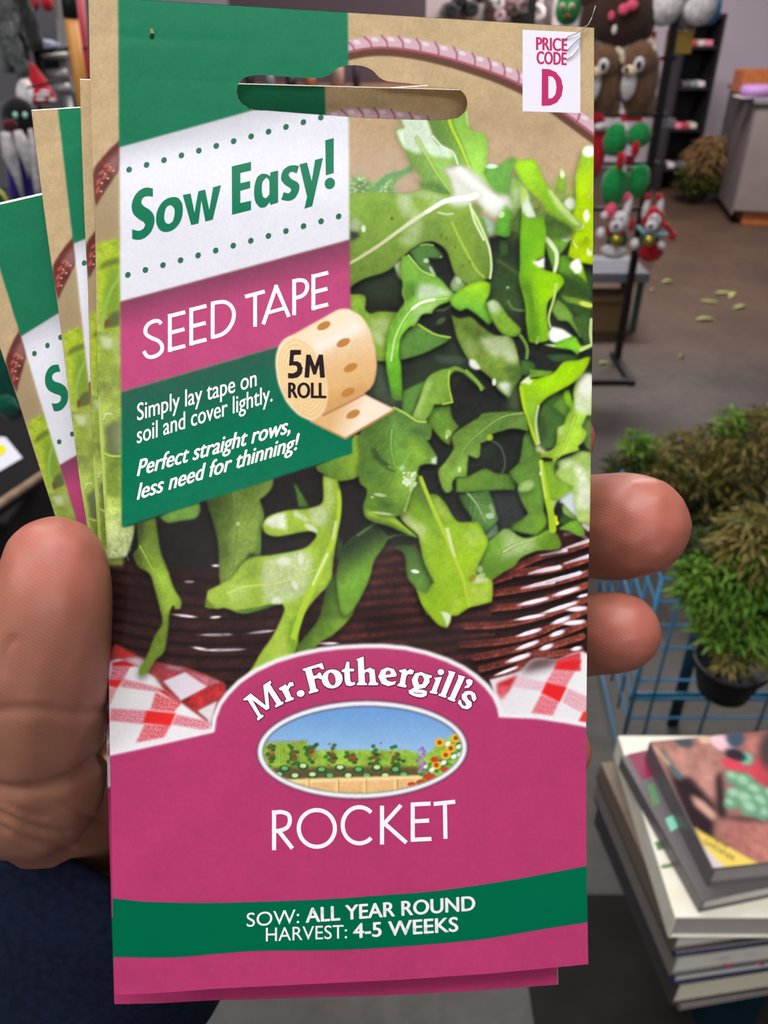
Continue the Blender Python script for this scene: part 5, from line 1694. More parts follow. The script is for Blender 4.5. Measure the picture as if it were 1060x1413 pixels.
# brand lettering on the arch
LA, LB = T(325, 890, 170 / 1060), T(490, 890, 180 / 1060)
BR = [
    (LA([(68, 466), (130, 418), (262, 524), (240, 348), (300, 308), (307, 326), (296, 340), (395, 492), (412, 490), (409, 506), (346, 538), (340, 524), (354, 506), (277, 388), (290, 545), (264, 560), (140, 466), (216, 600), (240, 604),
         (238, 618), (192, 650), (186, 635), (196, 618), (106, 472), (72, 476)]), []),
    (LA([(375, 372), (432, 340), (443, 362), (465, 322), (495, 322), (500, 350), (472, 356), (454, 385), (480, 450), (500, 453), (500, 468), (432, 492), (428, 480), (440, 465), (402, 392), (380, 386)]), []),
    (LA(tilted(561, 417, 32, 27, -10, 24)), []),
    (LA([(578, 207), (745, 155), (762, 205), (745, 208), (716, 188), (652, 206), (670, 268), (700, 260), (718, 238), (735, 243), (748, 290), (730, 292), (712, 282), (676, 292), (693, 375), (712, 385), (712, 398), (635, 418), (630, 405),
         (645, 390), (602, 222), (582, 218)]), []),
    (LA(tilted(832, 292, 88, 80, -12, 32)), [LA(tilted(829, 292, 33, 58, -14, 28))]),
    (LA([(957, 146), (978, 145), (980, 205), (1020, 206), (1018, 225), (982, 225), (988, 308), (1002, 325), (1022, 318), (1030, 336), (992, 352), (955, 345), (943, 315), (938, 232), (915, 230), (918, 215), (942, 204)]), []),
    (LB([(10, 118), (68, 95), (74, 207), (120, 185), (158, 202), (168, 300), (188, 313), (186, 325), (110, 325), (112, 312), (122, 300), (118, 225), (92, 214), (76, 232), (80, 305), (97, 314), (96, 325), (15, 325), (18, 312), (30, 303), (24, 130)]), []),
    (LB([(190, 258), (212, 205), (262, 183), (315, 197), (338, 240), (332, 255), (246, 265), (264, 292), (302, 302), (333, 294), (320, 320), (270, 333), (218, 314)]), [LB([(244, 245), (252, 215), (275, 204), (291, 218), (290, 240)])]),
    (LB([(360, 206), (412, 195), (420, 216), (450, 196), (478, 210), (468, 236), (430, 236), (415, 258), (406, 320), (419, 334), (412, 345), (345, 332), (350, 320), (364, 312), (381, 226), (361, 215)]), []),
    (LB([(462, 282), (490, 232), (540, 220), (572, 236), (625, 250), (620, 266), (601, 268), (605, 300), (570, 345), (520, 356), (512, 366), (552, 366), (584, 378), (580, 410), (540, 425), (480, 414), (440, 392), (436, 368), (456, 362), (482, 344), (470, 320)]),
     [LB([(507, 285), (520, 247), (548, 246), (564, 280), (550, 318), (522, 324)]), LB([(472, 378), (500, 386), (548, 388), (546, 398), (510, 398), (480, 392)])]),
    (LB([(645, 268), (705, 260), (662, 375), (670, 389), (660, 398), (608, 388), (611, 375), (624, 370), (656, 285)]), []),
    (LB(tilted(697, 220, 25, 23, 0, 20)), []),
    (LB([(760, 210), (815, 222), (737, 410), (744, 420), (735, 428), (678, 410), (682, 398), (699, 394), (763, 236)]), []),
    (LB([(838, 244), (893, 258), (810, 440), (814, 454), (805, 460), (752, 440), (757, 426), (772, 424), (841, 268)]), []),
    (LB([(905, 285), (930, 277), (955, 290), (950, 318), (925, 345), (890, 350), (895, 336), (915, 325), (904, 305)]), []),
    (LB([(986, 436), (968, 460), (955, 446), (945, 406), (922, 400), (907, 414), (917, 440), (947, 466), (946, 500), (915, 522), (870, 512), (838, 472), (845, 446), (862, 450), (868, 480), (890, 500), (905, 490), (896, 465), (871, 440),
         (868, 406), (895, 378), (940, 375), (975, 394)]), []),
]
ol, br = Print(0.00003), Print(0.00006)
for (o_, h_) in BR:
    sm = len(o_) > 14
    br.poly(o_, h_, smooth=sm, corner=38)
    for a in range(8):
        dx, dy = 0.3 * math.cos(a * PI / 4), 0.3 * math.sin(a * PI / 4)
        br.poly([(x + dx, y + dy) for x, y in (cr(o_, n=3, corner=38) if sm else o_)], [[(x + dx, y + dy) for x, y in q_] for q_ in h_])
        dx, dy = 1.6 * math.cos(a * PI / 4) + 0.15, 1.6 * math.sin(a * PI / 4) + 0.15
        P = [(x + dx, y + dy) for x, y in (cr(o_, n=3, corner=38) if sm else o_)]
        ol.poly(P)
ml = Print(0.000045)
for (o_, h_) in BR:
    for q_ in h_:
        q_ = np.array(q_, float)
        ctr = q_.mean(0)
        ml.poly([tuple(v) for v in ctr + (q_ - ctr) * (0.8 if len(q_) > 8 else 0.7)])
ol.build('lettering_outline', INK_P)
ml.build('lettering_counter', paper_mat('panel magenta ink', None, MAG))
br.build('brand_lettering', INK_W)

# ROCKET
rk = Print(0.00003)
KQ = T(280, 880, 420 / 1060)
w_ = 5.6
rk.line(KQ([(248, 601), (248, 740)]), w_)
rk.line(KQ([(241, 611), (272, 607), (297, 616), (303, 638), (294, 660), (270, 671), (241, 675)]), w_, smooth=True)
rk.line(KQ([(262, 670), (312, 734)]), w_)
rk.line([tuple(p) for p in KQ(tilted(397, 664, 63, 64, -4, 44))], w_, closed=True)
rk.line(KQ([(545 + 58 * math.cos(a), 653 + 63 * math.sin(a)) for a in np.linspace(-0.78, -2 * PI + 0.78, 36)]), w_)
rk.line(KQ([(624, 585), (624, 720)]), w_)
rk.line(KQ([(690, 583), (626, 654)]), w_)
rk.line(KQ([(632, 646), (709, 714)]), w_)
rk.line(KQ([(731, 575), (731, 710)]), w_)
for yy_, rr in ((581, 793), (640, 788), (704, 796)):
    rk.line(KQ([(724, yy_), (rr, yy_ - 3.5)]), w_)
rk.line(KQ([(804, 579), (879, 571)]), w_)
rk.line(KQ([(843, 574), (845, 700)]), w_)
rk.build('variety_lettering', INK_W)

# sowing and harvest lines
sh_ = Print(0.00010)
sh_.text('SOW:', (340.5, 1279), (413, 1273.6), 19)
sh_.text('ALL YEAR ROUND', (422.5, 1273), (655.5, 1256), 19.5, bold=0.7, up=(-0.02, -1))
sh_.text('HARVEST:', (367, 1299), (479, 1294.6), 18.5)
sh_.text('4-5 WEEKS', (488, 1294.5), (632, 1285), 19.5, bold=0.7, up=(-0.02, -1))
sh_.build('season_lettering', INK_W)

# ------------------------------------------------------------------ the packets fanned behind it
def place_packet(o, anchor, target, d, rz, rx=0.0, ry=0.0, label=None):
    """move a copy so that the print at 'anchor' lands at picture position 'target' at depth d"""
    Rm = Matrix.Rotation(R(rz), 3, 'Z') @ Matrix.Rotation(R(rx), 3, 'X') @ Matrix.Rotation(R(ry), 3, 'Y')
    a = Vector(PK(anchor[0], anchor[1]).tolist())
    tc = Vector(((target[0] - 530) / FPX * d, -(target[1] - 706.5) / FPX * d, -d))
    loc = tc - Rm @ a
    o.matrix_world = Matrix.Translation(CLOC + CROT @ loc) @ (CROT @ Rm).to_4x4()
    tag(o, label)
    return o


bpy.context.view_layer.update()
PB = place_packet(copy_tree(packet), (122, -5), (110, 110), 0.1460, 0.05, 1.4, -2.3, 'second packet of the fan, seen through the slot of the front one')
PCk = place_packet(copy_tree(packet), (165, 203), (101.6, 336), 0.1545, 5.4, 1.6, -1.9, 'third packet of the fan, tan and green strip leaning left of the front one')
PD = place_packet(copy_tree(packet), (165, 203), (29, 464), 0.1620, 13.7, 7.3, -3.0, 'rearmost packet of the fan, tilted furthest left, large letter S showing')
# a loose thread snagged on the corner of the price label
th_ = MB()
def pw(x, y, lift):
    return packet.matrix_world @ Vector(PK(x, y, lift).tolist())
for pts in ([(817, 24, .0006), (812, 34, .0012), (806, 38, .0008), (803, 50, .0003), (800, 66, .0004), (790, 78, .0003), (782, 82, .0002)], [(806, 38, .0008), (796, 46, .0005), (785, 50, .0003), (778, 56, .0002)],
            [(803, 50, .0003), (792, 60, .0004), (783, 70, .0003)], [(822, 8, .0010), (817, 24, .0006)]):
    q = [pw(*p) for p in pts]
    th_.tube(q, 0.00009, 6)
tho = th_.build('thread', mat('grey thread', (150, 146, 150), 0.6))
tag(tho, 'loose grey thread snagged on the corner of the front packet by its price code', 'thread')
# a nick in the green paper of the front packet only
nk = Print(0.00003)
nk.poly(tilted(210, 50, 3.4, 4.2, 10, 16))
nk.build('paper_nick', paper_mat('nick dark', None, (20, 44, 36)))
nk = Print(0.00004)
nk.poly([(207, 39), (211, 40), (213, 46), (208, 46)])
nk.build('paper_nick', paper_mat('nick pale', None, (150, 136, 96)))
# ------------------------------------------------------------------ the hand that holds the fan (a left hand, palm towards the lens)
def skin_mat():
    m = bpy.data.materials.new('skin')
    m.use_nodes = True
    nt = m.node_tree
    b = nt.nodes['Principled BSDF']
    b.inputs['Roughness'].default_value = 0.42
    b.inputs['Specular IOR Level'].default_value = 0.42
    b.inputs['Subsurface Weight'].default_value = 0.35
    b.inputs['Subsurface Radius'].default_value = (1.0, 0.32, 0.18)
    b.inputs['Subsurface Scale'].default_value = 0.0022
    tc = nt.nodes.new('ShaderNodeTexCoord')
    at = nt.nodes.new('ShaderNodeAttribute')
    at.attribute_name = 'flush'
    n = nt.nodes.new('ShaderNodeTexNoise')
    n.inputs['Scale'].default_value = 160
    n.inputs['Detail'].default_value = 6
    nt.links.new(tc.outputs['Object'], n.inputs['Vector'])
    mx = nt.nodes.new('ShaderNodeMix')
    mx.data_type = 'RGBA'
    mx.inputs[6].default_value = L4((158, 108, 88))
    mx.inputs[7].default_value = L4((172, 98, 84))
    nt.links.new(at.outputs['Fac'], mx.inputs[0])
    m2 = nt.nodes.new('ShaderNodeMix')
    m2.data_type = 'RGBA'
    m2.blend_type = 'MULTIPLY'
    m2.inputs[0].default_value = 0.35
    r = nt.nodes.new('ShaderNodeValToRGB')
    r.color_ramp.elements[0].position = 0.3
    r.color_ramp.elements[1].position = 0.7
    r.color_ramp.elements[0].color = (0.62, 0.55, 0.52, 1)
    r.color_ramp.elements[1].color = (1, 1, 1, 1)
    nt.links.new(n.outputs['Fac'], r.inputs['Fac'])
    nt.links.new(mx.outputs[2], m2.inputs[6])
    nt.links.new(r.outputs['Color'], m2.inputs[7])
    nt.links.new(m2.outputs[2], b.inputs['Base Color'])
    # papillary ridges and fine creases
    w = nt.nodes.new('ShaderNodeTexWave')
    w.wave_type = 'BANDS'
    w.bands_direction = 'DIAGONAL'
    w.inputs['Scale'].default_value = 620
    w.inputs['Distortion'].default_value = 5.0
    w.inputs['Detail'].default_value = 2
    w.inputs['Detail Scale'].default_value = 0.25
    nt.links.new(tc.outputs['Object'], w.inputs['Vector'])
    n2 = nt.nodes.new('ShaderNodeTexNoise')
    n2.inputs['Scale'].default_value = 900
    n2.inputs['Detail'].default_value = 3
    nt.links.new(tc.outputs['Object'], n2.inputs['Vector'])
    ad = nt.nodes.new('ShaderNodeMath')
    ad.operation = 'ADD'
    nt.links.new(w.outputs['Fac'], ad.inputs[0])
    nt.links.new(n2.outputs['Fac'], ad.inputs[1])
    bp = nt.nodes.new('ShaderNodeBump')
    bp.inputs['Strength'].default_value = 0.09
    bp.inputs['Distance'].default_value = 0.00014
    nt.links.new(ad.outputs[0], bp.inputs['Height'])
    nt.links.new(bp.outputs['Normal'], b.inputs['Normal'])
    return m


SKIN = skin_mat()
ICO = bmesh.new()
bmesh.ops.create_icosphere(ICO, subdivisions=2, radius=1.0)
ICOV = [v.co.copy() for v in ICO.verts]
ICOF = [[v.index for v in f.verts] for f in ICO.faces]
ICO.free()


def chain(mb, pts, step=0.1):
    """pts: (px, py, depth, radius in picture pixels at that depth, squash towards the lens)"""
    P = [np.array(p if len(p) == 5 else tuple(p) + (1.0,), float) for p in pts]
    Q = cr([p for p in P], closed=False, n=14, corner=400)
    last = None
    for q in Q:
        r = q[3] / FPX * q[2]
        c = U(q[0], q[1], q[2])
        if last is not None and (c - last).length < r * step:
            continue
        last = c
        mb.add([c + CROT @ Vector((v.x * r, v.y * r, v.z * r * q[4])) for v in ICOV], ICOF)


hb = MB()
# thumb, from the pad down to its root
chain(hb, [(76, 782, 0.1345, 74, 0.9), (75, 812, 0.1342, 81, 0.9), (70, 850, 0.1352, 86, 0.9), (62, 900, 0.1380, 92, 0.9), (53, 950, 0.1425, 98, 0.9), (46, 1010, 0.1505, 103, 0.92), (42, 1075, 0.1610, 106, 0.95),
           (48, 1100, 0.1760, 86, 0.9), (95, 1128, 0.1980, 88, 0.85), (150, 1165, 0.2120, 96, 0.8)])
# ball of the thumb and the palm behind the packets
chain(hb, [(60, 1090, 0.184, 94, 0.8), (130, 1060, 0.204, 108, 0.75), (230, 1000, 0.214, 118, 0.65), (330, 900, 0.219, 118, 0.55), (400, 800, 0.222, 110, 0.5)])
chain(hb, [(130, 1140, 0.208, 98, 0.75), (230, 1110, 0.218, 118, 0.65), (340, 1030, 0.221, 118, 0.55), (420, 960, 0.223, 110, 0.5)])
chain(hb, [(160, 1165, 0.214, 98, 0.75), (270, 1140, 0.220, 106, 0.65), (380, 1080, 0.222, 100, 0.55)])
# wrist and forearm inside the sleeve
chain(hb, [(160, 1190, 0.218, 110, 0.72), (130, 1250, 0.226, 108, 0.7), (70, 1340, 0.231, 112, 0.7), (0, 1440, 0.238, 120, 0.7)])
# fingers crossing behind the packets, tips out on the right
chain(hb, [(400, 790, 0.216, 92, 0.75), (500, 700, 0.213, 78, 0.8), (610, 640, 0.206, 72, 0.85), (700, 612, 0.192, 66, 0.9), (755, 606, 0.1790, 60, 0.9), (778, 606, 0.1730, 46, 0.9)])
chain(hb, [(420, 880, 0.217, 92, 0.75), (540, 800, 0.214, 80, 0.8), (670, 750, 0.207, 76, 0.85), (770, 728, 0.193, 71, 0.9), (840, 727, 0.1805, 76, 0.9), (866, 726, 0.1750, 76, 0.9), (885, 725, 0.1710, 72, 0.9)])
chain(hb, [(420, 970, 0.217, 88, 0.75), (540, 920, 0.214, 76, 0.8), (660, 890, 0.207, 70, 0.85), (760, 882, 0.192, 60, 0.9), (820, 875, 0.1785, 59, 0.9), (846, 873, 0.1720, 59, 0.9), (860, 872, 0.1690, 56, 0.9)])
chain(hb, [(390, 1070, 0.215, 80, 0.75), (500, 1060, 0.213, 66, 0.8), (620, 1050, 0.206, 58, 0.85), (710, 1040, 0.192, 52, 0.9), (764, 1036, 0.1790, 48, 0.9), (780, 1035, 0.1735, 40, 0.9)])

person = empty('person', U(60, 1300, 0.205))
tag(person, 'person in a navy jacket, left hand fanning seed packets between thumb and fingers', 'person')
P0 = Vector(person.location)
tmp = raw('tmp', hb.v, hb.f, None)
md = tmp.modifiers.new('r', 'REMESH')
md.mode = 'VOXEL'
md.voxel_size = 0.0009
md2 = tmp.modifiers.new('s', 'SMOOTH')
md2.factor = 0.6
md2.iterations = 14
dg = bpy.context.evaluated_depsgraph_get()
hm = bpy.data.meshes.new_from_object(tmp.evaluated_get(dg))
bpy.data.objects.remove(tmp, do_unlink=True)
n_ = len(hm.vertices)
HV = np.zeros(n_ * 3, np.float32)
hm.vertices.foreach_get('co', HV)
HV = HV.reshape(-1, 3).astype(float)
# project to picture positions so that creases and the flushed pads can be set on the flesh itself
CR_ = np.array(CROT)
cs = (HV - np.array(CLOC)) @ CR_
hd_ = -cs[:, 2]
hx, hy = cs[:, 0] / hd_ * FPX + 530, -cs[:, 1] / hd_ * FPX + 706.5
HN = np.zeros(n_ * 3, np.float32)
hm.vertices.foreach_get('normal', HN)
HN = HN.reshape(-1, 3)
push = np.zeros(n_)


def crease(pts, width, deep, dmax=0.2):
    q = cr(pts, closed=False, n=8)
    best = np.full(n_, 1e9)
    for a, b in zip(q[:-1], q[1:]):
        d = b - a
        t = np.clip(((hx - a[0]) * d[0] + (hy - a[1]) * d[1]) / (d @ d + 1e-9), 0, 1)
        best = np.minimum(best, np.hypot(hx - a[0] - t * d[0], hy - a[1] - t * d[1]))
    global push
    push -= deep * np.exp(-(best / width) ** 2) * (hd_ < dmax)


crease([(-40, 1082), (20, 1093), (80, 1083), (120, 1062), (170, 1018)], 9, 0.0014)
crease([(-30, 985), (40, 978), (110, 985), (160, 975)], 7, 0.0004)
crease([(-30, 1110), (40, 1140), (90, 1150)], 4, 0.0007)
crease([(-30, 1128), (40, 1160), (100, 1172)], 4, 0.0006)
crease([(-30, 1085), (10, 1112), (60, 1128)], 3.5, 0.0005)
crease([(60, 1205), (110, 1212), (170, 1196)], 4, 0.0006)
crease([(90, 1110), (130, 1130), (170, 1130)], 4, 0.0004)
crease([(20, 880), (6, 900), (4, 930)], 4, 0.0006)
HV += HN * push[:, None]
hm.vertices.foreach_set('co', (HV - np.array(P0)).astype(np.float32).ravel())
fl = np.zeros(n_)
for (x, y, r, a) in ((75, 770, 95, 1.0), (900, 720, 85, 1.0), (870, 870, 75, 1.0), (820, 605, 60, 0.8), (815, 1035, 50, 0.8), (60, 880, 90, 0.35)):
    fl = np.maximum(fl, a * np.exp(-(np.hypot(hx - x, hy - y) / r) ** 2))
ca = hm.color_attributes.new('flush', 'FLOAT_COLOR', 'POINT')
cc = np.ones((n_, 4), np.float32)
cc[:, :3] = fl[:, None]
ca.data.foreach_set('color', cc.ravel())
hm.materials.clear()
hm.materials.append(SKIN)
hm.shade_smooth()
hm.name = 'hand'
hand = bpy.data.objects.new('hand', hm)
COL.objects.link(hand)
hand.parent = person

# thumbnail on the far side of the thumb, seen edge-on at the left
NAIL = mat('fingernail', (222, 186, 172), 0.3, 0.5)
nb = MB()
gn = 12
for j in range(gn):
    for i in range(gn):
        v = j / (gn - 1)
        y = 768 + v * 88
        cx = np.interp(y, [760, 782, 812, 850, 900], [76, 76, 75, 70, 62])
        rr = np.interp(y, [760, 782, 812, 850, 900], [70, 74, 80, 84.5, 90]) * 0.985
        dd = np.interp(y, [760, 782, 812, 850, 900], [0.1345, 0.1345, 0.1342, 0.1352, 0.1380])
        half = 0.62 * math.sqrt(max(0.0, 1 - max(0.0, (0.35 - v) / 0.35) ** 2 * 0.75))
        a = (i / (gn - 1) - 0.5) * 2 * half + 0.80
        nb.v.append(U(cx - rr * math.cos(a), y, dd + math.sin(a) * rr * 0.9 / FPX * dd) - P0)
for j in range(gn - 1):
    for i in range(gn - 1):
        nb.f.append([j * gn + i, j * gn + i + 1, (j + 1) * gn + i + 1, (j + 1) * gn + i])
nail = nb.build('thumbnail', NAIL, person)
sm = nail.modifiers.new('thick', 'SOLIDIFY')
sm.thickness = 0.0005

# navy jacket sleeve
NAVY = mat('navy twill', (12, 18, 36), 0.9, 0.15, bump=(2400, 0.5, 0.0003), var=(500, (20, 28, 50)))
_nt = NAVY.node_tree
sl_m = MB()
ax0, ax1 = U(190, 1080, 0.216), U(-120, 1502, 0.246)
axd = (ax1 - ax0).normalized()
side = CROT @ Vector((1, 0, 0))
side = (side - axd * side.dot(axd)).normalized()
fro = axd.cross(side).normalized()
SEG, RINGS = 56, 34
prof = [(-0.0005, 0.0500), (-0.0012, 0.0525), (0.0002, 0.0545), (0.003, 0.0550), (0.006, 0.0548)]
rings = [(d_, r_) for d_, r_ in prof] + [(0.009 + i * 0.0048, 0.0550 + 0.0007 * math.sin(i * 0.9) + 0.0003 * i) for i in range(RINGS)]
rings = [(0.012, 0.0495)] + rings
for k, (d_, r_) in enumerate(rings):
    for s in range(SEG):
        a = 2 * PI * s / SEG
        fold = 1 + 0.012 * math.sin(3 * a + d_ * 90) + 0.008 * math.sin(7 * a - d_ * 140)
        sl_m.v.append(ax0 + axd * d_ + (side * math.cos(a) * r_ + fro * math.sin(a) * r_ * 0.68) * (fold if d_ > 0.008 else 1) - P0)
for k in range(len(rings) - 1):
    for s in range(SEG):
        s2 = (s + 1) % SEG
        sl_m.f.append([k * SEG + s, k * SEG + s2, (k + 1) * SEG + s2, (k + 1) * SEG + s])
sl_m.build('sleeve', NAVY, person)
# ------------------------------------------------------------------ stack of books at the lower right
def near(px, Y, z):
    d = Y * math.cos(R(PITCH)) + (CAM_H - z) * math.sin(R(PITCH))
    return Vector(((px - 530) / FPX * d, Y, z))


def book(z1, th, p0, p1, width, cov, pages, label, name='book'):
    """a lying book: p0, p1 picture positions of the far and near end of its spine on its upper face (p1 may be (px,) for a near end flush with the stack), z1 the height of that face"""
    a = F(p0[0], p0[1], z1)
    b = F(p1[0], p1[1], z1) if len(p1) == 2 else near(p1[0], Y_FLUSH, z1)
    u = (b - a)
    ln = u.length
    u.normalize()
    v = Vector((-u.y, u.x, 0))
    if v.x < 0:
        v = -v
    t = thing(name, label, 'book', (a + b) / 2 + v * width / 2 - Vector((0, 0, th)), 'books stacked at the lower right')
    rot = Matrix((u, v, Vector((0, 0, 1)))).transposed()
    c0 = (a + b) / 2 + v * width / 2
    tc = 0.0026
    cv = MB()
    cv.box(c0 - Vector((0, 0, tc / 2)), (ln, width, tc), rot, 0.0009)
    cv.box(c0 - Vector((0, 0, th - tc / 2)), (ln, width, tc), rot, 0.0009)
    cv.box((a + b) / 2 + v * 0.0016 - Vector((0, 0, th / 2)), (ln, 0.0032, th - 0.001), rot, 0.0009)
    part(t, 'cover', cv, cov, False)
    pg = MB().box(c0 + v * 0.0005 - Vector((0, 0, th / 2)), (ln - 0.006, width - 0.008, th - 2 * tc - 0.0002), rot, 0.0006)
    part(t, 'pages', pg, pages, False)
    return t, c0, u, v, ln


def pages_mat(name, c):
    m = mat(name, c, 0.8, 0.2)
    nt = m.node_tree
    tc = nt.nodes.new('ShaderNodeTexCoord')
    mp = nt.nodes.new('ShaderNodeMapping')
    mp.inputs['Scale'].default_value = (2, 2, 900)
    n = nt.nodes.new('ShaderNodeTexNoise')
    n.inputs['Scale'].default_value = 1.6
    nt.links.new(tc.outputs['Object'], mp.inputs['Vector'])
    nt.links.new(mp.outputs[0], n.inputs['Vector'])
    bp = nt.nodes.new('ShaderNodeBump')
    bp.inputs['Strength'].default_value = 0.4
    bp.inputs['Distance'].default_value = 0.0006
    nt.links.new(n.outputs['Fac'], bp.inputs['Height'])
    nt.links.new(bp.outputs[0], nt.nodes['Principled BSDF'].inputs['Normal'])
    return m


PG_G = pages_mat('grey page edges', (176, 170, 164))
PG_W = pages_mat('white page edges', (226, 222, 212))
CV_W = mat('white gloss cover', (232, 228, 214), 0.35, 0.5, var=(40, (222, 216, 196)))
CV_D = mat('dark grey cover', (96, 90, 92), 0.4, 0.5)
CV_N = mat('navy cover', (38, 46, 84), 0.45, 0.5)
CV_B = mat('brown grey cover', (104, 90, 78), 0.5, 0.4)
PG_C = pages_mat('cream page edges', (228, 220, 196))
CV_G = mat('mid grey cover', (120, 112, 106), 0.5, 0.4)
CV_K = mat('charcoal cover', (58, 54, 54), 0.5, 0.4)
DKC = mat('dark cap', (36, 34, 38), 0.5)
Z = 0.600
Y_FLUSH = F(932, 1266, 0.540).y + 0.004
SPEC = [
    (0.034, (896, 1023), (984, 1199), 0.21, CV_D, PG_G, 'topmost book of the stack, its cover picturing vegetables on a brown ground', 0),
    (0.025, (857, 1043), (970, 1243), 0.215, CV_D, PG_W, 'grey book with a dark red corner, second from the top of the stack', 0),
    (0.044, (853, 1015), (932, 1266), 0.27, CV_W, PG_G, 'thick white book, third from the top of the stack', 0),
    (0.038, (829, 1052), (935,), 0.26, CV_B, PG_W, 'brown spined book under the thick white one, fourth from the top', 0),
    (0.014, (824, 1066), (931,), 0.26, CV_N, PG_W, 'thin navy book, fifth from the top of the stack', 0),
    (0.044, (825, 1072), (933,), 0.26, CV_G, PG_W, 'white paged book with small red marks on its edge, sixth from the top', 0),
    (0.022, (822, 1092), (931,), 0.26, CV_N, PG_W, 'navy spined book, third from the bottom of the stack', 0),
    (0.054, (826, 1106), (936,), 0.26, CV_K, PG_C, 'thick book with broad cream page edges, second from the bottom', 0),
    (0.014, (830, 1140), (939,), 0.265, CV_G, PG_W, 'thin grey book at the very bottom of the stack', 0),
]
zt = Z
tops = []
for (th, p0, p1, wd, cv, pg, lab, _) in SPEC:
    tops.append(book(zt, th, p0, p1, wd, cv, pg, lab) + (zt,))
    zt -= th + 0.0004
ZB = zt
# cover picture of the top book, painted in the same way as the packet
t0, c0, u0, v0, l0, z0 = tops[0]
ART_KEEP = (ART, CX0, CY0, CW, CH)
CX0, CY0, CW, CH = 860, 900, 440, 320
ART = np.zeros((CH, CW, 3))
ART[:] = (150, 104, 96)
BK = T(800, 980, 260 / 848)
flat(BK([(300, 130), (700, 110), (620, 400), (520, 460)]), (170, 122, 112), 0.9, 10, noise=0.4)
flat(BK([(380, 220), (430, 300), (500, 300), (610, 430), (600, 600), (500, 540), (420, 330)]), (48, 36, 40), 1, 4)
flat(BK([(500, 380), (560, 410), (620, 470), (600, 500), (520, 430)]), (222, 170, 150), 0.9, 3)
flat(BK([(610, 300), (640, 270), (660, 480), (900, 480), (1000, 440), (1000, 520), (700, 500), (620, 480)]), (44, 34, 40), 1, 4)
flat(BK([(640, 500), (850, 500), (1100, 480), (1100, 700), (800, 690), (640, 600)]), (160, 104, 94), 1, 8, noise=0.4)
stroke(BK([(370, 190), (420, 260), (450, 300)]), 8, (74, 104, 100), 0.9, 3)
stroke(BK([(340, 170), (400, 240)]), 5, (206, 160, 130), 0.8, 3)
for (x, y, rx, ry, c) in ((620, 130, 12, 10, (226, 196, 206)), (650, 160, 14, 8, (232, 190, 200)), (700, 125, 12, 13, (60, 80, 100)), (745, 215, 10, 8, (120, 200, 170)), (700, 200, 16, 8, (50, 40, 50)),
                          (785, 275, 10, 8, (232, 70, 90)), (690, 245, 18, 7, (214, 70, 90)), (830, 235, 11, 9, (226, 80, 96)), (900, 300, 40, 30, (190, 70, 84)), (470, 140, 14, 8, (70, 80, 86)),
                          (800, 160, 16, 12, (190, 120, 110)), (560, 130, 8, 6, (220, 180, 150)), (900, 180, 30, 30, (70, 60, 60)), (1000, 250, 40, 60, (120, 80, 70))):
    blob(*BK(x, y), rx, ry, c, 0.95, 20, 0.6)
for (x, y, r_) in ((690, 300, 11), (740, 320, 14), (790, 360, 14), (700, 380, 14), (680, 420, 10), (750, 400, 16), (820, 410, 15), (830, 460, 14), (770, 440, 15), (870, 380, 14), (900, 440, 16)):
    blob(*BK(x, y), r_, r_ * 0.8, (104, 150, 120), 1, 0, 0.5)
    blob(*BK(x - 8, y - 10), r_ * 0.6, r_ * 0.4, (160, 200, 168), 0.9, 30, 0.8)
flat(BK([(510, 520), (545, 545), (840, 710), (700, 720), (640, 720), (575, 640)]), (226, 200, 96), 1, 1)
flat(BK([(545, 600), (660, 712), (600, 720)]), (206, 200, 206), 0.9, 1.5)
flat(BK([(720, 90), (900, 60), (1100, 30), (1100, 60), (740, 100)]), (196, 40, 60), 1, 2)
flat(BK([(560, 108), (720, 70), (900, 30), (1200, -30), (1200, -60), (860, 15)]), (130, 160, 190), 1, 2)
cn = 60
gv, gc = [], []
for j in range(cn):
    for i in range(cn):
        p = c0 + u0 * ((j / (cn - 1) - 0.5) * (l0 - 0.002)) + v0 * ((i / (cn - 1) - 0.5) * 0.208) + Vector((0, 0, 0.0003))
        gv.append(p)
        q = CROT.transposed() @ (p - CLOC)
        gc.append((q.x / -q.z * FPX + 530, -q.y / -q.z * FPX + 706.5))
gc = np.array(gc)
KP = KPRINT
cols = sample_art(gc[:, 0][None], gc[:, 1][None])[0]
mbk = MB().add(gv, [[j * cn + i, j * cn + i + 1, (j + 1) * cn + i + 1, (j + 1) * cn + i] for j in range(cn - 1) for i in range(cn - 1)])
co = part(t0, 'cover_picture', mbk, PRINT)
ca = co.data.color_attributes.new('print', 'FLOAT_COLOR', 'POINT')
c4 = np.ones((len(gv), 4), np.float32)
c4[:, :3] = cols
ca.data.foreach_set('color', c4.ravel())
ART, CX0, CY0, CW, CH = ART_KEEP
V_, F_ = glyphs('NEW')
V2_, F2_ = glyphs('GARDENER')
lt = MB()
for (Vg, Fg, pa, pb, hh) in ((V_, F_, (981, 1157), (1003, 1173), 8), (V2_, F2_, (970, 1163), (1012, 1189), 7)):
    xa, xb = Vg[:, 0].min(), Vg[:, 0].max()
    dx, dy = pb[0] - pa[0], pb[1] - pa[1]
    ld = math.hypot(dx, dy)
    lt.add([F(pa[0] + dx * (x - xa) / (xb - xa) + dy / ld * y / CAPH * hh, pa[1] + dy * (x - xa) / (xb - xa) - dx / ld * y / CAPH * hh, z0) + Vector((0, 0, 0.0006)) for x, y in Vg], Fg)
part(t0, 'cover_lettering', lt, mat('olive ink', (96, 84, 30), 0.5), False)
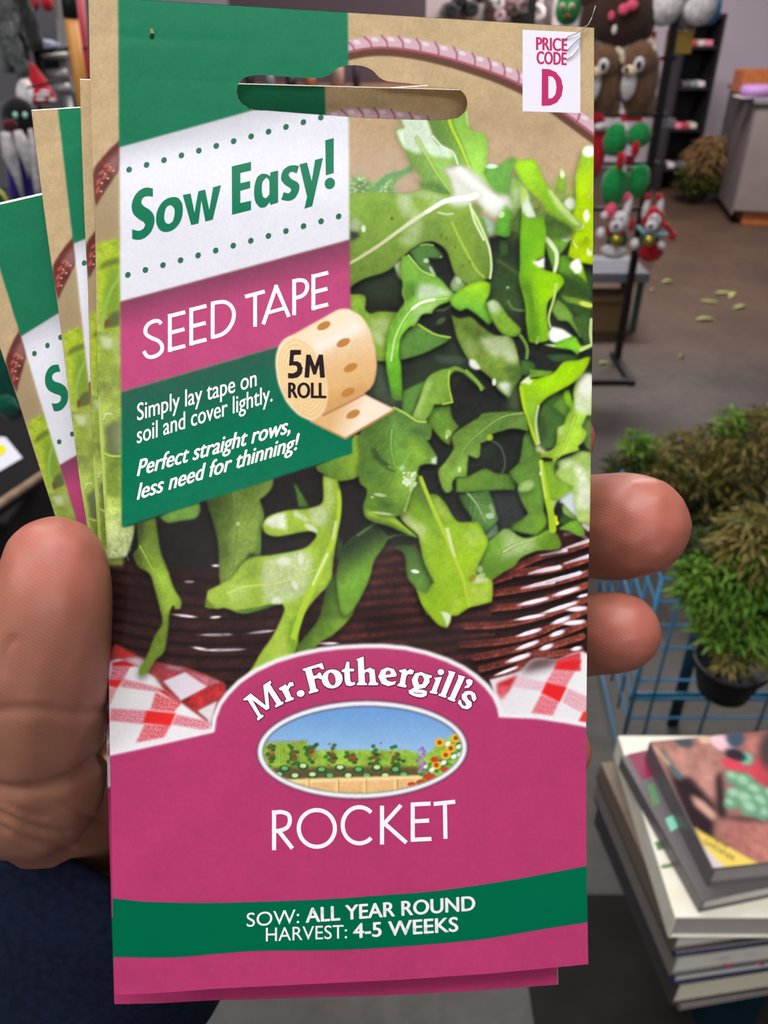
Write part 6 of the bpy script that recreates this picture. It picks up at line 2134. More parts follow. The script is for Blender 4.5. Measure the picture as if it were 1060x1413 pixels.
# small printed patches on the second and third books
def patch(t, quad, z, m, name):
    pts = [F(x, y, z) + Vector((0, 0, 0.0003)) for x, y in quad]
    bm_ = MB().add(pts, [list(range(len(pts)))])
    return part(t, name, bm_, m, False)
patch(tops[1][0], [(866, 1041), (897, 1034), (906, 1070), (886, 1076)], tops[1][5], mat('crimson ink', (128, 26, 64), 0.4), 'cover_patch')
patch(tops[1][0], [(893, 1084), (902, 1080), (912, 1108), (902, 1112)], tops[1][5], mat('leaf green ink', (86, 128, 84), 0.4), 'cover_patch')
patch(tops[1][0], [(918, 1130), (930, 1124), (938, 1140), (926, 1148)], tops[1][5], mat('pale green ink', (130, 200, 176), 0.4), 'cover_patch')
patch(tops[2][0], [(903, 1162), (919, 1160), (923, 1170), (908, 1174)], tops[2][5], MATS['leaf green ink'], 'cover_patch')
patch(tops[2][0], [(912, 1194), (932, 1190), (935, 1195), (914, 1199)], tops[2][5], MATS['leaf green ink'], 'cover_patch')
rm = MB()
Yf = Y_FLUSH - 0.0004
for (px, dz) in ((1000, 0.016), (1006, 0.02), (1012, 0.016), (1046, 0.012), (1052, 0.016)):
    zb = tops[5][5] - dz
    c = near(px, Yf, zb)
    rm.box(c, (0.006, 0.0006, 0.004))
part(tops[5][0], 'edge_marks', rm, mat('rose ink', (190, 70, 96), 0.5), False)
# dark plinth under the stack
TEAL = mat('teal painted metal', (8, 40, 54), 0.5, 0.4, bump=(300, 0.1, 0.0005))
st_ = tops[8]
sc_ = st_[1].copy()
stool = thing('display_plinth', 'dark teal plinth carrying the stack of books', 'plinth', (sc_.x + 0.06, sc_.y + 0.02, 0))
rot = Matrix((st_[2], st_[3], Vector((0, 0, 1)))).transposed()
part(stool, 'top', MB().box((sc_.x + 0.06, sc_.y + 0.02, ZB - 0.0135), (0.17, 0.14, 0.025), rot, 0.004), TEAL, False)
part(stool, 'column', MB().box((sc_.x + 0.06, sc_.y + 0.02, (ZB - 0.026) / 2), (0.13, 0.10, ZB - 0.026), rot, 0.004), TEAL, False)

mc0, mc1 = F(735, 1400), F(832, 1236)  # thin dark sheet added on the floor in place of the stack's soft shadow
t = thing('floor_shading', 'dark sheet added as the shadow on the floor under the stack of books', 'mat', Vector((mc0.x + 0.45, (mc0.y - 0.3 + mc1.y) / 2, 0)))
part(t, 'mat', MB().box((mc0.x + 0.45, (mc0.y - 0.3 + mc1.y) / 2, 0.003), (0.9, mc1.y - mc0.y + 0.3, 0.005), None, 0.002), mat('near black', (30, 28, 27), 0.85, 0.2, var=(9, (20, 19, 18))), False)  # the added shadow sheet, not a real mat

# ------------------------------------------------------------------ blue wire trolley behind the books
BLUE = mat('blue coated wire', (44, 124, 168), 0.35, 0.5)
TEALD = mat('dark teal strap', (6, 52, 68), 0.5, 0.4)
YW, YB = 1.20, 1.62
wt = thing('wire_trolley', 'blue wire trolley standing behind the stack of books', 'trolley', AY(980, 1000, YW) * Vector((1, 1, 0)) if False else Vector((AY(980, 1000, YW).x, (YW + YB) / 2, 0)))
def wire(t, name, pts, r=0.0032, m=BLUE):
    return part(t, name, MB().tube(pts, r, 8), m)
zt_ = AY(887, 800, YW).z
x0_ = AY(894, 880, YW).x
x1_ = x0_ + 0.62
def zed(py):
    return AY(905, py, YW).z
for k, x in enumerate([x0_, x0_ + 0.043, x0_ + 0.165, x0_ + 0.29, x0_ + 0.41, x0_ + 0.52, x1_]):
    wire(wt, 'upright_wire', [(x, YW, 0.08), (x, YW, zt_)], 0.0045 if k in (0, 6) else 0.003)
for py in (800, 832, 864, 896, 940, 965, 992, 1040, 1090):
    wire(wt, 'cross_wire', [(x0_, YW + 0.003, zed(py)), (x1_, YW + 0.003, zed(py))], 0.0026)
    wire(wt, 'side_wire', [(x0_, YW, zed(py)), (x0_ + 0.03, YB, zed(py) )], 0.0026)
for k, y in enumerate(np.linspace(YW + 0.08, YB, 5)):
    wire(wt, 'upright_wire', [(x0_ + 0.03 * (y - YW) / (YB - YW), y, 0.08), (x0_ + 0.03 * (y - YW) / (YB - YW), y, zt_)], 0.003)
zs = zed(968)
part(wt, 'strap', MB().box(((x0_ + x1_) / 2, YW + 0.02, zs - 0.005), (x1_ - x0_, 0.006, 0.022), None, 0.001), mat('teal strap', (18, 92, 124), 0.4), False)
for (xa, xb) in ((968, 915), (1190, 1120)):
    q0, q1 = AY(xa, 850, YW + 0.10), AY(xb, 1050, YW + 0.10)
    q1 = q0 + (q1 - q0) * (q0.z / (q0.z - q1.z))
    part(wt, 'leg', MB().tube([q0, q1], 0.0145, 8, flat=0.45, up=(0, 1, 0)), TEALD)


# ------------------------------------------------------------------ mossy pot plants beyond the trolley
def frond_mat(name, c1, c2, scale=18):
    return mat(name, c1, 0.7, 0.25, var=(scale, c2))


def tuft(mb, base, n, spread, hgt, w, droop, seed, flat_=0.6):
    r = random.Random(seed)
    for _ in range(n):
        while True:
            a, b, c = r.uniform(-1, 1), r.uniform(-1, 1), r.uniform(-1, 1)
            if a * a + b * b + c * c <= 1:
                break
        p = Vector(base) + Vector((a * spread[0], b * spread[1], c * spread[2]))
        d = Vector((a * 0.9 + r.uniform(-.6, .6), b * 0.9 + r.uniform(-.6, .6), 0.55 + r.uniform(-.5, .6))).normalized()
        ln = hgt * r.uniform(0.5, 1.2)
        s = d.cross(Vector((r.uniform(-1, 1), r.uniform(-1, 1), r.uniform(-1, 1)))).normalized() * w * r.uniform(0.6, 1.3)
        m1 = p + d * ln * 0.5 + Vector((0, 0, -droop * 0.2 * ln))
        m2 = p + d * ln + Vector((0, 0, -droop * ln))
        k = len(mb.v)
        mb.v += [p - s * 0.5, p + s * 0.5, m1 + s, m1 - s, m2]
        mb.f += [[k, k + 1, k + 2, k + 3], [k + 3, k + 2, k + 4]]


M1 = frond_mat('olive moss', (74, 82, 32), (134, 114, 62))
M2 = frond_mat('fresh green moss', (72, 116, 32), (112, 146, 50))
M3 = frond_mat('dark moss', (34, 46, 20), (66, 78, 32))
BLK0 = mat('black wire', (14, 13, 14), 0.4, 0.5)
POT = mat('black nursery pot', (9, 9, 10), 0.5, 0.4)
STEM = mat('plant stem', (84, 80, 44), 0.8, 0.2)


def plant(label, cx, cy, Yp, pot_r, pot_h, z0, clumps, group='bushy pot plants by the trolley'):
    c = AY(cx, cy, Yp)
    t = thing('potted_plant', label, 'plant', (c.x, Yp, z0), group)
    part(t, 'pot', MB().lathe((c.x, Yp, z0), [(pot_r * 0.72, 0), (pot_r * 0.76, 0.01), (pot_r, pot_h * 0.9), (pot_r * 1.06, pot_h * 0.9), (pot_r * 1.06, pot_h), (pot_r * 0.95, pot_h), (pot_r * 0.9, pot_h * 0.92)], 28), POT)
    sm = MB()
    for k in range(9):
        a = k * 2.4
        sm.tube([(c.x + 0.02 * math.cos(a), Yp + 0.02 * math.sin(a), z0 + pot_h * 0.8), (c.x + 0.05 * math.cos(a), Yp + 0.05 * math.sin(a), z0 + pot_h + 0.08), (c.x + 0.10 * math.cos(a), Yp + 0.09 * math.sin(a), z0 + pot_h + 0.17)], [0.004, 0.003, 0.0015], 6)
    part(t, 'stem', sm, STEM)
    mats = {}
    for (px, py, dy, rx, rz, n, hgt, w, m, sd) in clumps:
        mb = mats.setdefault(m.name, (MB(), m))[0]
        p = AY(px, py, Yp + dy)
        sc = (p - CLOC).length / FPX
        tuft(mb, p, n, (rx * sc, rx * sc * 0.8, rz * sc * 1.15), hgt, w, 0.5, sd)
    for nm, (mb, m) in mats.items():
        part(t, 'foliage', mb, m, False)
    return t


plant('olive brown bushy pot plant on the floor, behind the blue trolley', 985, 690, 2.08, 0.12, 0.14, 0.0,
      [(900, 640, 0, 42, 26, 520, 0.05, 0.0045, M1, 1), (960, 640, 0.02, 55, 40, 900, 0.055, 0.0045, M1, 2), (1030, 630, 0, 60, 50, 900, 0.06, 0.0045, M1, 3), (1000, 700, 0, 80, 50, 1100, 0.05, 0.0045, M1, 4),
       (866, 650, 0, 26, 26, 300, 0.05, 0.004, M3, 5), (1010, 590, 0, 14, 22, 160, 0.05, 0.004, M2, 6), (1060, 600, 0, 40, 30, 400, 0.06, 0.0045, M1, 7), (950, 700, 0.02, 70, 40, 700, 0.05, 0.0045, M3, 8),
       (880, 615, 0, 18, 16, 150, 0.05, 0.004, M2, 9), (1050, 690, 0, 60, 60, 900, 0.055, 0.0045, M3, 10), (905, 690, 0.02, 40, 26, 420, 0.045, 0.004, M1, 11),
       (1000, 760, -0.05, 70, 40, 700, 0.05, 0.0045, M3, 12), (930, 740, -0.03, 40, 26, 400, 0.045, 0.004, M3, 13)])
pg_ = plant('bright green bushy plant in a black pot hung on the blue trolley', 1040, 820, 1.06, 0.065, 0.075, 0.365,
      [(985, 810, 0, 42, 40, 900, 0.035, 0.0034, M2, 21), (1040, 800, 0, 60, 60, 1500, 0.04, 0.0034, M2, 22), (1020, 865, -0.02, 50, 26, 800, 0.036, 0.0032, M2, 23), (1000, 770, 0.03, 50, 36, 700, 0.04, 0.0034, M3, 24),
       (1050, 750, 0, 50, 40, 800, 0.045, 0.0034, M1, 25), (965, 790, 0, 22, 26, 300, 0.03, 0.003, M2, 26), (1008, 912, -0.07, 16, 12, 120, 0.03, 0.0028, M1, 27), (1040, 905, -0.07, 24, 8, 120, 0.03, 0.0028, M1, 29), (1090, 840, 0, 50, 50, 800, 0.04, 0.0034, M2, 28)])
pc_ = AY(1040, 820, 1.06)
part(pg_, 'hanger', MB().tube([(pc_.x, 1.13, 0.43), (pc_.x, 1.18, 0.50), (pc_.x, 1.198, 0.525)], 0.003, 8), BLK0)

# ------------------------------------------------------------------ leaf scraps on the floor
SCR = mat('pale leaf scrap', (120, 132, 70), 0.6, 0.3, var=(90, (150, 150, 90)))
for k, (px, py, ln, a) in enumerate([(922, 390, 0.045, 0.1), (900, 401, 0.03, 1.1), (998, 405, 0.06, 0.3), (978, 417, 0.05, -0.4), (1010, 408, 0.05, 0.9), (1021, 425, 0.045, 0.2), (973, 442, 0.055, 0.0), (940, 494, 0.02, 0.5),
                                     (833, 502, 0.03, 0.4)]):
    p = F(px, py, 0.0)
    mb = MB()
    n = 9
    for i in range(n):
        t = i / (n - 1)
        wv = math.sin(PI * t) ** 0.7 * ln * 0.32 + 0.0008
        for s in (-1, 0, 1):
            x, y = (t - 0.5) * ln * 2, s * wv
            mb.v.append(Vector((p.x + x * math.cos(a) - y * math.sin(a), p.y + x * math.sin(a) + y * math.cos(a), 0.004 + 0.008 * abs(s) * math.sin(PI * t) + 0.004 * math.sin(4 * t + k))))
    for i in range(n - 1):
        for s in range(2):
            mb.f.append([i * 3 + s, i * 3 + s + 1, (i + 1) * 3 + s + 1, (i + 1) * 3 + s])
    o = mb.build('leaf_scrap', SCR)
    labs = ['pale leaf scrap on the floor, nearest the plush toy stand', 'small pale leaf scrap beside the green table leg', 'pale leaf scrap at the back of the scattered group', 'pale leaf scrap at the left of the scattered group',
            'pale leaf scrap lying across the middle of the group', 'pale leaf scrap furthest right on the brown floor', 'lone pale leaf scrap in front of the scattered group', 'tiny pale scrap on the grey floor, nearest the plants',
            'pale scrap on the grey floor beside the packet edge']
    tag(o, labs[k], 'leaf', 'leaf scraps on the floor')
    so = o.modifiers.new('thick', 'SOLIDIFY')
    so.thickness = 0.0008

# ------------------------------------------------------------------ grey counter and what stands on it
P1 = F(1008, 310)
P2 = F(979, 266)
ud = (P2 - P1)
dp = ud.length
ud.normalize()
vd = Vector((ud.y, -ud.x, 0))
if vd.x < 0:
    vd = -vd
GREYC = mat('grey laminate', (126, 116, 112), 0.5, 0.4, var=(5, (118, 108, 106)))
GREYD = mat('grey laminate end', (104, 96, 96), 0.5, 0.4)
CTOP = mat('counter top', (112, 108, 116), 0.3, 0.5)
TIMB = mat('orange timber', (168, 96, 52), 0.5, 0.4, var=(30, (146, 80, 44)))
ct = thing('counter', 'grey shop counter with an orange timber plinth', 'counter', P1 + ud * dp / 2 + vd * 0.8)
rotc = Matrix((vd, ud, Vector((0, 0, 1)))).transposed()
cc_ = P1 + ud * dp / 2 + vd * 0.8
part(ct, 'body', MB().box(cc_ + Vector((0, 0, 0.10 + 0.36)), (1.6, dp, 0.72), rotc, 0.006), GREYC, False)
part(ct, 'end_panel', MB().box(P1 + ud * dp / 2 - vd * 0.006 + Vector((0, 0, 0.44)), (0.012, dp * 0.99, 0.74), rotc, 0.003), GREYD, False)
part(ct, 'worktop', MB().box(cc_ + Vector((0, 0, 0.845)), (1.66, dp + 0.05, 0.035), rotc, 0.006), CTOP, False)
part(ct, 'plinth', MB().box(cc_ + vd * 0.06 + Vector((0, 0, 0.05)), (1.55, dp - 0.06, 0.1), rotc, 0.003), TIMB, False)
tb = AY(1040, 118, 6.75)
wbx = thing('wooden_box', 'small orange wooden box on the grey counter', 'box', (tb.x, 6.75, 0.863))
for k, (dx, dy, sx, sy) in enumerate(((0, -0.09, 0.26, 0.012), (0, 0.09, 0.26, 0.012), (-0.124, 0, 0.012, 0.168), (0.124, 0, 0.012, 0.168))):
    part(wbx, 'side', MB().box((tb.x + dx, 6.75 + dy, 0.863 + 0.075), (sx, sy, 0.15), None, 0.002), TIMB, False)
part(wbx, 'base', MB().box((tb.x, 6.75, 0.869), (0.236, 0.168, 0.012)), TIMB, False)
rp = AY(1046, 128, 6.42)
rg = thing('tape_ring', 'purple ring lying on the counter in front of the wooden box', 'ring', (rp.x, 6.42, 0.863))
tor = MB()
for i in range(28):
    a = 2 * PI * i / 28
    for j in range(10):
        b = 2 * PI * j / 10
        rr = 0.095 + 0.036 * math.cos(b)
        tor.v.append(Vector((rp.x + rr * math.cos(a), 6.42 + rr * math.sin(a) * 0.8, 0.863 + 0.038 + 0.038 * math.sin(b))))
for i in range(28):
    for j in range(10):
        tor.f.append([i * 10 + j, ((i + 1) % 28) * 10 + j, ((i + 1) % 28) * 10 + (j + 1) % 10, i * 10 + (j + 1) % 10])
part(rg, 'ring', tor, mat('purple foam', (150, 110, 160), 0.6, 0.3))
part(rg, 'base_card', MB().box((rp.x, 6.42, 0.8635), (0.3, 0.2, 0.001)), mat('pale card', (190, 184, 190), 0.6), False)

# bundle on the floor left of the counter
bb = F(958, 280)
bd = thing('plant_bundle', 'brown and green bushy bundle on the floor beside the grey counter', 'plant bundle', bb)
mbx, mbg = MB(), MB()
tuft(mbx, bb + Vector((0.03, 0, 0.36)), 900, (0.12, 0.12, 0.15), 0.13, 0.009, 0.7, 41)
tuft(mbg, bb + Vector((0, 0, 0.16)), 900, (0.17, 0.14, 0.10), 0.1, 0.009, 0.3, 42)
part(bd, 'foliage', mbx, mat('dry brown fibre', (128, 98, 66), 0.9, 0.1, var=(20, (96, 74, 46))), False)
part(bd, 'green_base', mbg, mat('dull green fibre', (60, 66, 28), 0.9, 0.1), False)
part(bd, 'core', MB().ball(bb + Vector((0, 0, 0.24)), (0.13, 0.11, 0.24), 3, None, 0.2), mat('dark core', (62, 52, 34), 0.9, 0.1))

# ------------------------------------------------------------------ black shelving at the back with small goods
SH = mat('black shelving', (26, 24, 28), 0.5, 0.4)
YS = 7.7
sx0, sx1 = AY(925, 120, YS).x, AY(972, 120, YS).x
sz1 = AY(950, 18, YS).z
shf = thing('shelf_unit', 'tall black shelving behind the plush toys, left of the lavender wall', 'shelf', ((sx0 + sx1) / 2, YS, 0))
for x in (sx0, sx1):
    part(shf, 'side_panel', MB().box((x, YS, sz1 / 2), (0.025, 0.36, sz1), None, 0.003), SH, False)
part(shf, 'back_board', MB().box(((sx0 + sx1) / 2, YS + 0.17, sz1 / 2), (sx1 - sx0, 0.015, sz1)), SH, False)
shz = [0.18, 0.5, 0.82, 1.12, sz1 - 0.02]
for z in shz:
    part(shf, 'shelf_board', MB().box(((sx0 + sx1) / 2, YS, z), (sx1 - sx0 - 0.03, 0.33, 0.022), None, 0.002), SH, False)
pal = [((206, 196, 202), 'white'), ((220, 120, 150), 'pink'), ((90, 84, 92), 'grey'), ((180, 60, 70), 'red'), ((120, 130, 120), 'grey green'), ((200, 190, 180), 'cream')]
kk_ = 0
rows = ('lowest', 'second lowest', 'middle', 'top')
for zi, z in enumerate(shz[:4]):
    for j in range(3):
        c, nm = pal[(kk_ * 2 + zi) % 6]
        x = sx0 + 0.06 + (j + 0.5) * (sx1 - sx0 - 0.1) / 3
        o = MB().box((x, YS - 0.06, z + 0.0115 + 0.02), ((sx1 - sx0) / 5, 0.14, 0.04), None, 0.008).build('packaged_box', mat('carton ' + nm, c, 0.5), smooth=False)
        tag(o, '%s small carton, %s on the %s shelf of the black shelving' % (nm, ('left', 'middle', 'right')[j], rows[zi]), 'carton', 'small cartons on the black shelving')
        kk_ += 1

# ------------------------------------------------------------------ rack of paper rolls at the top of the picture
YR = 5.6
rr0, rr1 = AY(585, 20, YR), AY(772, 20, YR)
RK = mat('pale grey board', (150, 138, 138), 0.6, 0.3)
zr_top = AY(680, -40, YR).z
rrack = thing('roll_rack', 'pale grey rack holding the ends of rolls, above the packet top edge', 'rack', ((rr0.x + rr1.x) / 2, YR + 0.25, 0))
part(rrack, 'back_board', MB().box(((rr0.x + rr1.x) / 2, YR + 0.42, zr_top / 2), (rr1.x - rr0.x, 0.02, zr_top)), RK, False)
for x in (rr0.x, rr1.x):
    part(rrack, 'side_post', MB().box((x, YR + 0.25, zr_top / 2), (0.05, 0.34, zr_top), None, 0.004), mat('pale post', (176, 166, 168), 0.5), False)
RD, RW_, RC = mat('black roll', (24, 22, 26), 0.5), mat('white roll', (196, 184, 182), 0.6), mat('roll core', (70, 56, 50), 0.7)
PINK = mat('pink roll', (186, 150, 160), 0.6)
for k, (px, py, r_, m, w) in enumerate([(623, 14, 8, RD, 'black roll end at the left of the row'), (652, 12, 8.5, RD, 'larger black roll end, second from the left'), (638, 0, 6.5, RD, 'small black roll end above the two large black ones'),
                                        (688, 5, 7.5, RW_, 'white roll end right of the black ones, upper row'), (690, 22, 7, PINK, 'pink roll end below the upper white one'), (709, 15, 6.5, RC, 'brown roll end in the middle of the rack'),
                                        (724, 22, 5.5, RD, 'small black roll end beside the white ringed one'), (742, 18, 10, RW_, 'white ringed roll end at the right of the row'), (741, 0, 8, RW_, 'white roll end at the right, cut by the photo top'),
                                        (715, -1, 6, PINK, 'pink roll end in the upper row, cut by the photo top'), (668, -3, 6, RC, 'brown roll end in the upper row, cut by the photo top')]):
    c = AY(px, py, YR)
    sc = (c - CLOC).length / FPX * 0.92
    rot = Matrix.Rotation(R(90), 3, 'X')
    t = thing('paper_roll', w, 'roll', c, 'roll ends in the pale rack')
    R_ = r_ * sc
    part(t, 'roll', MB().lathe((c.x, YR + 0.40, c.z), [(R_ * 0.35, 0.40), (R_ * 0.9, 0.41), (R_, 0.40), (R_, 0.0)], 20, rot), m)
    part(t, 'core', MB().lathe((c.x, YR + 0.40, c.z), [(R_ * 0.36, 0.36), (R_ * 0.3, 0.404), (R_ * 0.36, 0.4035), (R_ * 0.36, 0.30)], 14, rot), RC if m is not RD else RD)

# low brown shelf with dark goods, seen through the packet's slot
YB2 = 5.0
b0, b1 = AY(300, 122, YB2), AY(600, 122, YB2)
BRN = mat('brown board', (96, 66, 50), 0.6, 0.3, var=(8, (120, 84, 62)))
bsf = thing('low_shelf', 'brown shelf with dark goods seen through the slot of the front packet', 'shelf', ((b0.x + b1.x) / 2, YB2 + 0.2, 0))
part(bsf, 'top', MB().box(((b0.x + b1.x) / 2, YB2 + 0.2, b0.z - 0.02), (b1.x - b0.x, 0.4, 0.03), None, 0.003), BRN, False)
for x in (b0.x + 0.02, b1.x - 0.02):
    part(bsf, 'side_panel', MB().box((x, YB2 + 0.2, (b0.z - 0.036) / 2), (0.03, 0.38, b0.z - 0.036), None, 0.003), BRN, False)
part(bsf, 'back_board', MB().box(((b0.x + b1.x) / 2, YB2 + 0.39, b0.z * 0.75), (b1.x - b0.x - 0.08, 0.012, b0.z * 1.5), None), mat('dim plum board', (92, 74, 84), 0.7), False)
for (px, wpx, hpx, c, lab) in ((345, 12, 24, (22, 20, 24), 'black bottle at the left end of the brown shelf'), (372, 14, 22, (110, 106, 116), 'grey bottle second from the left on the brown shelf'), (402, 14, 20, (30, 26, 28), 'black bottle in the middle of the brown shelf'),
                               (428, 16, 22, (150, 92, 60), 'orange brown bottle right of the middle on the brown shelf'), (466, 18, 34, (150, 118, 104), 'tall tan bottle on the right half of the brown shelf'), (492, 10, 30, (40, 26, 40), 'dark purple bottle furthest right on the brown shelf')):
    c0_ = AY(px, 119, YB2 + 0.12)
    k0 = (c0_ - CLOC).length / FPX * 0.9
    zz = b0.z - 0.0045
    t = thing('bottle', lab, 'bottle', (c0_.x, YB2 + 0.12, zz), 'bottles on the brown shelf')
    rr, hh = wpx * k0 / 2, hpx * k0
    part(t, 'body', MB().lathe((c0_.x, YB2 + 0.12, zz), [(rr * 0.9, 0), (rr, 0.004), (rr, hh * 0.68), (rr * 0.45, hh * 0.84), (rr * 0.4, hh * 0.9)], 18), mat('bottle %d' % px, c, 0.4))
    part(t, 'cap', MB().lathe((c0_.x, YB2 + 0.12, zz + hh * 0.9), [(rr * 0.5, 0), (rr * 0.5, hh * 0.14), (rr * 0.4, hh * 0.15)], 14), DKC)

# ------------------------------------------------------------------ stand of plush toys
BLK = mat('black steel', (14, 13, 14), 0.4, 0.5)
YT = 3.45
pst = AY(890, 250, YT)
gs = thing('display_stand', 'black steel stand hung with plush toys', 'stand', (1.02, YT, 0))
xp = AY(890, 270, YT + 0.10).x
part(gs, 'post', MB().box((xp, YT + 0.10, 0.80), (0.030, 0.03, 1.56), None, 0.002), BLK, False)
part(gs, 'post', MB().box((xp - 0.55, YT + 0.10, 0.80), (0.030, 0.03, 1.56), None, 0.002), BLK, False)
part(gs, 'foot', MB().box((xp, YT + 0.0, 0.012), (0.03, 0.36, 0.024), None, 0.002), BLK, False)
part(gs, 'foot', MB().box((xp - 0.55, YT + 0.0, 0.012), (0.03, 0.36, 0.024), None, 0.002), BLK, False)
part(gs, 'base_bar', MB().box((xp - 0.275, YT - 0.16, 0.013), (0.55, 0.022, 0.022), None, 0.002), BLK, False)
for z in (0.70, 0.88, 1.06, 1.26, 1.48):
    part(gs, 'rail', MB().box((xp - 0.265, YT + 0.085, z), (0.58, 0.012, 0.016), None, 0.001), BLK, False)


def fab(name, c, c2=None):
    return mat(name, c, 0.95, 0.1, bump=(160, 0.6, 0.003), var=(60, c2 or tuple(int(v * 0.8) for v in c)), sheen=0.25)


F_BR, F_DB, F_CR, F_WH = fab('brown plush', (108, 78, 58)), fab('dark brown plush', (62, 40, 32)), fab('cream plush', (222, 200, 168)), fab('white plush', (214, 208, 210))
F_RD, F_GR, F_GD, F_BL, F_PK = fab('red felt', (168, 18, 36)), fab('green plush', (24, 134, 66)), fab('dark green felt', (24, 72, 48)), fab('blue felt', (30, 110, 160)), fab('pink felt', (226, 84, 116))
F_KK, F_LB, F_YL = fab('black felt', (20, 18, 20)), fab('pale blue ribbon', (130, 178, 186)), mat('brass bell', (170, 156, 60), 0.25, 0.6, metal=0.7)
CARD_R, CARD_Y, CARD_G = mat('red header card', (186, 34, 52), 0.4), mat('ochre header card', (168, 132, 48), 0.5), mat('grey header card', (110, 112, 116), 0.5)


def S(py, Y=YT):
    return (AY(880, py, Y) - CLOC).length / FPX * 0.9


class Toy:
    def __init__(self, name, label, cat, px, py, Y=YT, group=None):
        self.Y = Y
        c = AY(px, py, Y)
        self.t = thing(name, label, cat, c, group)
        self.k = S(py, Y)

    def b(self, name, m, px, py, rx, ry, dy=0.0, rz=None, ang=0.0, parent=None, wob=0.06, sub=3):
        dy = dy * 1.4 if dy < -0.02 else dy
        """a stuffed piece centred at picture position px, py with half sizes rx, ry in picture pixels"""
        c = AY(px, py, self.Y + dy)
        k = (c - CLOC).length / FPX * 0.92
        mb = MB().ball(c, (rx * k, (rz or min(rx, ry)) * k, ry * k * 1.08), sub, Matrix.Rotation(R(ang), 3, 'Y'), wob, px * 0.37)
        return part(parent or self.t, name, mb, m)

    def card(self, name, m, x0, y0, x1, y1, dy=0.03):
        a, c = AY(x0, y0, self.Y + dy), AY(x1, y1, self.Y + dy)
        return part(self.t, name, MB().box((a + c) / 2, (abs(c.x - a.x), 0.003, abs(a.z - c.z)), None, 0.0008), m, False)

    def tube(self, name, m, pts, r, dy=0.0, parent=None):
        P = [AY(x, y, self.Y + dy) for x, y in pts]
        return part(parent or self.t, name, MB().tube(P, [q * self.k for q in r] if hasattr(r, '__len__') else r * self.k, 10), m)


def reindeer(label, cx, cy, Y=YT):
    flip = 1
    o = Toy('reindeer_plush', label, 'plush toy', cx, cy + 40, Y, group='plush reindeer in red topped bags')
    x = lambda d: cx + d * flip
    o.b('body', F_BR, x(2), cy + 18, 24, 38, 0.0, 17)
    hd = o.b('head', F_BR, x(2), cy - 10, 23, 21, -0.015, 18)
    o.b('belly', F_WH, x(-13), cy + 22, 9.5, 17.5, -0.042, 7)
    o.b('antler', F_CR, x(-13), cy - 32, 7.5, 10.5, 0.0, 5, 10)
    o.b('antler', F_CR, x(13), cy - 32, 7.5, 10.5, 0.0, 5, -10)
    o.b('ear', F_CR, x(18), cy - 19, 5, 9.5, -0.03, 3, 12)
    o.b('ear', F_CR, x(-22), cy - 15, 3.5, 8, -0.03, 3, -14)
    e = o.b('eye', F_WH, x(1), cy - 5, 7, 8, -0.052, 3)
    o.b('pupil', F_KK, x(0.5), cy - 4.5, 3.4, 4, -0.062, 2, parent=e)
    o.b('muzzle', F_CR, x(-12), cy + 4, 9.5, 6, -0.056, 6, 10)
    o.b('nose', F_KK, x(-16), cy + 2, 3, 3, -0.074, 2.5)
    for d in (-10, 16):
        o.b('leg', F_BR, x(d), cy + 50, 8, 14, 0, 8)
    o.card('header_card', CARD_R, cx - 21, cy - 51, cx + 24, cy - 40)
    o.card('side_card', CARD_R, cx + 19, cy - 14, cx + 25, cy + 26, 0.02)
    return o


reindeer('plush reindeer with white belly hanging beside the black post', 881, 94)
reindeer('plush reindeer half hidden by the packet edge', 832, 96, YT + 0.02)
# dark brown plush at the top, with pink bow
o = Toy('brown_plush', 'dark brown plush with a pink bow, cut by the photo top', 'plush toy', 860, 14)
o.b('body', F_DB, 862, 18, 40, 34, 0.0, 18)
o.b('head', F_DB, 866, -30, 30, 24, 0.0, 18)
for x in (834, 890):
    o.b('leg', F_DB, x, 36, 12, 16, 0.0, 10)
for d in (-1, 1):
    o.b('bow_loop', F_PK, 867 + d * 6, 10 - d * 3, 7, 6, -0.045, 4, 20 * d)
o.b('bow_knot', F_PK, 844, 22, 4, 5, -0.038, 3)
o.b('tag', F_WH, 848, 41, 3, 5, -0.036, 1.5)
# white and blue plush
o = Toy('white_plush', 'white plush with blue sides, cut by the photo top', 'plush toy', 942, 6, YT)
for d in (-1, 1):
    o.b('foot', F_WH, 942 + d * 24, 8, 21, 20, 0, 16)
    o.b('blue_side', F_BL, 942 + d * 40, 12, 12, 16, 0.02, 9)
o.b('body', F_WH, 942, -26, 40, 26, 0.015, 18)
# green plush left of the price label corner
o = Toy('green_plush', 'green plush with pale eyes, peeping over the packet top', 'plush toy', 784, 16, YT + 0.05)
o.b('body', F_GR, 784, 12, 16, 17, 0, 12)
o.b('arm', F_GR, 828, 16, 5, 20, -0.02, 4, -38)
for d in (-8, 5):
    e = o.b('eye', F_CR, 784 + d, 9, 3.6, 4, -0.033, 2)
    o.b('pupil', F_KK, 784 + d, 9.5, 1.6, 1.8, -0.040, 1, parent=e)
o.b('mouth', F_RD, 783, 22, 5, 1.6, -0.035, 2)
# dark brown bulk behind
o = Toy('brown_plush', 'dark brown plush between the green one and the bow', 'plush toy', 814, 30, YT)
o.b('body', F_DB, 814, 28, 13, 30, 0, 12)
o.b('head', F_DB, 814, -6, 13, 13, 0, 11)

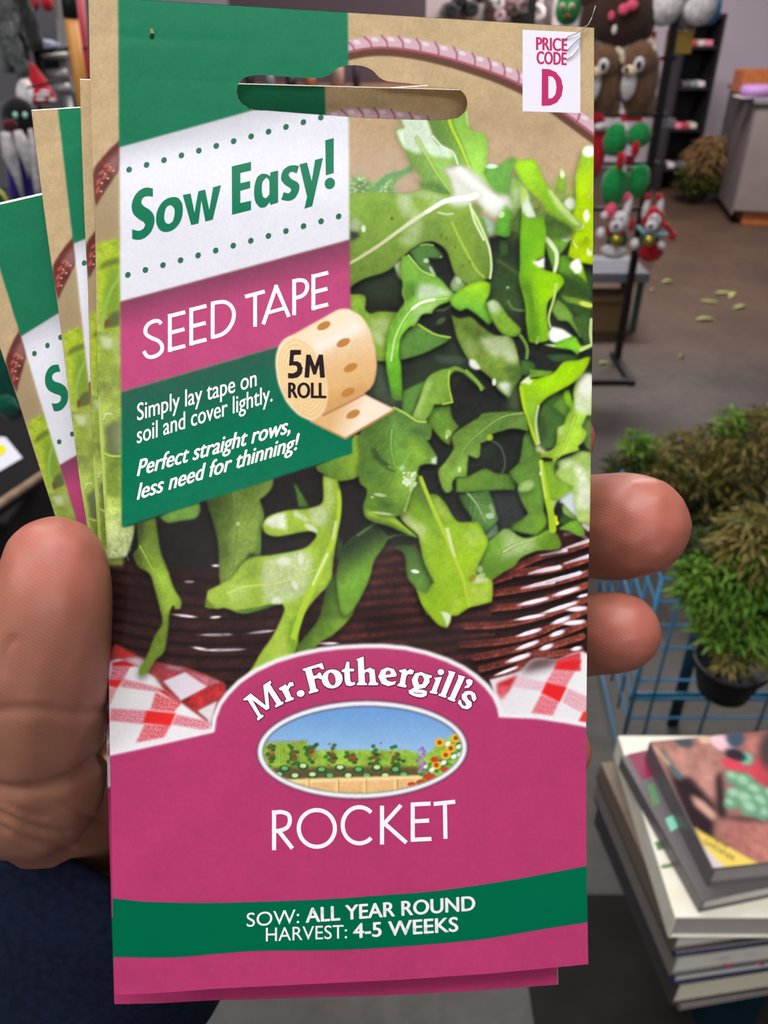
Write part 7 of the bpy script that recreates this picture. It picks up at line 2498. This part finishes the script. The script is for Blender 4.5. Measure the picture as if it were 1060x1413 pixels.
# green pompom ornaments
def ornament(label, pts, reds, card):
    o = Toy('pompom_ornament', label, 'ornament', pts[0][0], pts[0][1], YT - 0.02, group='green pompom ornaments')
    for (x, y, rx, ry, m) in pts:
        o.b('pompom', m, x, y, rx, ry, 0, min(rx, ry) * 0.8, wob=0.12)
    for (x, y, rx, ry, m) in reds:
        o.b('bauble', m, x, y, rx, ry, -0.04, min(rx, ry))
    o.card('header_card', CARD_R, *card)
    o.tube('cord', F_WH, [(pts[0][0] + 14, card[3]), (pts[0][0] + 15, pts[0][1] + 6)], 1.0, -0.02)
    return o


ornament('pair of green pompoms with a red bauble, below the reindeer', [(850, 193, 16, 19, F_GR), (882, 187, 16, 14, F_GR)], [(877, 206, 5.5, 10, F_RD)], (858, 156, 886, 168))
ornament('pair of larger green pompoms with a striped candy bauble, above the plush dogs', [(848, 257, 18, 24, F_GR), (881, 250, 15, 20, F_GR)], [(856, 222, 5, 11, F_RD), (861, 221, 3, 9, F_PK)], (852, 214, 876, 224))
o = Toy('red_ornament', 'red plush ornament half hidden by the packet edge, left of the pompoms', 'ornament', 824, 200)
o.b('body', F_RD, 826, 205, 11, 34, 0.02, 9)
o.b('trim', F_WH, 828, 174, 10, 6, -0.0, 8)
o.b('hat', F_RD, 824, 163, 10, 7, 0.0, 8)
# two festive plush dogs
o = Toy('dog_plush', 'white faced plush dog with a pale skirt and striped hat', 'plush toy', 852, 340, YT - 0.05, group='festive plush dogs at the foot of the stand')
o.b('body', F_GD, 852, 330, 15, 12, 0, 10)
h = o.b('head', F_WH, 855, 306, 12.5, 13, -0.01, 11)
o.b('muzzle', F_WH, 851, 313, 9.5, 8, -0.045, 8)
o.b('nose', F_KK, 850, 312, 3.2, 2.6, -0.073, 2)
o.b('ear', F_RD, 872, 310, 4, 8, -0.01, 3)
o.b('ear', F_RD, 841, 318, 5, 7, -0.0, 3)
o.b('antler', F_WH, 866, 288, 5, 16, 0.0, 4, 8)
o.b('antler_tip', F_PK, 866, 272, 4.5, 6, 0.0, 4, 8)
o.b('hat', F_PK, 842, 292, 8, 11, -0.01, 6, 12)
o.b('hat_trim', F_WH, 834, 298, 5, 5, -0.02, 4)
o.b('collar', F_RD, 852, 320, 12, 4, -0.01, 9)
o.b('bell', F_YL, 851, 331, 8.5, 8.5, -0.045, 7, wob=0)
o.b('skirt', F_WH, 847, 347, 18, 9, -0.01, 12, 4)
for (x, y) in ((829, 322), (876, 337)):
    o.b('paw', F_WH, x, y, 6, 7.5, -0.03, 6)
for e in (848, 858):
    o.b('eye', F_KK, e, 302, 1.4, 2.2, -0.045, 1)
o = Toy('dog_plush', 'white faced plush dog with a red hood, skirt and bobble', 'plush toy', 900, 340, YT - 0.06, group='festive plush dogs at the foot of the stand')
o.b('body', F_GD, 897, 326, 13, 13, 0, 10)
o.b('hood', F_RD, 901, 303, 15.5, 16, 0.005, 11)
o.b('face', F_WH, 903, 306, 9, 10, -0.035, 8, -14)
o.b('muzzle', F_WH, 899, 313, 8, 7, -0.05, 8)
o.b('nose', F_KK, 898, 312, 3.2, 2.5, -0.078, 2)
for (x, a) in ((892, 8), (911, -6)):
    o.b('antler', F_WH, x, 286, 4.5, 14, 0.0, 4, a)
    o.b('antler_tip', F_RD, x + a * 0.3, 272, 4.5, 5, 0.0, 4)
o.b('bell', F_YL, 896, 332, 7.5, 8, -0.05, 7, wob=0)
o.tube('ribbon', F_LB, [(880, 312), (890, 322), (905, 323), (921, 324)], [2.4, 3, 4, 2.4], -0.045)
o.b('skirt', F_RD, 898, 348, 17, 12, -0.01, 12)
o.tube('hat_tail', F_RD, [(914, 308), (921, 312), (926, 320)], [4, 3.5, 3], -0.01)
o.b('bobble', F_RD, 928, 325, 5.5, 6, -0.01, 5)
o.b('paw', F_WH, 913, 339, 6, 4.5, -0.04, 4, 30)
for e in (900, 907):
    o.b('eye', F_KK, e, 300, 1.3, 2, -0.065, 1)
# header cards left on their pegs
for (nm, m, x0, y0, x1, y1) in (('ochre hang card on the peg right of the black post', CARD_Y, 921, 42, 953, 74), ('grey hang card on the peg below the ochre one', CARD_G, 907, 164, 931, 176)):
    a, c = AY(x0, y0, YT + 0.1), AY(x1, y1, YT + 0.1)
    t = thing('hang_card', nm, 'card', Vector(((a.x + c.x) / 2, YT + 0.1, c.z)))
    part(t, 'card', MB().box((a + c) / 2, (c.x - a.x, 0.003, a.z - c.z), None, 0.0008), m, False)
    part(t, 'hook', MB().tube([((a.x + c.x) / 2, YT + 0.1, a.z - 0.01), ((a.x + c.x) / 2, YT + 0.1, a.z + 0.02)], 0.003, 8), BLK)

# low table and carton behind the stand
YG = 3.95
ga, gb = AY(770, 384, YG), AY(897, 378, YG)
GT = mat('grey board', (112, 112, 120), 0.6, 0.3)
tbm = thing('side_table', 'low grey topped table with green legs behind the plush dogs', 'table', ((ga.x + gb.x) / 2, YG + 0.16, 0))
part(tbm, 'top', MB().box(((ga.x + gb.x) / 2, YG + 0.16, gb.z - 0.02), (gb.x - ga.x, 0.34, 0.045), None, 0.003), GT, False)
GLEG = mat('dark green metal', (40, 66, 54), 0.5, 0.4)
for x in (ga.x + 0.03, gb.x - 0.03):
    for y in (YG + 0.02, YG + 0.3):
        part(tbm, 'leg', MB().box((x, y, (gb.z - 0.043) / 2), (0.03, 0.025, gb.z - 0.043), None, 0.002), GLEG, False)
for k in range(4):
    part(tbm, 'wire_edge', MB().tube([(ga.x, YG + 0.0, gb.z + 0.004 + k * 0.018), (gb.x, YG + 0.0, gb.z + 0.004 + k * 0.018)], 0.0022, 6), BLK)
cb = F(838, 462)
cbx = thing('carton', 'tan cardboard carton under the low grey table', 'carton', (cb.x - 0.02, cb.y + 0.14, 0))
part(cbx, 'box', MB().box((cb.x - 0.02, cb.y + 0.14, 0.085), (0.26, 0.20, 0.17), None, 0.003), mat('kraft carton', (108, 84, 58), 0.8, 0.2), False)
part(cbx, 'flap', MB().box((cb.x - 0.02, cb.y + 0.06, 0.174), (0.24, 0.09, 0.003), Matrix.Rotation(R(8), 3, 'X')), MATS['kraft carton'], False)

# ------------------------------------------------------------------ left edge: garden gear and toys on a dark display
YL = 2.3
DK = mat('black display board', (20, 19, 21), 0.8, 0.2)
GRB = mat('grey display board', (96, 92, 98), 0.7, 0.2)
da, db = AY(-260, 300, YL + 0.3), AY(172, 300, YL + 0.3)
lb = thing('display_board', 'dark board of the display at the left edge', 'board', ((da.x + db.x) / 2, YL + 0.36, 0))
part(lb, 'panel', MB().box(((da.x + db.x) / 2, YL + 0.36, 0.47), (db.x - da.x, 0.03, 0.94), None, 0.003), DK, False)
part(lb, 'upper_panel', MB().box(((da.x + db.x) / 2, YL + 0.36, 1.31), (db.x - da.x, 0.03, 0.72), None, 0.003), GRB, False)
# bunches of dark folded cloth
DG = fab('dark grey cloth', (44, 46, 46), (28, 29, 30))
DG2 = fab('mid grey cloth', (84, 88, 88), (60, 62, 62))
for k, (x0, y0, x1, y1, w0, w1, m, dy, lab) in enumerate([(4, -20, 16, 100, 5, 12, DG2, 0.0, 'grey folded cloth at the very left edge, upper corner'), (14, -30, 30, 92, 5, 11, DG, 0.05, 'black folded cloth second from the left edge, upper corner'),
                                                         (20, -30, 52, 70, 6, 9, DG, -0.02, 'black folded cloth slanting furthest right, upper corner'), (8, 30, 34, 106, 5, 8, DG2, -0.06, 'grey folded cloth hanging lowest in front, upper corner')]):
    t = thing('folded_cloth', lab, 'cloth', AY(x1, y1, YL + dy), 'folded dark cloths hanging in the upper left corner')
    P = [AY(x0 + (x1 - x0) * q, y0 + (y1 - y0) * q, YL + dy) for q in np.linspace(0, 1, 9)]
    kk2 = (P[0] - CLOC).length / FPX
    mb = MB()
    mb.tube(P, [(w0 + (w1 - w0) * math.sin(PI * 0.9 * q)) * kk2 for q in np.linspace(0, 1, 9)], 14)
    for i, v in enumerate(mb.v):
        v += Vector((0.006 * math.sin(i * 2.1), 0.006 * math.cos(i * 3.3), 0))
    part(t, 'cloth', mb, m)
    part(t, 'tie', MB().tube([P[2] + Vector((-w0 * kk2 * 1.2, -0.01, 0)), P[2] + Vector((0, -w0 * kk2 * 1.5, 0)), P[2] + Vector((w0 * kk2 * 1.2, -0.01, 0))], 0.004, 8), DG2)
# red boots cut by the photo top
for k, (x, lab) in enumerate(((45, 'left one of two red boots cut by the photo top'), (65, 'right one of two red boots cut by the photo top'))):
    t = Toy('red_boot', lab, 'boot', x, 4, YL + 0.1, 'red boots at the photo top')
    t.b('foot', F_RD, x, 4, 7.5, 8, 0, 9)
    t.b('shaft', F_RD, x - 1, -14, 6.5, 18, 0.01, 6)
    t.b('trim', F_WH, x - 2, -30, 7, 4, 0.01, 6)
# pale steel uprights and brackets
STL = mat('pale steel', (170, 168, 166), 0.35, 0.5, metal=0.2)
t = thing('steel_frame', 'pale steel upright frame behind the long handled tool', 'frame', AY(88, 130, YL + 0.15) * Vector((1, 1, 0)))
zb_ = AY(88, 125, YL + 0.15).z
for (x, y0, y1, w) in ((80, -30, 76, 0.016), (90, -30, 76, 0.02)):
    a, c = AY(x, y0, YL + 0.15), AY(x + 6, y1, YL + 0.15)
    part(t, 'upright', MB().box((a + c) / 2, (w, 0.02, (a - c).length), Matrix.Rotation(math.atan2(c.x - a.x, c.z - a.z) + PI, 3, 'Y'), 0.002), STL, False)
for (x0, y0, x1, y1, h) in ((52, 78, 92, 76, 0.009), (62, 103, 92, 101, 0.012), (62, 122, 96, 121, 0.012)):
    a, c = AY(x0, y0, YL + 0.12), AY(x1, y1, YL + 0.12)
    part(t, 'cross_bar', MB().tube([a, c], h, 8), STL)
a = AY(91, 100, YL + 0.14)
part(t, 'side_plate', MB().box(a, (0.024, 0.015, 0.10), None, 0.002), mat('grey steel', (128, 124, 122), 0.4), False)
part(t, 'base_post', MB().tube([AY(91, 126, YL + 0.14), AY(91, 126, YL + 0.14) * Vector((1, 1, 0))], 0.011, 10), STL)
t = thing('wall_bracket', 'black bracket shelf between the dark cloths and the steel frame', 'bracket', AY(72, 100, YL + 0.2))
part(t, 'arm', MB().tube([AY(50, 72, YL + 0.05), AY(98, 66, YL + 0.05)], 0.0065, 8), BLK)
part(t, 'plate', MB().box(AY(54, 86, YL + 0.1), (0.016, 0.02, 0.066), None, 0.002), BLK, False)
part(t, 'tray', MB().box(AY(72, 90, YL + 0.2), (0.055, 0.04, 0.06), None, 0.004), DK, False)
t = thing('pale_cloth', 'pale blue grey cloth lying on the black bracket', 'cloth', AY(66, 66, YL + 0.06))
part(t, 'cloth', MB().ball(AY(66, 63, YL + 0.07), (0.032, 0.025, 0.014), 3, None, 0.25, 4.0), fab('pale blue cloth', (150, 158, 176)))
# long handled tool: black grip on an ochre shaft, red shaft beside it
t = thing('garden_tool', 'long tool with a black grip and ochre yellow shaft', 'tool', AY(118, 118, YL - 0.1))
part(t, 'shaft', MB().tube([AY(97, 20, YL - 0.1), AY(112, 118, YL - 0.1), AY(124, 220, YL - 0.1)], 0.0155, 14), mat('ochre shaft', (178, 122, 50), 0.45, 0.4))
part(t, 'grip', MB().tube([AY(92, -30, YL - 0.1), AY(95, 0, YL - 0.1), AY(98, 25, YL - 0.1)], 0.0172, 14), mat('near black grip', (14, 20, 18), 0.5))
t = thing('garden_tool', 'red shafted tool just right of the ochre shaft', 'tool', AY(116, 118, YL - 0.02))
part(t, 'shaft', MB().tube([AY(106, -30, YL - 0.02), AY(117, 110, YL - 0.02), AY(124, 220, YL - 0.02)], 0.014, 12), mat('red shaft', (160, 22, 44), 0.5))
part(t, 'collar', MB().tube([AY(112, 60, YL - 0.02), AY(113, 68, YL - 0.02)], 0.0155, 12), mat('dark red collar', (120, 20, 36), 0.5))
t = thing('white_post', 'narrow white post beside the tan packet corner', 'post', AY(108, 160, YL + 0.1) * Vector((1, 1, 0)))
part(t, 'post', MB().box((AY(108, 130, YL + 0.1).x, YL + 0.1, AY(108, 104, YL + 0.1).z / 2), (0.014, 0.014, AY(108, 104, YL + 0.1).z), None, 0.002), STL, False)
part(t, 'cap', MB().box(AY(108, 103, YL + 0.1), (0.018, 0.018, 0.008), None, 0.002), F_WH, False)
# gnome with a red hat
o = Toy('gnome_figure', 'gnome with a pointed red hat printed in white, behind the tan packet', 'gnome', 60, 150, YL - 0.05)
c = AY(60, 142, YL - 0.05)
k_ = o.k
part(o.t, 'hat', MB().lathe(c, [(19 * k_, 0), (18 * k_, 8 * k_), (12 * k_, 26 * k_), (5 * k_, 40 * k_), (0.8 * k_, 47 * k_)], 20, Matrix.Rotation(R(-6), 3, 'Y')), F_RD)
o.b('beard', F_WH, 38, 132, 13, 17, -0.02, 9)
o.b('face', F_CR, 44, 112, 8, 9, 0.0, 8)
o.b('body', F_KK, 48, 170, 20, 22, 0.02, 14)
o.tube('hat_band', F_KK, [(37, 121), (56, 117), (72, 114)], 1.5, -0.075)
for (x, y, w) in ((62, 126, 9), (58, 131, 12), (56, 137, 8), (72, 138, 6)):
    o.b('white_print', F_WH, x, y, w * 0.8, 1.8, -0.082, 1)
# dark plush with pale eyes, shaggy grey legs and purple trousers
o = Toy('shaggy_plush', 'black plush with two pale green eyes and shaggy grey legs over purple', 'plush toy', 28, 220, YL - 0.12)
o.b('head', F_KK, 26, 160, 22, 20, 0, 15)
for x in (21, 34.5):
    e = o.b('eye', mat('pale green eye', (140, 196, 180), 0.2, 0.6), x, 159, 3, 3.4, -0.055, 2)
o.b('collar', fab('maroon cloth', (70, 16, 24)), 14, 173, 10, 7, -0.03, 7)
o.b('body', F_KK, 26, 180, 18, 12, 0, 10)
F_LG = fab('pale grey shag', (176, 172, 172), (140, 136, 138))
F_PU = fab('purple cloth', (48, 32, 118))
for (pts, r) in (([(8, 182), (14, 215), (24, 245), (32, 276)], [7, 9.5, 5, 2]), ([(24, 180), (34, 205), (40, 228), (40, 246)], [5, 10, 6, 1.5]), ([(42, 178), (47, 215), (51, 250), (56, 285)], [3, 5, 5, 4])):
    o.tube('shaggy_leg', F_LG, pts, r, -0.05)
for (pts, r) in (([(12, 214), (18, 245), (22, 280), (24, 300)], [3, 7, 9, 9]), ([(28, 205), (34, 235), (40, 270), (42, 296)], [4, 9, 10, 9])):
    o.tube('trouser_leg', F_PU, pts, r, 0.0)
# green and yellow toy corner
o = Toy('green_cushion', 'green cushion with a yellow stripe at the left photo edge', 'cushion', 0, 275, YL - 0.2)
o.b('pad', F_GD, -6, 280, 22, 20, 0, 10)
o.tube('stripe', fab('yellow stripe', (190, 180, 80)), [(-8, 258), (4, 268), (12, 282)], 2.2, -0.06)
# dark green cloth, white leaflet, stick and dark crate nearer the lens
YN = 1.25
o = Toy('green_cloth', 'dark green cloth bundle at the left edge beside the rearmost packet', 'cloth', 0, 520, YN)
o.b('bundle', fab('deep green cloth', (0, 74, 60)), -12, 510, 38, 68, 0, 30, -12, wob=0.14)
o.b('fold', MATS['deep green cloth'], 6, 560, 20, 14, -0.03, 10, 0, wob=0.2)
a0, a1, a2, a3 = F(-40, 600, 0.62), F(8, 604, 0.62), F(31, 632, 0.62), F(-30, 668, 0.62)
t = thing('leaflet', 'white leaflet with a yellow blot lying at the left edge', 'leaflet', (a0 + a1 + a2 + a3) / 4)
lf = MB().add([p + Vector((0, 0, 0.001)) for p in (a0, a1, a2, a3)] + [Vector(p) for p in (a0, a1, a2, a3)], [[3, 2, 1, 0], [4, 5, 6, 7], [0, 1, 5, 4], [1, 2, 6, 5], [2, 3, 7, 6], [3, 0, 4, 7]])
part(t, 'sheet', lf, mat('white leaflet', (206, 208, 218), 0.5), False)
yl = [F(-6 + 15 * math.cos(a), 622 + 9 * math.sin(a), 0.62) + Vector((0, 0, 0.0018)) for a in np.linspace(0, 2 * PI, 18, endpoint=False)]
part(t, 'yellow_blot', MB().add(yl, [list(range(18))[::-1]]), mat('yellow ink', (214, 204, 20), 0.5), False)
cr_ = (a0 + a2) / 2
t = thing('crate', 'black crate under the leaflet at the left edge', 'crate', Vector((cr_.x - 0.1, cr_.y - 0.02, 0)))
part(t, 'body', MB().box((cr_.x - 0.13, cr_.y - 0.04, 0.3), (0.52, 0.50, 0.60), None, 0.006), DK, False)
part(t, 'lid', MB().box((cr_.x - 0.13, cr_.y - 0.04, 0.609), (0.54, 0.52, 0.016), None, 0.004), DK, False)
s0, s1 = F(-40, 722, 0.635), F(66, 650, 0.635)
t = thing('wooden_stick', 'pale wooden stick lying slanted below the leaflet', 'stick', (s0 + s1) / 2)
part(t, 'shaft', MB().tube([s0, s1, s1 + (s1 - s0) * 0.4], 0.0085, 12), mat('pale timber', (150, 128, 104), 0.6, 0.3, var=(40, (128, 104, 82))))
part(t, 'end_cap', MB().tube([s0 - (s1 - s0) * 0.05, s0], 0.0095, 12), DK)
